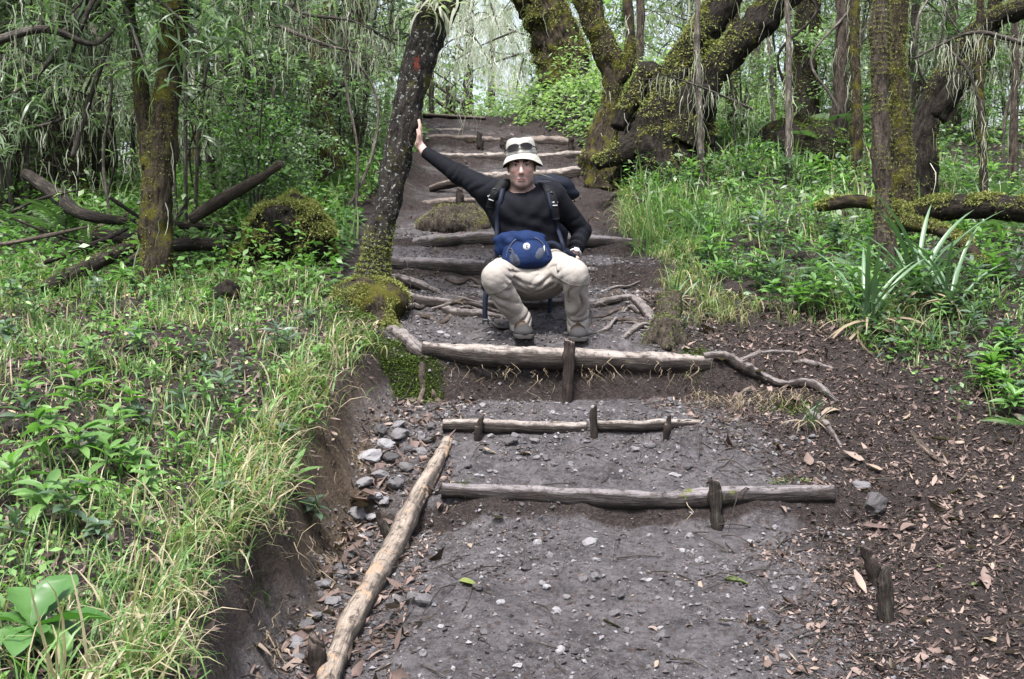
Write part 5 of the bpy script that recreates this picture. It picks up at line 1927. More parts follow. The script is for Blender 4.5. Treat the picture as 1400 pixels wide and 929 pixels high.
tree('bent tree arching over the left undergrowth with a mossy elbow',
     [[(440, 215, 10.8, 22), (438, 160, 10.8, 18), (436, 115, 10.8, 15), (420, 88, 10.7, 13), (390, 82, 10.6, 13), (358, 88, 10.5, 12), (330, 98, 10.4, 10)],
      [(432, 105, 10.8, 13), (440, 40, 10.9, 11), (452, -50, 11, 10)], [(345, 92, 10.5, 8), (318, 140, 10.4, 6), (300, 190, 10.4, 4)]],
     'bark_moss', 44, moss=2200, moss_size=0.022, lichen=150, up=0.6)
tree('thick mossy trunk leaning over the top of the stairs',
     [[(780, 130, 14.6, 40), (772, 95, 14.6, 36), (764, 60, 14.6, 33), (748, 25, 14.6, 31), (728, -10, 14.6, 28), (690, -90, 14.6, 24)]],
     'bark_moss', 55, moss=3800, moss_size=0.04, lichen=80, up=0.2)
tree('slim crooked mossy tree between the stairs trunk and the buttressed tree',
     [[(822, 205, 11.6, 24), (830, 170, 11.6, 16), (838, 130, 11.6, 15), (834, 85, 11.6, 16), (818, 40, 11.6, 17), (804, 0, 11.6, 18), (788, -70, 11.6, 16)],
      [(836, 120, 11.6, 10), (858, 95, 11.5, 8), (862, 50, 11.5, 7), (856, -10, 11.5, 6)]],
     'bark_moss', 66, moss=2600, moss_size=0.03, up=0.2, lichen=40)
tree('huge dark buttressed tree with arching mossy limbs and a hollow foot',
     [[(905, 212, 10.6, 52), (908, 180, 10.6, 44), (912, 150, 10.6, 36), (918, 120, 10.6, 27), (936, 80, 10.6, 22), (962, 45, 10.6, 20), (990, 5, 10.6, 20), (1020, -60, 10.6, 18)],
      [(925, 190, 10.5, 34), (945, 150, 10.45, 26), (972, 105, 10.4, 22), (1010, 60, 10.4, 21), (1050, 20, 10.4, 22), (1085, -20, 10.4, 20), (1130, -80, 10.4, 16)],
      [(895, 205, 10.5, 30), (870, 200, 10.45, 22), (845, 212, 10.4, 15), (815, 225, 10.35, 9)],
      [(905, 135, 10.6, 20), (885, 100, 10.6, 16), (862, 140, 10.55, 12), (845, 175, 10.5, 10)],
      [(972, 60, 10.5, 9), (975, 130, 10.5, 7), (970, 200, 10.5, 6)]],
     'bark_black', 77, moss=5200, moss_size=0.035, up=1.0, lichen=120)
tree('straight dark trunk behind the fern mound',
     [[(1100, 150, 12.4, 20), (1101, 110, 12.4, 17), (1103, 50, 12.4, 16), (1106, -20, 12.4, 16), (1110, -120, 12.4, 14)]], 'bark_black', 88, moss=1300, moss_size=0.03, lichen=40)
tree('front one of the twin upright trunks on the right, rough with brown moss',
     [[(1211, 412, 7.7, 17.0), (1210, 350, 7.7, 14.4), (1207, 270, 7.7, 13.6), (1204, 180, 7.7, 12.8), (1203, 90, 7.7, 12.8), (1205, 0, 7.7, 12.8), (1206, -120, 7.7, 11.0)]],
     'bark_grey', 99, moss=3600, moss_size=0.016, up=0.0, thr=-0.5, amp=0.2)
tree('rear one of the twin upright trunks on the right, greener and thinner',
     [[(1236, 300, 8.6, 17), (1233, 230, 8.6, 15), (1229, 140, 8.6, 15), (1226, 60, 8.6, 14), (1226, -40, 8.6, 13)]], 'bark_moss', 110, moss=2600, moss_size=0.02, up=0.0, thr=-0.4, lichen=30)
tree('dark crooked tree forking low at the right edge',
     [[(1258, 200, 9.6, 22), (1268, 165, 9.6, 18), (1282, 120, 9.6, 16), (1308, 78, 9.6, 14), (1340, 40, 9.5, 13), (1380, 18, 9.4, 13), (1440, 5, 9.3, 12)],
      [(1276, 160, 9.6, 18), (1305, 122, 9.55, 16), (1330, 92, 9.5, 14), (1352, 55, 9.5, 12), (1362, -10, 9.5, 9)]],
     'bark_black', 121, moss=1700, moss_size=0.022, up=0.7, lichen=150)
# slim stems
slim = [
    (1078, 195, 10.2, 4, 0, -6, 'pale', 'thin pale vine stem hanging straight above the fern mound'),
    (1058, 170, 11.5, 3, -8, 6, 'pale', 'thinnest pale stem left of the straight dark trunk'),
    (1146, 170, 11.2, 9, 6, -4, 'bark_grey', 'slim grey trunk just right of the straight dark trunk'),
    (1172, 190, 10.6, 7, -4, 3, 'bark_moss', 'slim mossy trunk left of the twin trunks'),
    (1000, 180, 11.5, 8, 3, 8, 'bark_moss', 'slim mossy stem under the arching limb'),
    (958, 205, 10.0, 4, -5, 4, 'pale', 'thin stem before the hollow of the buttressed tree'),
    (1345, 268, 9.2, 6, -6, 4, 'bark_moss', 'slim knobbly mossy stem above the right fallen log'),
    (1385, 230, 10.5, 5, 4, -4, 'bark_grey', 'slim grey stem at the right edge'),
    (1300, 190, 12.5, 7, 2, 4, 'bark_grey', 'slim far trunk right of the forked tree foot'),
    (150, 250, 11.2, 7, -6, 8, 'bark_grey', 'slim grey trunk right of the broad left trunk'),
    (268, 250, 11.5, 6, 6, 3, 'bark_moss', 'slim mossy stem right of the flaking tree'),
    (30, 260, 10.2, 6, -8, 4, 'bark_grey', 'slim leaning stem at the far left edge'),
    (360, 230, 12.5, 7, 4, 8, 'bark_grey', 'slim trunk behind the mossy elbow'),
    (487, 215, 12.5, 6, 6, -5, 'bark_moss', 'slim trunk left of the leaning tree'),
    (462, 190, 14, 8, -4, -5, 'bark_grey', 'far grey trunk left of the leaning tree'),
    (640, 150, 19, 6, 2, 3, 'bark_grey', 'far slim trunk above the top of the stairs'),
    (672, 148, 21, 5, 1, -3, 'bark_grey', 'far thin trunk beside the white lichen curtain'),
    (870, 150, 14, 6, 6, -2, 'bark_grey', 'far trunk between the crooked tree and the buttressed tree'),
    (1035, 150, 15, 8, 2, 6, 'bark_grey', 'far trunk seen under the arching limbs'),
    (1250, 150, 16, 8, -4, -2, 'bark_grey', 'far trunk right of the twin trunks'),
]
for k, (px, py, d, rp_, b1, b2, mt, lab) in enumerate(slim):
    top = -60 if d < 13 else -40
    st = [(px, py + 8, d, rp_ * 1.2), (px + b1 * 0.4, py - (py - top) * 0.3, d, rp_), (px + b1, py - (py - top) * 0.6, d, rp_ * 0.95), (px + b1 + b2, top, d, rp_ * 0.85)]
    tree(lab, [st], 'pale_stem' if mt == 'pale' else mt, 200 + k, moss=350 if 'moss' in mt else 0, moss_size=0.02, lichen=60 if d > 9 else 10, name='slim_tree' if mt != 'pale' else 'vine_stem', seg=10, cat='tree' if mt != 'pale' else 'vine')


r = np.random.default_rng(123)
for k in range(30):
    left = k < 18
    px = r.uniform(0, 500) if left else r.uniform(1000, 1400)
    d = r.uniform(8.8, 12.5) if left else r.uniform(10, 13)
    q = P(px, 300, d)
    q[2] = gz1(q[0], q[1]) - 0.05
    top = 4.6
    n_ = 6
    pts = [q + np.array([0, 0, (top - q[2]) * i / (n_ - 1)]) + np.array([r.normal(0, 0.10), r.normal(0, 0.1), 0]) * (i > 0) for i in range(n_)]
    pts = [p_ + np.array([r.uniform(-0.5, 0.5) * (i / n_), 0, 0]) for i, p_ in enumerate(pts)]
    rr = r.uniform(0.008, 0.016)
    V, F, tc = tube(pts, [rr, rr, rr * 0.9, rr * 0.85, rr * 0.8, rr * 0.7], 7, 40, 0.2, 6, k)
    wmesh('thin_stem', V, F, M['pale_stem' if k % 3 else 'dead_wood'], None, {'tc': tc}, origin=q, label='thin pale bare stem rising through the %s undergrowth' % ('left' if left else 'right'), cat='stem', group='thin pale stems on the %s' % ('left' if left else 'right'))

# ------------------------------------------------------------------ understorey shrubs: a few kinds, copied
def shrub_narrow(seed, h=2.6, tw=46, leafmat='leaf_narrow'):
    r = np.random.default_rng(seed)
    o = empty('narrow_leaved_shrub', (0, 0, 0))
    stems = []
    for k in range(3):
        a = r.uniform(0, 6.28)
        stems.append(tube([(0.08 * math.cos(a), 0.08 * math.sin(a), -0.1), (0.2 * math.cos(a), 0.2 * math.sin(a), h * 0.5), (0.5 * math.cos(a), 0.5 * math.sin(a), h)], [0.022, 0.016, 0.007], 6, 16, 0.15, 6, seed + k))
    V, F, tc = join_tubes(stems)
    wmesh('stem', V, F, M['twig'], o, {'tc': tc})
    st = np.stack([r.normal(0, 0.16, tw), r.normal(0, 0.16, tw), r.uniform(0.2 * h, h, tw)], 1)
    dirs = np.stack([r.normal(0, 1, tw), r.normal(0, 1, tw), r.uniform(-0.1, 0.7, tw)], 1)
    br, tips = branch_set(st, dirs, 0.75, 0.007, seed, 4, 0.6)
    V, F, tc = join_tubes(br)
    wmesh('branches', V, F, M['twig'], o, {'tc': tc})
    C = np.concatenate([t[1:] for t in tips])
    C = C + r.normal(0, 0.04, C.shape)
    add_leaves('foliage', [pleaf_tufts(C, seed, 7, 0.14, 0.016, droop=0.9)], M[leafmat], o)
    sv, sf, sval = strands(C[r.integers(0, len(C), 150)], 0.3, 0.006, seed)
    wmesh('hanging_lichen', sv, sf, M['lichen'], o, {'v': sval}, kind='stuff')
    return o


def shrub_round(seed, h=1.8, tw=40, leafmat='leaf', L=0.055):
    r = np.random.default_rng(seed)
    o = empty('small_leaved_shrub', (0, 0, 0))
    tb = []
    for k in range(4):
        a = r.uniform(0, 6.28)
        tb.append(tube([(0, 0, -0.1), (0.12 * math.cos(a), 0.12 * math.sin(a), h * 0.5), (0.4 * math.cos(a), 0.4 * math.sin(a), h)], [0.016, 0.012, 0.005], 6, 14, 0.15, 6, seed + k))
    V, F, tc = join_tubes(tb)
    wmesh('stem', V, F, M['twig'], o, {'tc': tc})
    st = np.stack([r.normal(0, 0.14, tw), r.normal(0, 0.14, tw), r.uniform(0.1 * h, h, tw)], 1)
    dirs = np.stack([r.normal(0, 1, tw), r.normal(0, 1, tw), r.uniform(-0.1, 0.9, tw)], 1)
    br, tips = branch_set(st, dirs, 0.55, 0.005, seed, 4, 0.3)
    V, F, tc = join_tubes(br)
    wmesh('branches', V, F, M['twig'], o, {'tc': tc})
    C = np.concatenate([t[1:] for t in tips])
    add_leaves('foliage', [oleaf_cloud(C, seed, 16, L, L * 0.5, 0.07)], M[leafmat], o)
    return o


def shrub_twiggy(seed, h=2.8, tw=70):
    r = np.random.default_rng(seed)
    o = empty('lichen_draped_shrub', (0, 0, 0))
    tb = []
    for k in range(4):
        a = r.uniform(0, 6.28)
        tb.append(tube([(0, 0, -0.1), (0.2 * math.cos(a), 0.2 * math.sin(a), h * 0.5), (0.55 * math.cos(a), 0.55 * math.sin(a), h)], [0.02, 0.014, 0.006], 6, 16, 0.2, 6, seed + k))
    V, F, tc = join_tubes(tb)
    wmesh('stem', V, F, M['twig'], o, {'tc': tc})
    st = np.stack([r.normal(0, 0.2, tw), r.normal(0, 0.2, tw), r.uniform(0.1 * h, h, tw)], 1)
    dirs = np.stack([r.normal(0, 1, tw), r.normal(0, 1, tw), r.uniform(-0.3, 0.9, tw)], 1)
    br, tips = branch_set(st, dirs, 0.9, 0.007, seed, 5, 0.4, 0.25)
    V, F, tc = join_tubes(br)
    wmesh('branches', V, F, M['twig'], o, {'tc': tc})
    C = np.concatenate([t[1:] for t in tips])
    sv, sf, sval = strands(np.repeat(C, 3, 0) + r.normal(0, 0.03, (len(C) * 3, 3)), 0.28, 0.008, seed)
    wmesh('hanging_lichen', sv, sf, M['lichen'], o, {'v': sval}, kind='stuff')
    add_leaves('foliage', [oleaf_cloud(C, seed, 7, 0.05, 0.02, 0.08)], M['leaf_dark'], o)
    return o


SHRUBS = {'n': [shrub_narrow(1), shrub_narrow(2, 3.2, 60)], 'r': [shrub_round(3, 1.8, 34, 'leaf'), shrub_round(4, 1.3, 34, 'leaf_narrow'), shrub_round(14, 2.2, 38, 'leaf_narrow')], 't': [shrub_twiggy(5), shrub_twiggy(6, 3.4, 80)], 'f': [shrub_round(7, 3.4, 80, 'leaf_far', 0.075)]}
for lst in SHRUBS.values():
    for o in lst:
        register(o)
LAB = {'n': ('leggy shrub of long narrow drooping leaves in the undergrowth', 'shrub', 'narrow-leaved shrubs'),
       'r': ('bushy shrub of small rounded leaves in the undergrowth', 'shrub', 'small-leaved shrubs'),
       't': ('twiggy shrub hung with grey beard lichen', 'shrub', 'lichen-draped shrubs'),
       'f': ('tall pale green shrub of the forest background', 'shrub', 'background shrubs')}
_used = set()


PLACED = []


def put_shrub(kind, x, y, rz, s, v=0, dz=0.0, label=None):
    src = SHRUBS[kind][v % len(SHRUBS[kind])]
    if src.name in _used:
        o = copy_tree(src)
    else:
        o = src
        _used.add(src.name)
    o.location = (x, y, gz1(x, y) + dz)
    o.rotation_euler = (0, 0, rz)
    o.scale = (s, s, s)
    lab = LAB[kind]
    tag(o, label or lab[0], lab[1], lab[2])
    PLACED.append((kind, x, y, o))
    return o


r = np.random.default_rng(77)
def spread(kind, n, x0, x1, y0, y1, s0, s1, avoid=True):
    c = 0
    tries = 0
    while c < n and tries < 400:
        tries += 1
        x, y = r.uniform(x0, x1), r.uniform(y0, y1)
        t, xl, xr = path_t(np.array([x]), np.array([y]))
        if avoid and y < 17 and (xl[0] - 0.55 < x < xr[0] + 0.55):
            continue
        put_shrub(kind, x, y, r.uniform(0, 6.28), r.uniform(s0, s1), c)
        c += 1


spread('n', 7, -5.2, -1.3, 8.6, 11.5, 0.8, 1.25)
spread('r', 13, -5.0, -1.2, 8.6, 12.5, 0.5, 0.95)
spread('t', 18, -6.5, -1.4, 9.4, 14.5, 0.9, 1.4)
spread('n', 7, -8, -1.5, 12, 17, 1.0, 1.6)
spread('r', 7, 1.9, 6.5, 10.6, 14, 0.5, 0.9)
spread('t', 14, 2.4, 8.5, 11.5, 18, 0.9, 1.5)
spread('n', 6, 2.5, 8.5, 12.5, 18, 0.9, 1.4)
spread('f', 8, -10, -1.5, 15, 24, 0.8, 1.4)
spread('f', 8, 1.5, 11, 15, 24, 0.8, 1.4)
spread('f', 5, -3.5, 2.5, 18, 25, 0.7, 1.0, False)

# each shrub is told apart by the trunk it stands nearest to in the view and by its order in depth there
MARKS = [(90, 'the broad far-left trunk'), (215, 'the flaking tree'), (345, 'the mossy stump'), (440, 'the bent tree'), (545, 'the leaning tree'), (690, 'the white lichen curtain'),
         (790, 'the stairs trunk'), (920, 'the buttressed tree'), (1100, 'the straight dark trunk'), (1215, 'the twin trunks'), (1330, 'the forked right tree')]
WORD = {'n': 'narrow-leaved shrub', 'r': 'small-leaved bushy shrub', 't': 'lichen-hung twiggy shrub', 'f': 'pale background shrub'}
ORD = ['nearest', 'second nearest', 'third nearest', 'fourth nearest', 'fifth nearest', 'sixth nearest', 'seventh nearest', 'eighth nearest', 'ninth nearest', 'tenth nearest']
byk = {}
for kind, x, y, o in PLACED:
    px = 700 + FPX * x / (y * math.cos(PITCH))
    mk = min(MARKS, key=lambda m_: abs(m_[0] - px))[1]
    if px < -10:
        mk = 'the left picture edge'
    if px > 1410:
        mk = 'the right picture edge'
    byk.setdefault((kind, mk), []).append((y, o))
for (kind, mk), lst in byk.items():
    lst.sort(key=lambda a: a[0])
    for i, (y, o) in enumerate(lst):
        o['label'] = '%s %s %s%s' % (WORD[kind], 'by' if 'edge' in mk else 'around', mk, '' if len(lst) == 1 else ', %s of %s there' % (ORD[min(i, 9)], {2: 'two', 3: 'three', 4: 'four', 5: 'five', 6: 'six', 7: 'seven', 8: 'eight', 9: 'nine'}.get(len(lst), 'many')))

# ------------------------------------------------------------------ the far wood: one mass of leaves and trunks beyond what can be told apart
r = np.random.default_rng(9)
K = 3400
X = r.uniform(-24, 24, K)
Y = 25 + 20 * r.random(K) ** 1.3
Z = gz(X, Y) + 11 * r.random(K) ** 1.1
dens = fbm(np.stack([X * 0.35, Y * 0.2, Z * 0.4], 1), 3, 5)
keep = dens > -0.25 + 0.03 * (Z - 6)
pxw = 700 + FPX * X / Y
keep &= ~((np.abs(pxw - 670) < 100) & (r.random(K) < 0.8))          # the gap over the stairs is open
C = np.stack([X, Y, Z], 1)[keep]
V, F, v = merge([oleaf_cloud(C, 4, 11, 0.30, 0.15, 0.45)])
wmesh('far_wood', V, F, M['leaf_far'], None, {'v': v}, kind='stuff', label='pale leafy mass of the far wood')

# ------------------------------------------------------------------ mossy mounds, stumps, fallen wood
def mound(name, label, cat, c, f, lo, hi, h, mat, moss, msize, seed, mossmat='moss', up=1.0, zmin=None):
    t = empty(name, c, label, cat)
    V, Q = mesh_sdf(f, lo, hi, h)
    wmesh('core', V, [Q], mat, t, {'tc': V})
    N = normals(V, [Q])
    if moss:
        mv, mf, mval = moss_on(V, N, moss, msize, seed, up, thr=-0.4, zmin=zmin)
        wmesh('moss', mv, mf, M[mossmat], t, {'v': mval}, kind='stuff')
    return t


c = hit(385, 368)
cc = c + np.array([0.02, 0.12, 0.22])


def mound_f(p):
    d = ell(p, cc, (0.29, 0.25, 0.24))
    d = smin(d, ell(p, cc + np.array([0.14, 0.02, -0.1]), (0.15, 0.18, 0.20)), 0.06)
    d = smin(d, ell(p, cc + np.array([-0.18, 0.0, -0.12]), (0.16, 0.16, 0.12)), 0.06)
    d = smax(d, -ell(p, cc + np.array([0.02, -0.24, -0.14]), (0.13, 0.12, 0.12)), 0.04)
    return d + 0.075 * fbm(p * 5.5, 4, 3) + 0.05 * smooth((0.02 - (p[:, 2] - cc[2])) / 0.1) * np.maximum(0, vnoise(p * 14, 4))


mound('mossy_stump', 'yellow-green mossy old stump between the left undergrowth and the leaning tree', 'stump', c, mound_f, cc - 0.5, cc + 0.45, 0.012, M['bark_black'], 7500, 0.03, 3, 'moss', 1.2, cc[2] - 0.25)

# root mound of the leaning tree
c2 = hit(505, 415)
c2 = c2 + np.array([0, 0.1, 0])
q2 = P(508, 398, 7.42)


def rootm_f(p):
    d = ell(p, q2 + np.array([0.0, -0.1, -0.06]), (0.24, 0.26, 0.14))
    d = smin(d, cone(p, q2, q2 + np.array([0.14, -0.42, -0.22]), 0.09, 0.07), 0.06)
    d = smin(d, cone(p, q2, q2 + np.array([-0.25, -0.25, -0.16]), 0.09, 0.06), 0.06)
    return d + 0.02 * fbm(p * 9, 3, 8)


mound('root_mound', 'mossy root mound at the foot of the leaning tree', 'root', c2, rootm_f, q2 - 0.6, q2 + 0.45, 0.012, M['bark_moss'], 3400, 0.022, 8, 'moss', 1.2)

# boulder-like earth hump on the path behind the man's elbow
c3 = hit(620, 312)
c3z = c3 + np.array([0, 0.15, 0.0])


def hump_f(p):
    d = ell(p, c3z, (0.33, 0.32, 0.17))
    return d + 0.04 * fbm(p * 6, 4, 12)


mound('boulder', 'mossy grey boulder sunk in the path under the outstretched arm', 'boulder', c3, hump_f, c3z - 0.5, c3z + 0.45, 0.014, M['bark_grey'], 700, 0.02, 12)

# small stump on the right by the step
c4 = hit(912, 470)
top4 = P(918, 396, 7.05)


def stump_f(p):
    d = cone(p, c4 + np.array([0.0, 0.05, 0.0]), top4, 0.085, 0.062)
    for (x, y) in ((-0.10, -0.03), (0.0, -0.10), (0.09, -0.02), (-0.06, 0.10), (-0.02, -0.06)):
        d = smin(d, cone(p, c4 + np.array([x * 0.4, y * 0.4 + 0.04, 0.10]), c4 + np.array([x * 1.15, y + 0.02, -0.02]), 0.040, 0.026), 0.03)
    d = smax(d, plane(p, top4 + np.array([0, 0, -0.02]), (-0.25, -0.1, 1)) - 0.012 * vnoise(p * 60, 3), 0.004)
    return d + 0.012 * fbm(p * np.array([22, 22, 7]), 3, 5)


mound('tree_stump', 'small grey rooted stump standing at the right end of the step', 'stump', c4, stump_f, c4 - 0.3, np.maximum(top4, c4) + 0.25, 0.007, M['bark_grey'], 260, 0.02, 5, 'moss_green')

# dark stump piece lying on the left
c5 = hit(312, 414)


def knot_f(p):
    d = cone(p, c5 + np.array([-0.10, 0.05, 0.03]), c5 + np.array([0.02, -0.04, 0.06]), 0.05, 0.062)
    return d + 0.016 * fbm(p * np.array([26, 14, 26]), 3, 6)


mound('log_stub', 'blackened sawn stub poking out of the grass below the mossy stump', 'log', c5, knot_f, c5 - 0.3, c5 + 0.3, 0.007, M['bark_black'], 0, 0.02, 6)

# fern mound
c6 = hit(1105, 232)
c6z = c6 + np.array([0, 0.35, 0.12])
mound('earth_mound', 'dark mossy earth mound crowned with ferns left of the twin trunks', 'mound', c6, lambda p: ell(p, c6z, (0.45, 0.4, 0.35)) + 0.06 * fbm(p * 5, 4, 9), c6z - 0.65, c6z + 0.65, 0.025, M['bark_black'], 1500, 0.03, 9, 'moss_green', 1.0)


def fallen(label, pts, mat, seed, moss=0, msize=0.02, name='fallen_log', cat='log', amp=0.16, up=1.2, group=None):
    w, rad = px_path(pts)
    t = empty(name, np.mean(w, 0), label, cat, group)
    length = sum(np.linalg.norm(np.array(b) - a) for a, b in zip(w[:-1], w[1:]))
    V, F, tc = tube(w, rad, 14, int(np.clip(length / 0.03, 8, 80)), amp, 7, seed, 1.0, 0.08)
    wmesh('trunk', V, F, M[mat], t, {'tc': tc})
    if moss:
        mv, mf, mval = moss_on(V, normals(V, F), moss, msize, seed, up, thr=-0.35)
        wmesh('moss', mv, mf, M['moss'], t, {'v': mval}, kind='stuff')
    return t


fallen('thick fallen log capped with yellow moss at the right edge', [(1238, 300, 8.3, 15), (1280, 288, 8.1, 17), (1330, 282, 7.9, 17), (1390, 286, 7.7, 17), (1460, 290, 7.6, 17)], 'bark_black', 301, 2600, 0.024)
fallen('mossy limb lying left of the twin trunks', [(1120, 285, 8.6, 6), (1160, 276, 8.4, 9), (1200, 280, 8.4, 9), (1240, 292, 8.4, 12)], 'bark_moss', 302, 1300, 0.026)
fallen('mossy limb bending down under the right fallen log', [(1235, 305, 8.1, 10), (1285, 315, 7.9, 9), (1320, 335, 7.7, 8), (1345, 362, 7.5, 7)], 'bark_moss', 303, 1200, 0.022)
fallen('rotten reddish log slanting down at the far left', [(35, 238, 9.2, 8), (75, 265, 8.9, 10), (110, 292, 8.6, 8), (185, 305, 8.5, 5)], 'dead_wood', 304)
fallen('grey rotten log lying behind the flaking tree, left piece', [(128, 322, 8.2, 9), (190, 328, 8.2, 10), (215, 332, 8.2, 9)], 'dead_wood', 305, 60)
fallen('grey rotten log lying behind the flaking tree, right piece', [(222, 336, 8.0, 8), (270, 334, 8.0, 9), (310, 336, 8.0, 8)], 'dead_wood', 306, 60)
fallen('upper rotten log behind the flaking tree', [(240, 308, 8.8, 5), (285, 310, 8.8, 7), (330, 316, 8.8, 6)], 'dead_wood', 307, 40)
fallen('pale broken branch slanting up beside the mossy stump', [(262, 300, 8.4, 7), (300, 275, 8.3, 9), (345, 250, 8.2, 7), (385, 224, 8.1, 5)], 'pale_root', 308, 0, amp=0.1)
fallen('dark log leaning low in the left grass', [(40, 405, 7.4, 10), (90, 380, 7.5, 11), (140, 355, 7.7, 10), (185, 335, 7.9, 8)], 'dead_wood', 309, 260, 0.02)
r = np.random.default_rng(31)
sticks = [(0, 335, 120, 310), (20, 300, 170, 345), (60, 360, 200, 300), (140, 380, 250, 290), (150, 270, 260, 330), (235, 330, 260, 270), (110, 330, 150, 390), (0, 372, 90, 340), (250, 380, 330, 320), (165, 390, 205, 345),
          (15, 290, 110, 260), (70, 345, 95, 290), (130, 312, 185, 285), (225, 362, 300, 352)]
for k, (x0, y0, x1, y1) in enumerate(sticks):
    d = 7.7 + 0.09 * k
    w = [P(x0, y0, d), P((x0 + x1) / 2 + r.normal(0, 5), (y0 + y1) / 2 + r.normal(0, 6), d + 0.1), P(x1, y1, d + 0.2)]
    V, F, tc = tube(w, np.array([0.012, 0.011, 0.006]) * r.uniform(0.7, 1.5), 6, 16, 0.15, 8, k)
    wmesh('dead_stick', V, F, M['dead_wood' if k % 3 else 'pale_root'], None, {'tc': tc}, origin=w[0], label='dead stick tangled in the rotten wood heap on the left', cat='stick', group='sticks of the rotten heap')

# dead branches across the upper corners
dead = [([(-20, 62, 7.2), (60, 40, 7.3), (130, 60, 7.5), (170, 20, 7.6)], 6, 'dark forked dead branch crossing the top left corner'),
        ([(100, 215, 7.9), (125, 130, 7.9), (150, 60, 7.9), (165, 10, 7.9)], 4, 'grey dead branch rising steeply left of the flaking tree'),
        ([(50, 175, 8.2), (105, 145, 8.1), (160, 20, 8.0)], 3, 'thin dead branch at the upper left'),
        ([(370, 0, 8.4), (420, 20, 8.3), (485, 30, 8.2), (540, 60, 8.1)], 3, 'thin dark twig reaching towards the leaning tree top'),
        ([(380, 35, 8.8), (440, 60, 8.6), (490, 72, 8.5)], 4, 'mossy twig below the top left twig'),
        ([(1030, 150, 10.0), (960, 120, 9.8), (900, 100, 9.6)], 2.5, 'thin pale twig before the hollow tree'),
        ([(1290, 60, 8.8), (1330, 110, 8.7), (1345, 200, 8.7)], 3, 'drooping twig at the right edge'),
        ([(1400, 60, 8.6), (1330, 45, 8.6), (1250, 80, 8.6)], 4, 'nearly level mossy twig at the upper right corner')]
for k, (pts, rp_, lab) in enumerate(dead):
    w = [P(*a) for a in pts]
    t = empty('dead_branch', w[0], lab, 'branch')
    rr = np.linspace(rp_, rp_ * 0.4, len(w)) * 8 / FPX
    V, F, tc = tube(w, rr, 7, 26, 0.15, 8, k)
    wmesh('stick', V, F, M['twig'], t, {'tc': tc})
    rr_ = np.random.default_rng(400 + k)
    i = rr_.integers(4, len(V) - 4, 14)
    br, tips = branch_set(V[i], rr_.normal(0, 1, (14, 3)), 0.35, 0.004, 400 + k, 4, 0.2, 0.25)
    V2, F2, tc2 = join_tubes(br)
    wmesh('twigs', V2, F2, M['twig'], t, {'tc': tc2})
    sv, sf, sval = strands(np.concatenate([V[rr_.integers(0, len(V), 40)]] + [q[1:] for q in tips]), 0.16, 0.006, k)
    wmesh('hanging_lichen', sv, sf, M['lichen'], t, {'v': sval}, kind='stuff')

# ------------------------------------------------------------------ the pale curtain of beard lichen over the top of the stairs
r = np.random.default_rng(14)
lc = empty('lichen_curtain', P(690, 60, 18.5), 'bright white curtain of hanging beard lichen above the top of the stairs', 'lichen')
tb = []
T = []
for k in range(46):
    a = P(r.normal(690, 60), r.uniform(-60, 75), r.uniform(16.5, 21))
    b = a + np.array([r.uniform(-1.2, 1.2), r.uniform(-0.6, 0.6), r.uniform(-0.9, 0.1)])
    m_ = (a + b) / 2 + r.normal(0, 0.15, 3)
    tb.append(tube([a, m_, b], [0.016, 0.011, 0.005], 5, 12, 0.2, 6, k))
    T.append(catmull(np.array([a, m_, b]), 26))
V, F, tc = join_tubes(tb)
wmesh('branches', V, F, M['twig'], lc, {'tc': tc})
T = np.concatenate(T)
T = np.repeat(T, 5, 0) + r.normal(0, 0.05, (len(T) * 5, 3))
dx = (T[:, 0] + 0.15) / 1.0
T = T[r.random(len(T)) < (np.exp(-dx ** 2) * 0.9 + 0.06) * 0.8]
sv, sf, sval = strands(T, 0.32, 0.011, 3, 6, 0.09)
wmesh('lichen_strands', sv, sf, M['white_lichen'], lc, {'v': sval}, kind='stuff')
T2 = []
for k in range(420):
    t = r.random()
    px = 668 + 46 * (1 - (1 - t) ** 1.6) + r.normal(0, 5 + 14 * (1 - t))
    T2.append(P(px, 70 + 75 * t, 17.4 + r.normal(0, 0.12)))
sv, sf, sval = strands(np.array(T2), 0.3, 0.010, 4, 5, 0.07)
wmesh('lichen_stream', sv, sf, M['white_lichen'], lc, {'v': sval}, kind='stuff')

# ------------------------------------------------------------------ roots
def root(label, pxs, rp_, mat, seed, lift=0.012, name='tree_root', free=False):
    w, rad = [], []
    for (px, py), q in zip(pxs, rp_):
        p = hit(px, py)
        d = np.dot(p - CAM, CF)
        R = q * d / FPX
        p[2] += lift * 0.6 + R * (-0.12 if 0 < len(w) < len(pxs) - 1 else -1.0)
        w.append(p)
        rad.append(R)
    V, F, tc = tube(w, np.array(rad) * 0.85, 14, int(18 * len(w)), 0.3, 12, seed, 0.9, 0.12)
    return wmesh(name, V, F, M[mat], None, {'tc': tc}, origin=w[0], label=label, cat='root')


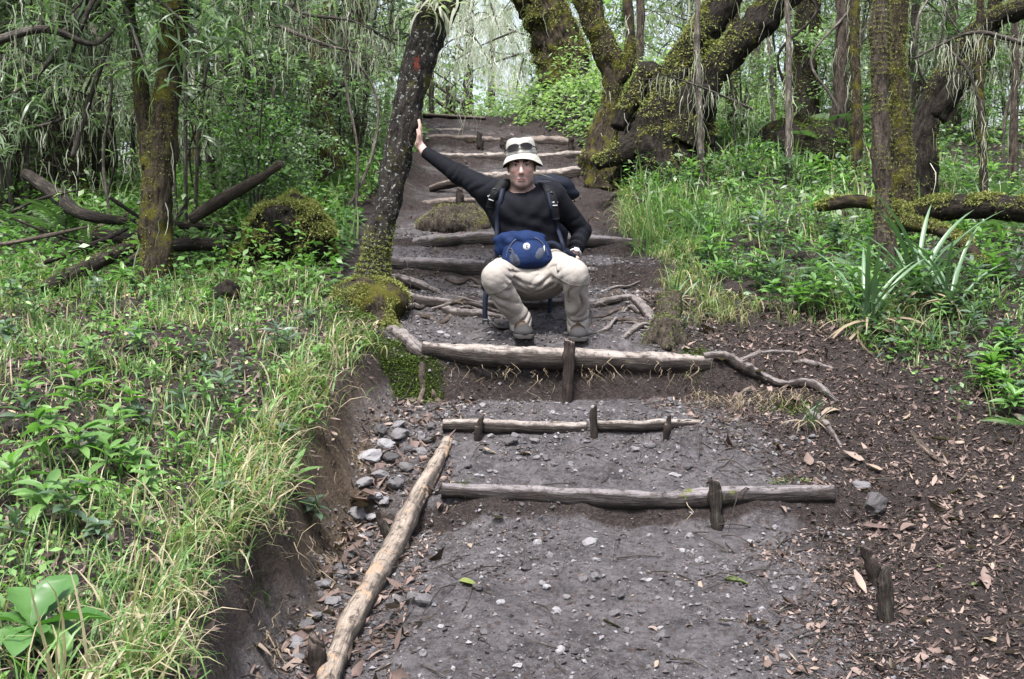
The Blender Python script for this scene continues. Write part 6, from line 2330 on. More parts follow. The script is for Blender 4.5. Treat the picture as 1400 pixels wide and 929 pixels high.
root('thick winding root continuing the step log to the right', [(962, 490), (990, 494), (1018, 507), (1048, 524), (1072, 532), (1100, 529), (1122, 538), (1145, 553)], [9, 9, 10, 10, 9, 9, 8, 5], 'root', 1, 0.03)
root('dark root running down below the thick winding root', [(1108, 560), (1125, 582), (1150, 610)], [7, 7, 4], 'root', 2)
root('pale side root hanging down under the thick root, left one', [(1028, 530), (1010, 545), (1006, 560), (988, 578)], [5, 6, 5, 4], 'pale_root', 3)
root('pale side root hanging down under the thick root, right one', [(1055, 550), (1035, 562), (1010, 582)], [4, 3.5, 3], 'pale_root', 4)
root('dark stick-like root lying above the thick winding root', [(1012, 492), (1050, 484), (1110, 484)], [5, 5, 3], 'root', 5)
root('short dark root piece right of the winding root', [(1085, 495), (1105, 500), (1138, 506)], [5, 8, 6], 'root', 6)
root('mossy root creeping down the corner of the left bank', [(528, 440), (548, 462), (566, 480), (584, 492)], [9, 13, 13, 9], 'root', 7)
root('thin root hanging down the mossy corner of the left bank', [(578, 494), (576, 515), (578, 540), (570, 556)], [5, 5, 4, 3], 'pale_root', 8)
root('low root running over the dirt left of the boots', [(585, 405), (620, 430), (660, 432), (700, 436)], [8, 11, 10, 7], 'root', 9)
root('root from the stump reaching left over the step', [(895, 440), (870, 415), (840, 412), (808, 420)], [8, 9, 9, 6], 'root', 10)
root('thin root twisting left of the stump', [(905, 452), (880, 448), (850, 462)], [6, 6, 4], 'root', 11)
root('root crossing the dirt behind the stump', [(940, 400), (905, 405), (880, 398)], [4, 6, 4], 'pale_root', 12)
root('root winding at the foot of the leaning tree', [(535, 378), (560, 392), (590, 398), (612, 404)], [9, 9, 7, 5], 'root', 13)
root('slim bare branch lying on the right litter', [(1245, 590), (1262, 612), (1290, 634), (1330, 636)], [4, 5, 5, 3], 'pale_root', 14)

r = np.random.default_rng(19)
for k in range(26):
    if k < 13:
        px, py = r.uniform(550, 660), r.uniform(385, 445)
        dx_, dy_ = r.uniform(20, 70), r.uniform(-8, 22)
        lab = 'thin bare root crossing the dirt left of the man'
        grp = 'thin roots left of the man'
    else:
        px, py = r.uniform(800, 890), r.uniform(398, 462)
        dx_, dy_ = r.uniform(25, 70), r.uniform(-16, 14)
        lab = 'thin bare root crossing the dirt between the man and the stump'
        grp = 'thin roots right of the man'
    o = root(lab, [(px, py), (px + dx_ * 0.35, py + dy_ * 0.3 + r.normal(0, 4)), (px + dx_ * 0.7, py + dy_ * 0.8 + r.normal(0, 4)), (px + dx_, py + dy_)], np.array([3.5, 4, 3.5, 2.5]) * r.uniform(0.6, 1.2), 'root' if k % 3 else 'pale_root', 40 + k)
    o['group'] = grp

# ------------------------------------------------------------------ stones and gravel
def ico(seed, sub_=1):
    t = (1 + 5 ** 0.5) / 2
    v = np.array([[-1, t, 0], [1, t, 0], [-1, -t, 0], [1, -t, 0], [0, -1, t], [0, 1, t], [0, -1, -t], [0, 1, -t], [t, 0, -1], [t, 0, 1], [-t, 0, -1], [-t, 0, 1]], float)
    f = np.array([[0, 11, 5], [0, 5, 1], [0, 1, 7], [0, 7, 10], [0, 10, 11], [1, 5, 9], [5, 11, 4], [11, 10, 2], [10, 7, 6], [7, 1, 8], [3, 9, 4], [3, 4, 2], [3, 2, 6], [3, 6, 8], [3, 8, 9], [4, 9, 5], [2, 4, 11], [6, 2, 10], [8, 6, 7], [9, 8, 1]])
    v /= np.linalg.norm(v, axis=1)[:, None]
    for _ in range(sub_):
        cache = {}
        vl = [tuple(x) for x in v]
        nf = []

        def mid(a, b):
            k = (min(a, b), max(a, b))
            if k not in cache:
                m_ = (np.array(vl[a]) + np.array(vl[b]))
                vl.append(tuple(m_ / np.linalg.norm(m_)))
                cache[k] = len(vl) - 1
            return cache[k]
        for a, b, c_ in f:
            x, y, z = mid(a, b), mid(b, c_), mid(c_, a)
            nf += [[a, x, z], [b, y, x], [c_, z, y], [x, y, z]]
        v = np.array(vl)
        f = np.array(nf)
    rr = np.random.default_rng(seed)
    sc = np.array([1.0, rr.uniform(0.65, 0.95), rr.uniform(0.45, 0.7)])
    # facet by a few planes for an angular stone
    for _ in range(9):
        n = unit(rr.normal(0, 1, 3))
        dd = v @ n
        lim = rr.uniform(0.62, 0.85)
        v = v - np.maximum(dd - lim, 0)[:, None] * n
    v = v * (1 + 0.16 * fbm(v * 1.9 + seed, 3, seed))[:, None] * sc
    return v, f


STV = []
for k in range(6):
    v_, f_ = ico(k, 2)
    me = make_mesh('stone', v_, [f_], {'v': np.zeros(len(v_))}, False)
    me.materials.append(M['stone'])
    STV.append(me)
r = np.random.default_rng(21)


def put_stone(px, py, rpx, label=None, group='stones on the dirt path', sink=0.25):
    p = hit(px, py)
    d = float(np.dot(p - CAM, CF))
    R = rpx * d / FPX
    o = link('stone', STV[int(r.integers(0, 6))], None)
    o.location = (p[0], p[1], p[2] + R * (0.55 - sink) * 0.6)
    o.rotation_euler = (r.normal(0, 0.2), r.normal(0, 0.2), r.uniform(0, 6.28))
    o.scale = (R, R, R)
    tag(o, label or 'small pale grey stone lying loose on the dirt path', 'stone', group)
    return o


put_stone(1193, 695, 22, 'large angular grey stone right of the lowest log', None)
put_stone(1178, 668, 13, 'grey stone just above the large angular stone', None)
put_stone(442, 806, 15, 'pale stone among the dead leaves in the left gutter', None)
put_stone(545, 822, 11, 'pale round stone right of the slanted pole', None)
put_stone(575, 824, 22, 'flat dark stone right of the pale round stone', None, 0.5)
put_stone(808, 746, 12, 'grey stone lying at the middle of the lowest tread', None)
put_stone(698, 607, 13, 'flat pale stone below the second step', None)
put_stone(890, 614, 9, 'grey stone standing up on the second tread', None)
put_stone(732, 608, 9, 'pale stone right of the flat pale stone', None)
for (px, py, rp_) in [(505, 632, 18), (520, 655, 15), (540, 668, 17), (556, 645, 14), (528, 612, 14), (548, 600, 15), (498, 668, 16), (512, 690, 12), (535, 630, 12), (488, 715, 15), (560, 620, 11), (575, 600, 10), (520, 592, 12), (500, 735, 9), (478, 760, 10), (470, 790, 10), (455, 825, 12), (430, 845, 11), (545, 585, 10), (590, 590, 8), (570, 577, 9)]:
    put_stone(px, py, rp_, 'rough grey stone in the left gutter beside the slanted pole', 'stones in the left gutter', 0.15)
for k in range(16):
    f_ = r.random()
    put_stone(580 - 190 * f_ + r.normal(0, 14), 600 + 320 * f_, r.uniform(7, 14), 'rough grey stone in the left gutter beside the slanted pole', 'stones in the left gutter', 0.3)
for k in range(150):
    reg = r.integers(0, 5)
    if reg == 0:
        px, py, rp_ = r.uniform(560, 1100), r.uniform(740, 925), r.uniform(4, 9)
    elif reg == 1:
        px, py, rp_ = r.normal(760, 120), r.uniform(720, 900), r.uniform(4, 9)
    elif reg == 2:
        px, py, rp_ = r.uniform(620, 1120), r.uniform(595, 655), r.uniform(3.5, 7)
    elif reg == 3:
        px, py, rp_ = r.uniform(600, 960), r.uniform(545, 572), r.uniform(3, 6)
    else:
        px, py, rp_ = r.uniform(560, 880), r.uniform(415, 468), r.uniform(3, 6)
    put_stone(px, py, rp_)

gv = np.array([[1, .1, 0], [-1, .15, .1], [.1, .9, .1], [-.1, -.8, 0], [.1, .1, .7], [0, -.1, -.6]], float)
gf = np.array([[4, 0, 2], [4, 2, 1], [4, 1, 3], [4, 3, 0], [5, 2, 0], [5, 1, 2], [5, 3, 1], [5, 0, 3]])
K = 36000
gx = r.uniform(-0.95, 1.5, K)
gy = 3.3 + 6.0 * r.random(K) ** 1.0
clump = fbm(np.stack([gx * 2.2, gy * 2.2, gx * 0], 1), 3, 91)
t, xl, xr = path_t(gx, gy)
keep = (t < 0.3) & (r.random(K) < 0.25 + 0.8 * smooth((clump + 0.1) / 0.5) + 0.5 * (gx < xl + 0.35))
gx, gy = gx[keep], gy[keep]
n = len(gx)
s_ = 0.003 + 0.013 * r.random(n) ** 3.6
Mx = rotm(r.uniform(0, 6.28, n), r.normal(0, 0.4, n), r.normal(0, 0.4, n)) * s_[:, None, None]
Tt = np.stack([gx, gy, gz(gx, gy) + s_ * 0.25], 1)
V, F, v = merge([(gv, gf, Mx, Tt, np.clip(r.random(n) ** 1.5 + 0.05, 0, 1))])
wmesh('gravel', V, F, M['gravel'], None, {'v': v}, kind='stuff', sm=False, label='fine grey gravel strewn over the dirt path')

# ------------------------------------------------------------------ leaf litter
def curled(L, W, curl, n=4):
    V, F = leaf(L, W, n, curl, 0.25, 'ovate', 2)
    return V, F


r = np.random.default_rng(41)
items = []
tm_small = [leaf(1, 0.22, 2, 0.8, 0.2, 'lance', 1), diamond(0.4, 0.3), leaf(1, 0.12, 1, 0.3, 0.0, 'strap', 1), diamond(0.55, -0.25)]
tm_big = [leaf(1, 0.2, 3, 0.8, 0.2, 'lance', 1), leaf(1, 0.34, 3, -0.7, 0.3, 'lance', 2), leaf(1, 0.12, 2, 0.3, 0.0, 'strap', 1), leaf(1, 0.5, 3, 1.2, 0.35, 'ovate', 2)]


def scatter_litter(n, xr_, yr_, size, accept, vals=(0.0, 1.0), power=1.0):
    x = r.uniform(xr_[0], xr_[1], n)
    y = yr_[0] + (yr_[1] - yr_[0]) * r.random(n) ** power
    k = accept(x, y)
    x, y = x[k], y[k]
    n = len(x)
    which = r.integers(0, 4, n)
    tm = tm_big if size > 0.04 else tm_small
    z = gz(x, y)
    for w_ in range(4):
        m_ = which == w_
        K = int(m_.sum())
        if not K:
            continue
        s = size * (0.35 + 1.0 * r.random(K) ** 1.8)
        Mx = rotm(r.uniform(0, 6.28, K), r.normal(0.05, 0.28, K), r.normal(0, 0.45, K) + (r.random(K) < 0.4) * math.pi) * s[:, None, None]
        T = np.stack([x[m_], y[m_], z[m_] + 0.004 + 0.10 * s * r.random(K)], 1)
        items.append((tm[w_][0], tm[w_][1], Mx, T, np.clip(vals[0] + (vals[1] - vals[0]) * r.random(K) ** 1.2, 0, 1)))


def right_zone(x, y):
    t, xl, xr = path_t(x, y)
    e = np.interp(y, EDGE_Y, EDGE_R)
    cl = fbm(np.stack([x * 2.1, y * 2.1, x * 0], 1), 3, 66)
    return (x > e - 0.35 + 0.25 * vnoise(np.stack([x * 3, y * 3, x * 0], 1), 2)) & (r.random(len(x)) < 0.6 + 0.6 * smooth((cl + 0.2) / 0.6))


scatter_litter(60000, (0.7, 3.0), (3.2, 7.7), 0.026, right_zone, (0.0, 0.9))
scatter_litter(7000, (0.8, 3.0), (3.2, 7.6), 0.045, right_zone, (0.1, 0.95))
scatter_litter(900, (0.8, 3.4), (3.2, 7.8), 0.085, right_zone, (0.2, 0.9))
def gut(x, y):
    t, xl, xr = path_t(x, y)
    return (x > xl - 0.05) & (x < xl + 0.40)


scatter_litter(5200, (-1.0, 0.1), (3.3, 6.5), 0.05, gut, (0.1, 0.95))
scatter_litter(900, (-1.0, 0.1), (3.3, 6.0), 0.09, gut, (0.2, 0.85))
def left_zone(x, y):
    t, xl, xr = path_t(x, y)
    return x < xl - 0.12


scatter_litter(13000, (-3.6, -0.4), (2.7, 8.0), 0.055, left_zone, (0.2, 1.0))
scatter_litter(9000, (-3.6, -0.4), (2.7, 8.0), 0.035, left_zone, (0.3, 1.0))
def on_path(x, y):
    t, xl, xr = path_t(x, y)
    cl = fbm(np.stack([x * 2.5, y * 2.5, x * 0], 1), 3, 77)
    return (t < 0.4) & (r.random(len(x)) < 0.25 + 0.9 * smooth(cl / 0.5))


scatter_litter(16000, (-0.9, 1.4), (3.4, 9.0), 0.017, on_path, (0.0, 0.95))
scatter_litter(2600, (-1.0, 1.3), (9.0, 15.0), 0.05, on_path, (0.0, 0.9))
scatter_litter(5000, (-6, 7), (8, 15), 0.07, lambda x, y: path_t(x, y)[0] > 0.5, (0.0, 0.9))
V, F, v = merge(items)
wmesh('leaf_litter', V, F, M['litter'], None, {'v': v}, kind='stuff', label='brown leaf litter and wood chips covering the ground')

# twigs in the litter
tb = []
for k in range(800):
    x, y = r.uniform(0.9, 3.2), r.uniform(3.3, 7.6)
    if k % 4 == 0:
        x, y = r.uniform(-0.9, 1.3), r.uniform(3.4, 8.5)
    if k % 4 == 1:
        x = r.uniform(-3, -0.9)
    z = gz1(x, y) + 0.008
    a = r.uniform(0, 6.28)
    L = r.uniform(0.05, 0.22)
    tb.append(tube([(x, y, z), (x + math.cos(a) * L / 2 + r.normal(0, .006), y + math.sin(a) * L / 2, z + 0.012), (x + math.cos(a) * L, y + math.sin(a) * L, gz1(x + math.cos(a) * L, y + math.sin(a) * L) + 0.008)], [0.003, 0.0028, 0.0015], 5, 6, 0.1, 9, k))
V, F, tc = join_tubes(tb)
wmesh('litter_twigs', V, F, M['twig'], None, {'tc': tc}, kind='stuff', label='thin dry twigs strewn through the litter')

# larger fallen leaves, one by one
FL = []
for k in range(5):
    V_, F_ = leaf(1.0, [0.32, 0.5, 0.6, 0.28, 0.42][k], 6, [0.9, -0.8, 0.6, 1.3, -0.5][k], [0.12, 0.2, 0.1, 0.2, 0.15][k], ['lance', 'ovate', 'ovate', 'lance', 'obovate'][k], 2)
    V_[:, 1] += 0.08 * np.sin(V_[:, 0] * 5 + k)
    V_[:, 2] += 0.03 * np.sin(V_[:, 0] * 9 + V_[:, 1] * 12 + k)
    me = make_mesh('fallen_leaf', V_, [F_], {'v': np.full(len(V_), 0.5)})
    me.materials.append(M['dead_leaf'])
    FL.append(me)
    me2 = me.copy()
    me2.materials[0] = M['green_fallen']
    FL.append(me2)


def fallen_leaf(px, py, Lpx, label, green=False, group='large fallen leaves', az=None):
    p = hit(px, py)
    d = float(np.dot(p - CAM, CF))
    L = Lpx * d / FPX
    me = FL[2 * int(r.integers(0, 5)) + (1 if green else 0)]
    o = link('fallen_leaf', me, None)
    o.location = (p[0] - L * 0.4, p[1], p[2] + 0.008 + L * 0.02)
    o.rotation_euler = (r.normal(0, 0.2), r.normal(0, 0.08), az if az is not None else r.uniform(0, 6.28))
    o.scale = (L, L, L)
    tag(o, label, 'leaf', group)


fallen_leaf(392, 832, 52, 'large purplish dead leaf in the left gutter', False, None, 0.6)
fallen_leaf(345, 895, 55, 'large dull dead leaf at the foot of the left bank', False, None, 0.3)
fallen_leaf(418, 890, 45, 'large dead leaf beside the dark stake at the bottom', False, None, 1.2)
fallen_leaf(1008, 798, 42, 'long green-tinged leaf lying on the lowest tread', True, None, 0.15)
fallen_leaf(840, 853, 42, 'long tan dead leaf lying on the lower path', False, None, 0.05)
fallen_leaf(640, 800, 32, 'yellow-green leaf on the path right of the slanted pole', True, None, 0.1)
fallen_leaf(1295, 782, 26, 'bright green leaf upright in the right litter', True, None, 1.2)
fallen_leaf(1345, 805, 42, 'narrow green leaf in the right litter', True, None, 0.4)
fallen_leaf(1325, 686, 34, 'pinkish narrow dead leaf at the right edge', False, None, 0.3)
fallen_leaf(1245, 580, 32, 'pale tan dead leaf on the right litter slope', False, None, 0.8)
for (px, py) in [(480, 790), (500, 770), (465, 815), (450, 850), (410, 860), (395, 905), (430, 905), (370, 860), (520, 720), (490, 840), (460, 770), (505, 700), (345, 925), (380, 885), (530, 700), (470, 745)] + [(575 - 190 * f_ + 12 * math.sin(f_ * 40), 610 + 310 * f_) for f_ in np.linspace(0.1, 1.0, 22)]:
    fallen_leaf(px + r.normal(0, 4), py, r.uniform(24, 40), 'curled dead leaf in the left gutter', False, 'dead leaves in the left gutter')
for k in range(46):
    fallen_leaf(r.uniform(1120, 1395), r.uniform(560, 925), r.uniform(18, 34), 'curled dead leaf on the dark right litter', False, 'dead leaves on the right litter')
for k in range(26):
    fallen_leaf(r.uniform(940, 1180), r.uniform(430, 560), r.uniform(14, 26), 'small dead leaf around the winding root', False, 'dead leaves around the winding root')
for k in range(34):
    fallen_leaf(r.uniform(40, 420), r.uniform(470, 760), r.uniform(18, 34), 'brown dead leaf caught in the left bank grass', False, 'dead leaves on the left bank')
for k in range(26):
    fallen_leaf(r.uniform(580, 1130), r.uniform(600, 920), r.uniform(12, 26), 'small dead leaf on the dirt path', False, 'dead leaves on the path')

# ------------------------------------------------------------------ grass
r = np.random.default_rng(51)
BL = [blade(1.0, 0.035, 4, b) for b in (0.5, 1.1, 1.8, 2.5)]


def grass(name, n, xr_, yr_, accept, h0, h1, vals, label, lean=None, width=1.0, power=1.0, tuft=7):
    m = n // tuft
    x = r.uniform(xr_[0], xr_[1], m)
    y = yr_[0] + (yr_[1] - yr_[0]) * r.random(m) ** power
    k = accept(x, y)
    x, y = np.repeat(x[k], tuft), np.repeat(y[k], tuft)
    n = len(x)
    tv = np.repeat(r.random(n // tuft), tuft)
    x = x + r.normal(0, 0.025, n)
    y = y + r.normal(0, 0.025, n)
    z = gz(x, y) - 0.01
    w = r.integers(0, 4, n)
    az = r.uniform(0, 6.28, n)
    if lean is not None:
        la, amt = lean(x, y)
        az = np.where(r.random(n) < amt, la + r.normal(0, 0.5, n), az)
        w = np.where(r.random(n) < amt, r.integers(2, 4, n), w)
    h = r.uniform(h0, h1, n) * (0.7 + 0.6 * tv)
    val = np.clip(vals[0] + (vals[1] - vals[0]) * (0.6 * tv + 0.4 * r.random(n)), 0, 1)
    val = np.where(r.random(n) < vals[2], r.uniform(0.78, 1.0, n), val)
    it = []
    for b in range(4):
        q = w == b
        K = int(q.sum())
        Mx = rotm(az[q], r.normal(0, 0.15, K), r.normal(0, 0.15, K)) * (h[q])[:, None, None]
        Mx = Mx * np.array([1.0, width, 1.0])[None, None, :]
        it.append((BL[b][0], BL[b][1], Mx, np.stack([x[q], y[q], z[q]], 1), val[q]))
    V, F, v = merge(it)
    return wmesh(name, V, F, M['grass'], None, {'v': v}, kind='stuff', label=label)


def left_lean(x, y):
    t, xl, xr = path_t(x, y)
    return 0 * x - 0.1, np.clip(smooth((x - xl + 0.45) / 0.35) * 0.85, 0, 1)


def lg(x, y):
    t, xl, xr = path_t(x, y)
    c_ = fbm(np.stack([x * 1.6, y * 1.6, x * 0], 1), 3, 15)
    lw = np.interp(y, EDGE_Y, LEFT_W)
    return (x < xl - lw * 0.95) & (r.random(len(x)) < 0.42 + 0.7 * smooth((c_ + 0.12) / 0.4))


grass('grass', 26000, (-3.4, -0.45), (2.5, 8.2), lg, 0.05, 0.17, (0.1, 0.72, 0.30), 'green grass covering the left bank', left_lean, 1.25)
def lip(x, y):
    t, xl, xr = path_t(x, y)
    lw = np.interp(y, EDGE_Y, LEFT_W)
    return (x < xl - lw * 0.85) & (x > xl - lw - 0.18)


grass('hanging_grass', 8500, (-1.5, -0.45), (2.6, 6.6), lip, 0.08, 0.26, (0.05, 0.75, 0.50), 'grass hanging over the edge of the left bank', lambda x, y: (1.6 * vnoise(np.stack([x * 7, y * 7, x * 0], 1), 13) - 0.1, 0 * x + 0.6), 1.0)

grass('hanging_grass', 2600, (-1.4, -0.6), (2.8, 4.9), lip, 0.10, 0.30, (0.05, 0.75, 0.55), 'grass and straw trailing down the near end of the left bank', lambda x, y: (2.2 * vnoise(np.stack([x * 6, y * 6, x * 0], 1), 12), 0 * x + 0.6), 0.8)


def rg(x, y):
    t, xl, xr = path_t(x, y)
    c_ = fbm(np.stack([x * 1.6, y * 1.6, x * 0], 1), 3, 25)
    lim = 7.3 - 1.35 * smooth((x - 1.72) / 0.55)
    return (x > xr + 0.12) & (y > lim) & (r.random(len(x)) < 0.15 + 0.8 * smooth((c_ + 0.05) / 0.4))


grass('grass', 20000, (0.9, 5.0), (5.7, 11.5), rg, 0.08, 0.24, (0.05, 0.75, 0.22), 'green grass on the right bank')
def rt(x, y):
    return ((x - 1.25) / 0.42) ** 2 + ((y - 9.2) / 0.75) ** 2 < 1


grass('tall_grass', 2600, (0.8, 1.8), (8.3, 10.2), rt, 0.14, 0.32, (0.15, 0.72, 0.08), 'bright tall grass tuft at the foot of the buttressed tree', None, 0.8)
def rlip(x, y):
    t, xl, xr = path_t(x, y)
    return ((x > xr + 0.02) & (x < xr + 0.30) & (y > 7.3) & (y < 10.5)) | ((y > 7.2 - 0.1 * x) & (y < 7.55 - 0.1 * x) & (x > 1.0) & (x < 2.4))


grass('hanging_grass', 5200, (0.85, 2.4), (6.9, 10.5), rlip, 0.12, 0.26, (0.3, 0.8, 0.65), 'dry grass hanging over the edge of the right bank', lambda x, y: (0 * x - 2.2, 0 * x + 0.8), 0.7)
def top_(x, y):
    t, xl, xr = path_t(x, y)
    return ((t > 0.6) & (r.random(len(x)) < 0.7))


grass('grass', 14000, (-3.5, 3.5), (8.6, 17), top_, 0.12, 0.34, (0.2, 0.78, 0.12), 'soft grass on the upper banks beside the stairs', None, 1.6)

# ground cover of small leaves
r = np.random.default_rng(61)
def cover(name, n, xr_, yr_, accept, L, mat, label, h=0.10, power=1.0, shape='ovate'):
    x = r.uniform(xr_[0], xr_[1], n)
    y = yr_[0] + (yr_[1] - yr_[0]) * r.random(n) ** power
    k = accept(x, y)
    x, y = x[k], y[k]
    n = len(x)
    lv, lf = leaf(1.0, 0.5 if shape == 'ovate' else 0.3, 2, 0.6, 0.2, shape, 1)
    s = L * r.uniform(0.5, 1.4, n)
    c_ = fbm(np.stack([x * 2.5, y * 2.5, x * 0], 1), 2, 4)
    T = np.stack([x, y, gz(x, y) + 0.01 + h * r.random(n) ** 1.3 * (0.7 + 0.6 * c_)], 1)
    Mx = rotm(r.uniform(0, 6.28, n), r.normal(0.15, 0.4, n), r.normal(0, 0.4, n)) * s[:, None, None]
    V, F, v = merge([(lv, lf, Mx, T, np.clip(0.45 + 0.35 * c_ + r.normal(0, 0.2, n), 0, 1))])
    return wmesh(name, V, F, M[mat], None, {'v': v}, kind='stuff', label=label)


cover('ground_cover', 48000, (0.9, 5.5), (5.8, 12.5), rg, 0.045, 'leaf', 'small-leaved green ground cover on the right bank', 0.22)
cover('ground_cover', 24000, (1.0, 6.0), (5.8, 12.5), rg, 0.06, 'leaf_blue', 'blue-green small-leaved ground cover on the right bank', 0.26, 1.0, 'lance')
cover('ground_cover', 15000, (-3.4, -0.5), (2.7, 8.5), lg, 0.035, 'leaf', 'small-leaved green ground cover on the left bank', 0.07)
cover('ground_cover', 16000, (-6, 6), (8.4, 17), top_, 0.07, 'leaf_far', 'small-leaved pale ground cover on the upper banks', 0.35)
cover('ground_cover', 20000, (-3.2, 3.4), (12.5, 17.5), lambda x, y: (path_t(x, y)[0] > 0.12) | (x > np.interp(y, EDGE_Y, EDGE_R) + 0.02), 0.07, 'leaf_far', 'pale leafy growth covering the banks at the top of the stairs', 0.5)
cover('ground_cover', 12000, (0.05, 2.6), (12.9, 15.8), lambda x, y: x > np.interp(y, EDGE_Y, EDGE_R) + 0.05, 0.06, 'leaf_far', 'leafy growth on the steep bank right of the top stairs', 0.14)
cover('ground_cover', 16000, (-5.5, -0.9), (7.2, 11.5), lambda x, y: path_t(x, y)[0] > 0.7, 0.06, 'leaf', 'leafy ground cover under the left shrubs', 0.3)

# moss cushions on the step corner
r = np.random.default_rng(71)
fsel = TF[(cen[:, 0] > -1.2) & (cen[:, 0] < 1.7) & (cen[:, 1] > 5.3) & (cen[:, 1] < 7.8)]
fa = TV[fsel]
ar = np.linalg.norm(np.cross(fa[:, 1] - fa[:, 0], fa[:, 3] - fa[:, 0]), axis=1)
wm = smooth((a_moss[fsel].mean(1) - 0.3) / 0.5) * (0.25 + smooth((fbm(fa.mean(1) * 14, 3, 8) + 0.1) / 0.3)) * ar
pk = r.choice(len(fsel), 9000, p=wm / wm.sum())
u_, w_ = r.random((9000, 1)), r.random((9000, 1))
mp_ = fa[pk, 0] * (1 - u_) * (1 - w_) + fa[pk, 1] * u_ * (1 - w_) + fa[pk, 2] * u_ * w_ + fa[pk, 3] * (1 - u_) * w_
mx_, my_ = mp_[:, 0], mp_[:, 1]
n = len(mx_)
lv, lf = diamond(0.34, 0.35)
Mx = rotm(r.uniform(0, 6.28, n), r.normal(0.5, 0.5, n), r.normal(0, 0.7, n)) * (0.014 * r.uniform(0.6, 1.4, n))[:, None, None]
V, F, v = merge([(lv, lf, Mx, mp_ + r.normal(0, 0.003, mp_.shape) + np.array([0, -0.004, 0.002]), r.random(n))])
wmesh('moss_cushion', V, F, M['moss_green'], None, {'v': v}, kind='stuff', label='green moss growing on the step corners')

# ------------------------------------------------------------------ herbs, one by one
r = np.random.default_rng(81)
HL = []
for k, (L, W, dr) in enumerate(((0.085, 0.026, 0.7), (0.07, 0.030, 0.9), (0.10, 0.024, 0.6))):
    V_, F_ = leaf(L, W, 5, dr, 0.22, 'lance' if k != 1 else 'ovate', 2)
    for mt in ('leaf', 'leaf_blue'):
        me = make_mesh('leaf', V_, [F_], {'v': np.full(len(V_), 0.55)})
        me.materials.append(M[mt])
        HL.append(me)
V_, F_, tc_ = tube([(0, 0, -0.02), (0.004, 0.003, 0.5), (0, 0, 1.0)], [0.010, 0.008, 0.005], 6, 6, 0.05)
STEM = make_mesh('stem', V_, F_, {'v': np.full(len(V_), 0.6)})
STEM.materials.append(M['leaf'])


def herb(p, h, whorls, scale, kind, label, group, whorl_n=4):
    o = empty('herb', p, label, 'plant', group)
    s = link('stem', STEM, None, o)
    s.scale = (0.35, 0.35, h)
    tilt = r.normal(0, 0.12, 2)
    a0 = r.uniform(0, 6.28)
    for w_ in range(whorls):
        f = (w_ + 1) / whorls
        for q in range(whorl_n):
            l = link('leaf', HL[kind], None, o)
            l.location = (0, 0, h * (0.35 + 0.65 * f))
            a = a0 + q * 2 * math.pi / whorl_n + w_ * 0.8 + r.normal(0, 0.2)
            l.rotation_euler = Matrix(rotm(a, 0.15 + 0.55 * f + r.normal(0, 0.15), r.normal(0, 0.2)).tolist()).to_euler()
            sc = scale * (1.1 - 0.45 * abs(f - 0.5)) * r.uniform(0.8, 1.2)
            l.scale = (sc, sc, sc)
    o.rotation_euler = (tilt[0], tilt[1], 0)
    return o


herbs = [(95, 535, 1.2, 0), (250, 575, 0.9, 1), (275, 560, 0.8, 0), (160, 480, 1.0, 0), (110, 590, 1.2, 0), (165, 590, 1.0, 2), (40, 560, 1.0, 0), (60, 655, 1.2, 2), (110, 640, 1.3, 0), (155, 625, 1.1, 0), (70, 610, 1.0, 2),
         (300, 440, 1.0, 1), (165, 400, 1.2, 0), (130, 420, 1.0, 3), (260, 500, 0.9, 5), (280, 530, 0.9, 1), (205, 455, 0.9, 0), (330, 600, 0.8, 0), (380, 480, 0.9, 5), (350, 470, 0.9, 4), (420, 450, 0.9, 1), (60, 720, 1.2, 0),
         (120, 700, 1.1, 2), (25, 690, 1.2, 0), (90, 745, 1.1, 3), (200, 690, 0.8, 2), (240, 640, 0.7, 4), (330, 520, 0.8, 1), (15, 480, 1.3, 3), (20, 430, 1.4, 3), (50, 450, 1.2, 1), (230, 420, 1.0, 5), (400, 540, 0.7, 0), (390, 610, 0.7, 3),
         (140, 545, 0.9, 4), (310, 690, 0.7, 1), (215, 530, 0.8, 0), (440, 500, 0.8, 0), (180, 650, 0.9, 0), (30, 600, 1.1, 1)]
herbs += [(r.uniform(0, 430), r.uniform(420, 760), r.uniform(0.6, 1.1), int(r.integers(0, 6))) for _ in range(22)]
for (px, py, sc, kd) in herbs:
    p = hit(px, py)
    sc = sc * (1.25 if py > 560 else 1.0)
    herb(p, r.uniform(0.07, 0.15) * sc, 3, sc * 0.95, kd, 'small green herb with whorls of narrow leaves on the left bank', 'herbs on the left bank', 4)
for k in range(95):
    px, py = r.uniform(880, 1395), r.uniform(240, 440)
    p = hit(px, py + 10)
    t, xl, xr = path_t(p[:1], p[1:2])
    if t[0] < 0.8 or p[1] < 6.9:
        continue
    herb(p, r.uniform(0.12, 0.26), 4, r.uniform(0.8, 1.4), int(r.integers(0, 6)), 'leafy green herb growing on the right bank', 'herbs on the right bank', 4)
for k in range(42):
    px, py = r.uniform(1270, 1398), r.uniform(420, 600)
    if px < 1270 + (py - 420) * 0.5:
        continue
    p = hit(px, py)
    herb(p, r.uniform(0.06, 0.16), 4, r.uniform(0.7, 1.2), int(r.integers(0, 6)), 'leafy herb at the right edge below the sword leaves', 'herbs at the right edge', 4)

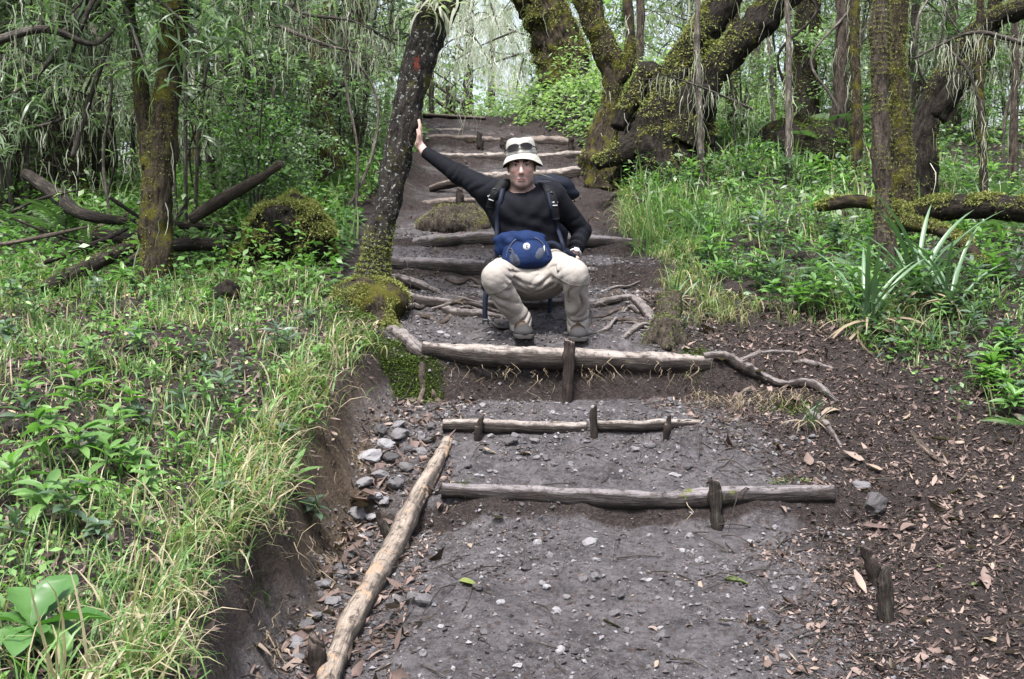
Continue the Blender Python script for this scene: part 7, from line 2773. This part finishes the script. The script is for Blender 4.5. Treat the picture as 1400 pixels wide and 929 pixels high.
# broad-leaved plant in the lower left corner
bl = empty('broad_leaved_plant', hit(45, 900) + np.array([0, 0, 0.05]), 'big broad-leaved bright green plant in the lower left corner', 'plant')
b0 = np.array(bl.location)
V_, F_ = leaf(1.0, 0.50, 9, 0.5, 0.22, 'obovate', 2)
V_[:, 2] += 0.02 * np.sin(V_[:, 0] * 19 + V_[:, 1] * 6) * (np.abs(V_[:, 1]) > 0.02)
V_[:, 1] *= 1 + 0.10 * np.sin(V_[:, 0] * 26)
BLV = make_mesh('leaf', V_, [F_], {'v': np.full(len(V_), 0.55)})
BLV.materials.append(M['big_leaf'])
for (az, pit, L, roll) in ((1.15, 0.75, 0.20, 0.2), (0.15, 0.30, 0.21, -0.2), (2.2, 0.7, 0.17, 0.2), (-0.5, -0.15, 0.15, 0.1), (-1.5, 0.05, 0.15, 0.0), (2.9, 0.3, 0.16, 0.2), (-2.2, 0.0, 0.14, 0.0), (0.75, 1.05, 0.15, 0.3), (1.8, 0.2, 0.13, 0.3), (-0.95, 0.35, 0.12, -0.3), (0.4, -0.1, 0.14, 0.2)):
    l = link('leaf', BLV, None, bl)
    l.location = (0, 0, 0.03)
    l.rotation_euler = Matrix(rotm(az, pit, roll).tolist()).to_euler()
    l.scale = (L, L, L)

# ------------------------------------------------------------------ ferns
def frond_mesh(n=24, L=0.5, W=0.16):
    it = []
    t = np.linspace(0.12, 1, n)
    ang = -0.9 * t
    x = np.cumsum(np.cos(ang)) * L / n
    z = np.cumsum(np.sin(ang)) * L / n
    lv, lf = leaf(1.0, 0.085, 2, 0.4, 0.1, 'lance', 1)
    for s in (-1, 1):
        w_ = W * np.sin(np.pi * t ** 0.8 * 0.97) + 0.01
        Mx = rotm(np.full(n, s * 1.15), np.full(n, -0.15) + 0 * t, np.zeros(n)) * w_[:, None, None]
        it.append((lv, lf, Mx, np.stack([x, 0 * x, z], 1), np.full(n, 0.55)))
    V, F, v = merge(it)
    tv, tf, _ = tube(np.stack([x, 0 * x, z], 1), np.linspace(0.003, 0.0008, n), 5, n, 0)
    return V, F, v


V_, F_, v_ = frond_mesh()
FR = make_mesh('frond', V_, F_, {'v': v_})
FR.materials.append(M['fern'])


def fern(px, py, sc, nf, label, a0=0.0, a1=6.28, d=None, lift=0.0):
    p = hit(px, py) if d is None else P(px, py, d)
    o = empty('fern', p, label, 'fern')
    for k in range(nf):
        f = link('frond', FR, None, o)
        a = a0 + (a1 - a0) * k / nf + r.normal(0, 0.15)
        f.location = (0, 0, 0.02 + lift)
        f.rotation_euler = Matrix(rotm(a, r.uniform(0.45, 1.0), r.normal(0, 0.15)).tolist()).to_euler()
        s = sc * r.uniform(0.75, 1.15)
        f.scale = (s, s, s)
    return o


fern(355, 265, 1.3, 9, 'tall feathery fern before the bent tree on the left')
fern(105, 330, 1.2, 7, 'yellow-green fern over the rotten heap on the left')
fern(390, 230, 1.0, 8, 'fern right of the tall feathery fern')
fern(1120, 195, 1.4, 10, 'spreading fern on top of the dark mound')
fern(1100, 215, 1.0, 7, 'lower fern drooping from the dark mound')
fern(1200, 400, 0.8, 6, 'young fern beside the sword leaves on the right')
fern(1393, 590, 0.35, 7, 'small fern low at the right edge')
fern(1370, 330, 1.0, 7, 'fern under the mossy limb on the right')
fern(455, 270, 0.9, 7, 'fern beside the path left of the leaning tree')
fern(20, 200, 1.4, 8, 'fern at the far left')
fern(1330, 300, 1.0, 8, 'fern behind the right fallen log')

# ------------------------------------------------------------------ sword-leaved clumps on the right
V_, F_ = leaf(1.0, 0.040, 10, 0.9, 0.35, 'strap', 2)
SW = make_mesh('blade', V_, [F_], {'v': np.full(len(V_), 0.5)})
SW.materials.append(M['sword'])
V_, F_ = leaf(1.0, 0.040, 8, 2.0, 0.3, 'strap', 2)
SD = make_mesh('dead_blade', V_, [F_], {'v': np.full(len(V_), 0.5)})
SD.materials.append(M['straw'])


def sword(px, py, n, L, label, dead=0, az=None):
    p = hit(px, py)
    o = empty('sword_leaved_plant', p, label, 'plant')
    for k in range(n):
        b = link('blade', SW, None, o)
        a = r.uniform(0, 6.28) if az is None else az[k % len(az)]
        b.rotation_euler = Matrix(rotm(a, r.uniform(1.05, 1.55), r.normal(0, 0.3)).tolist()).to_euler()
        b.location = (r.normal(0, 0.02), r.normal(0, 0.02), 0)
        s = L * r.uniform(0.7, 1.15)
        b.scale = (s, s, s)
    for k in range(dead):
        b = link('dead_blade', SD, None, o)
        a = r.uniform(-3.3, 0.2)
        b.rotation_euler = Matrix(rotm(a, r.uniform(-0.3, 0.9), r.normal(0, 0.6)).tolist()).to_euler()
        b.location = (r.normal(0, 0.03), r.normal(0, 0.03), 0.04)
        s = L * r.uniform(0.4, 0.75)
        b.scale = (s, s, s)
    return o


sword(1185, 455, 16, 0.62, 'clump of tall grey-green sword leaves with dead straw at its foot', 12)
sword(1255, 420, 16, 0.74, 'clump of sword leaves right behind the straw-footed clump', 8)
sword(1300, 432, 14, 0.6, 'greener clump of sword leaves at the right', 8)
sword(1345, 330, 9, 0.7, 'sword leaves behind the right fallen log', 3)
sword(960, 335, 12, 0.40, 'small grassy clump on the lip of the right bank', 6)
sword(925, 420, 9, 0.26, 'little grass clump with dry blades beside the stump', 12)
sword(1105, 590, 7, 0.22, 'dry little clump hanging below the winding root', 14)

# ------------------------------------------------------------------ fine rootlets hanging from the step faces and the cut bank
r = np.random.default_rng(91)
T = []
for (y0, x0, x1, n_) in ((6.585, -0.45, 1.05, 120), (5.465, -0.3, 1.4, 70), (8.2, -0.7, 0.7, 50), (8.9, -0.8, 0.8, 40), (7.5, -0.5, 0.8, 40)):
    x = r.uniform(x0, x1, n_)
    z = gz(x, np.full(n_, y0 + 0.03))
    T.append(np.stack([x, np.full(n_, y0 - 0.055), z - r.uniform(0.02, 0.12, n_)], 1))
x = r.uniform(0.95, 1.6, 160)
y = 6.35 - 0.25 * (x - 1.0) + r.normal(0, 0.05, 160)
T.append(np.stack([x, y, gz(x, y) + 0.07], 1))
y = r.uniform(3.8, 6.4, 160)
x = np.interp(y, EDGE_Y, EDGE_L) - 0.08 + r.normal(0, 0.02, 160)
T.append(np.stack([x + 0.02, y, gz(x, y) + 0.02], 1))
sv, sf, sval = strands(np.concatenate(T), 0.11, 0.0035, 5, 5, 0.22)
wmesh('rootlets', sv, sf, M['straw'], None, {'v': sval * 0.6}, kind='stuff', label='fine pale rootlets hanging from the earth faces of the steps')
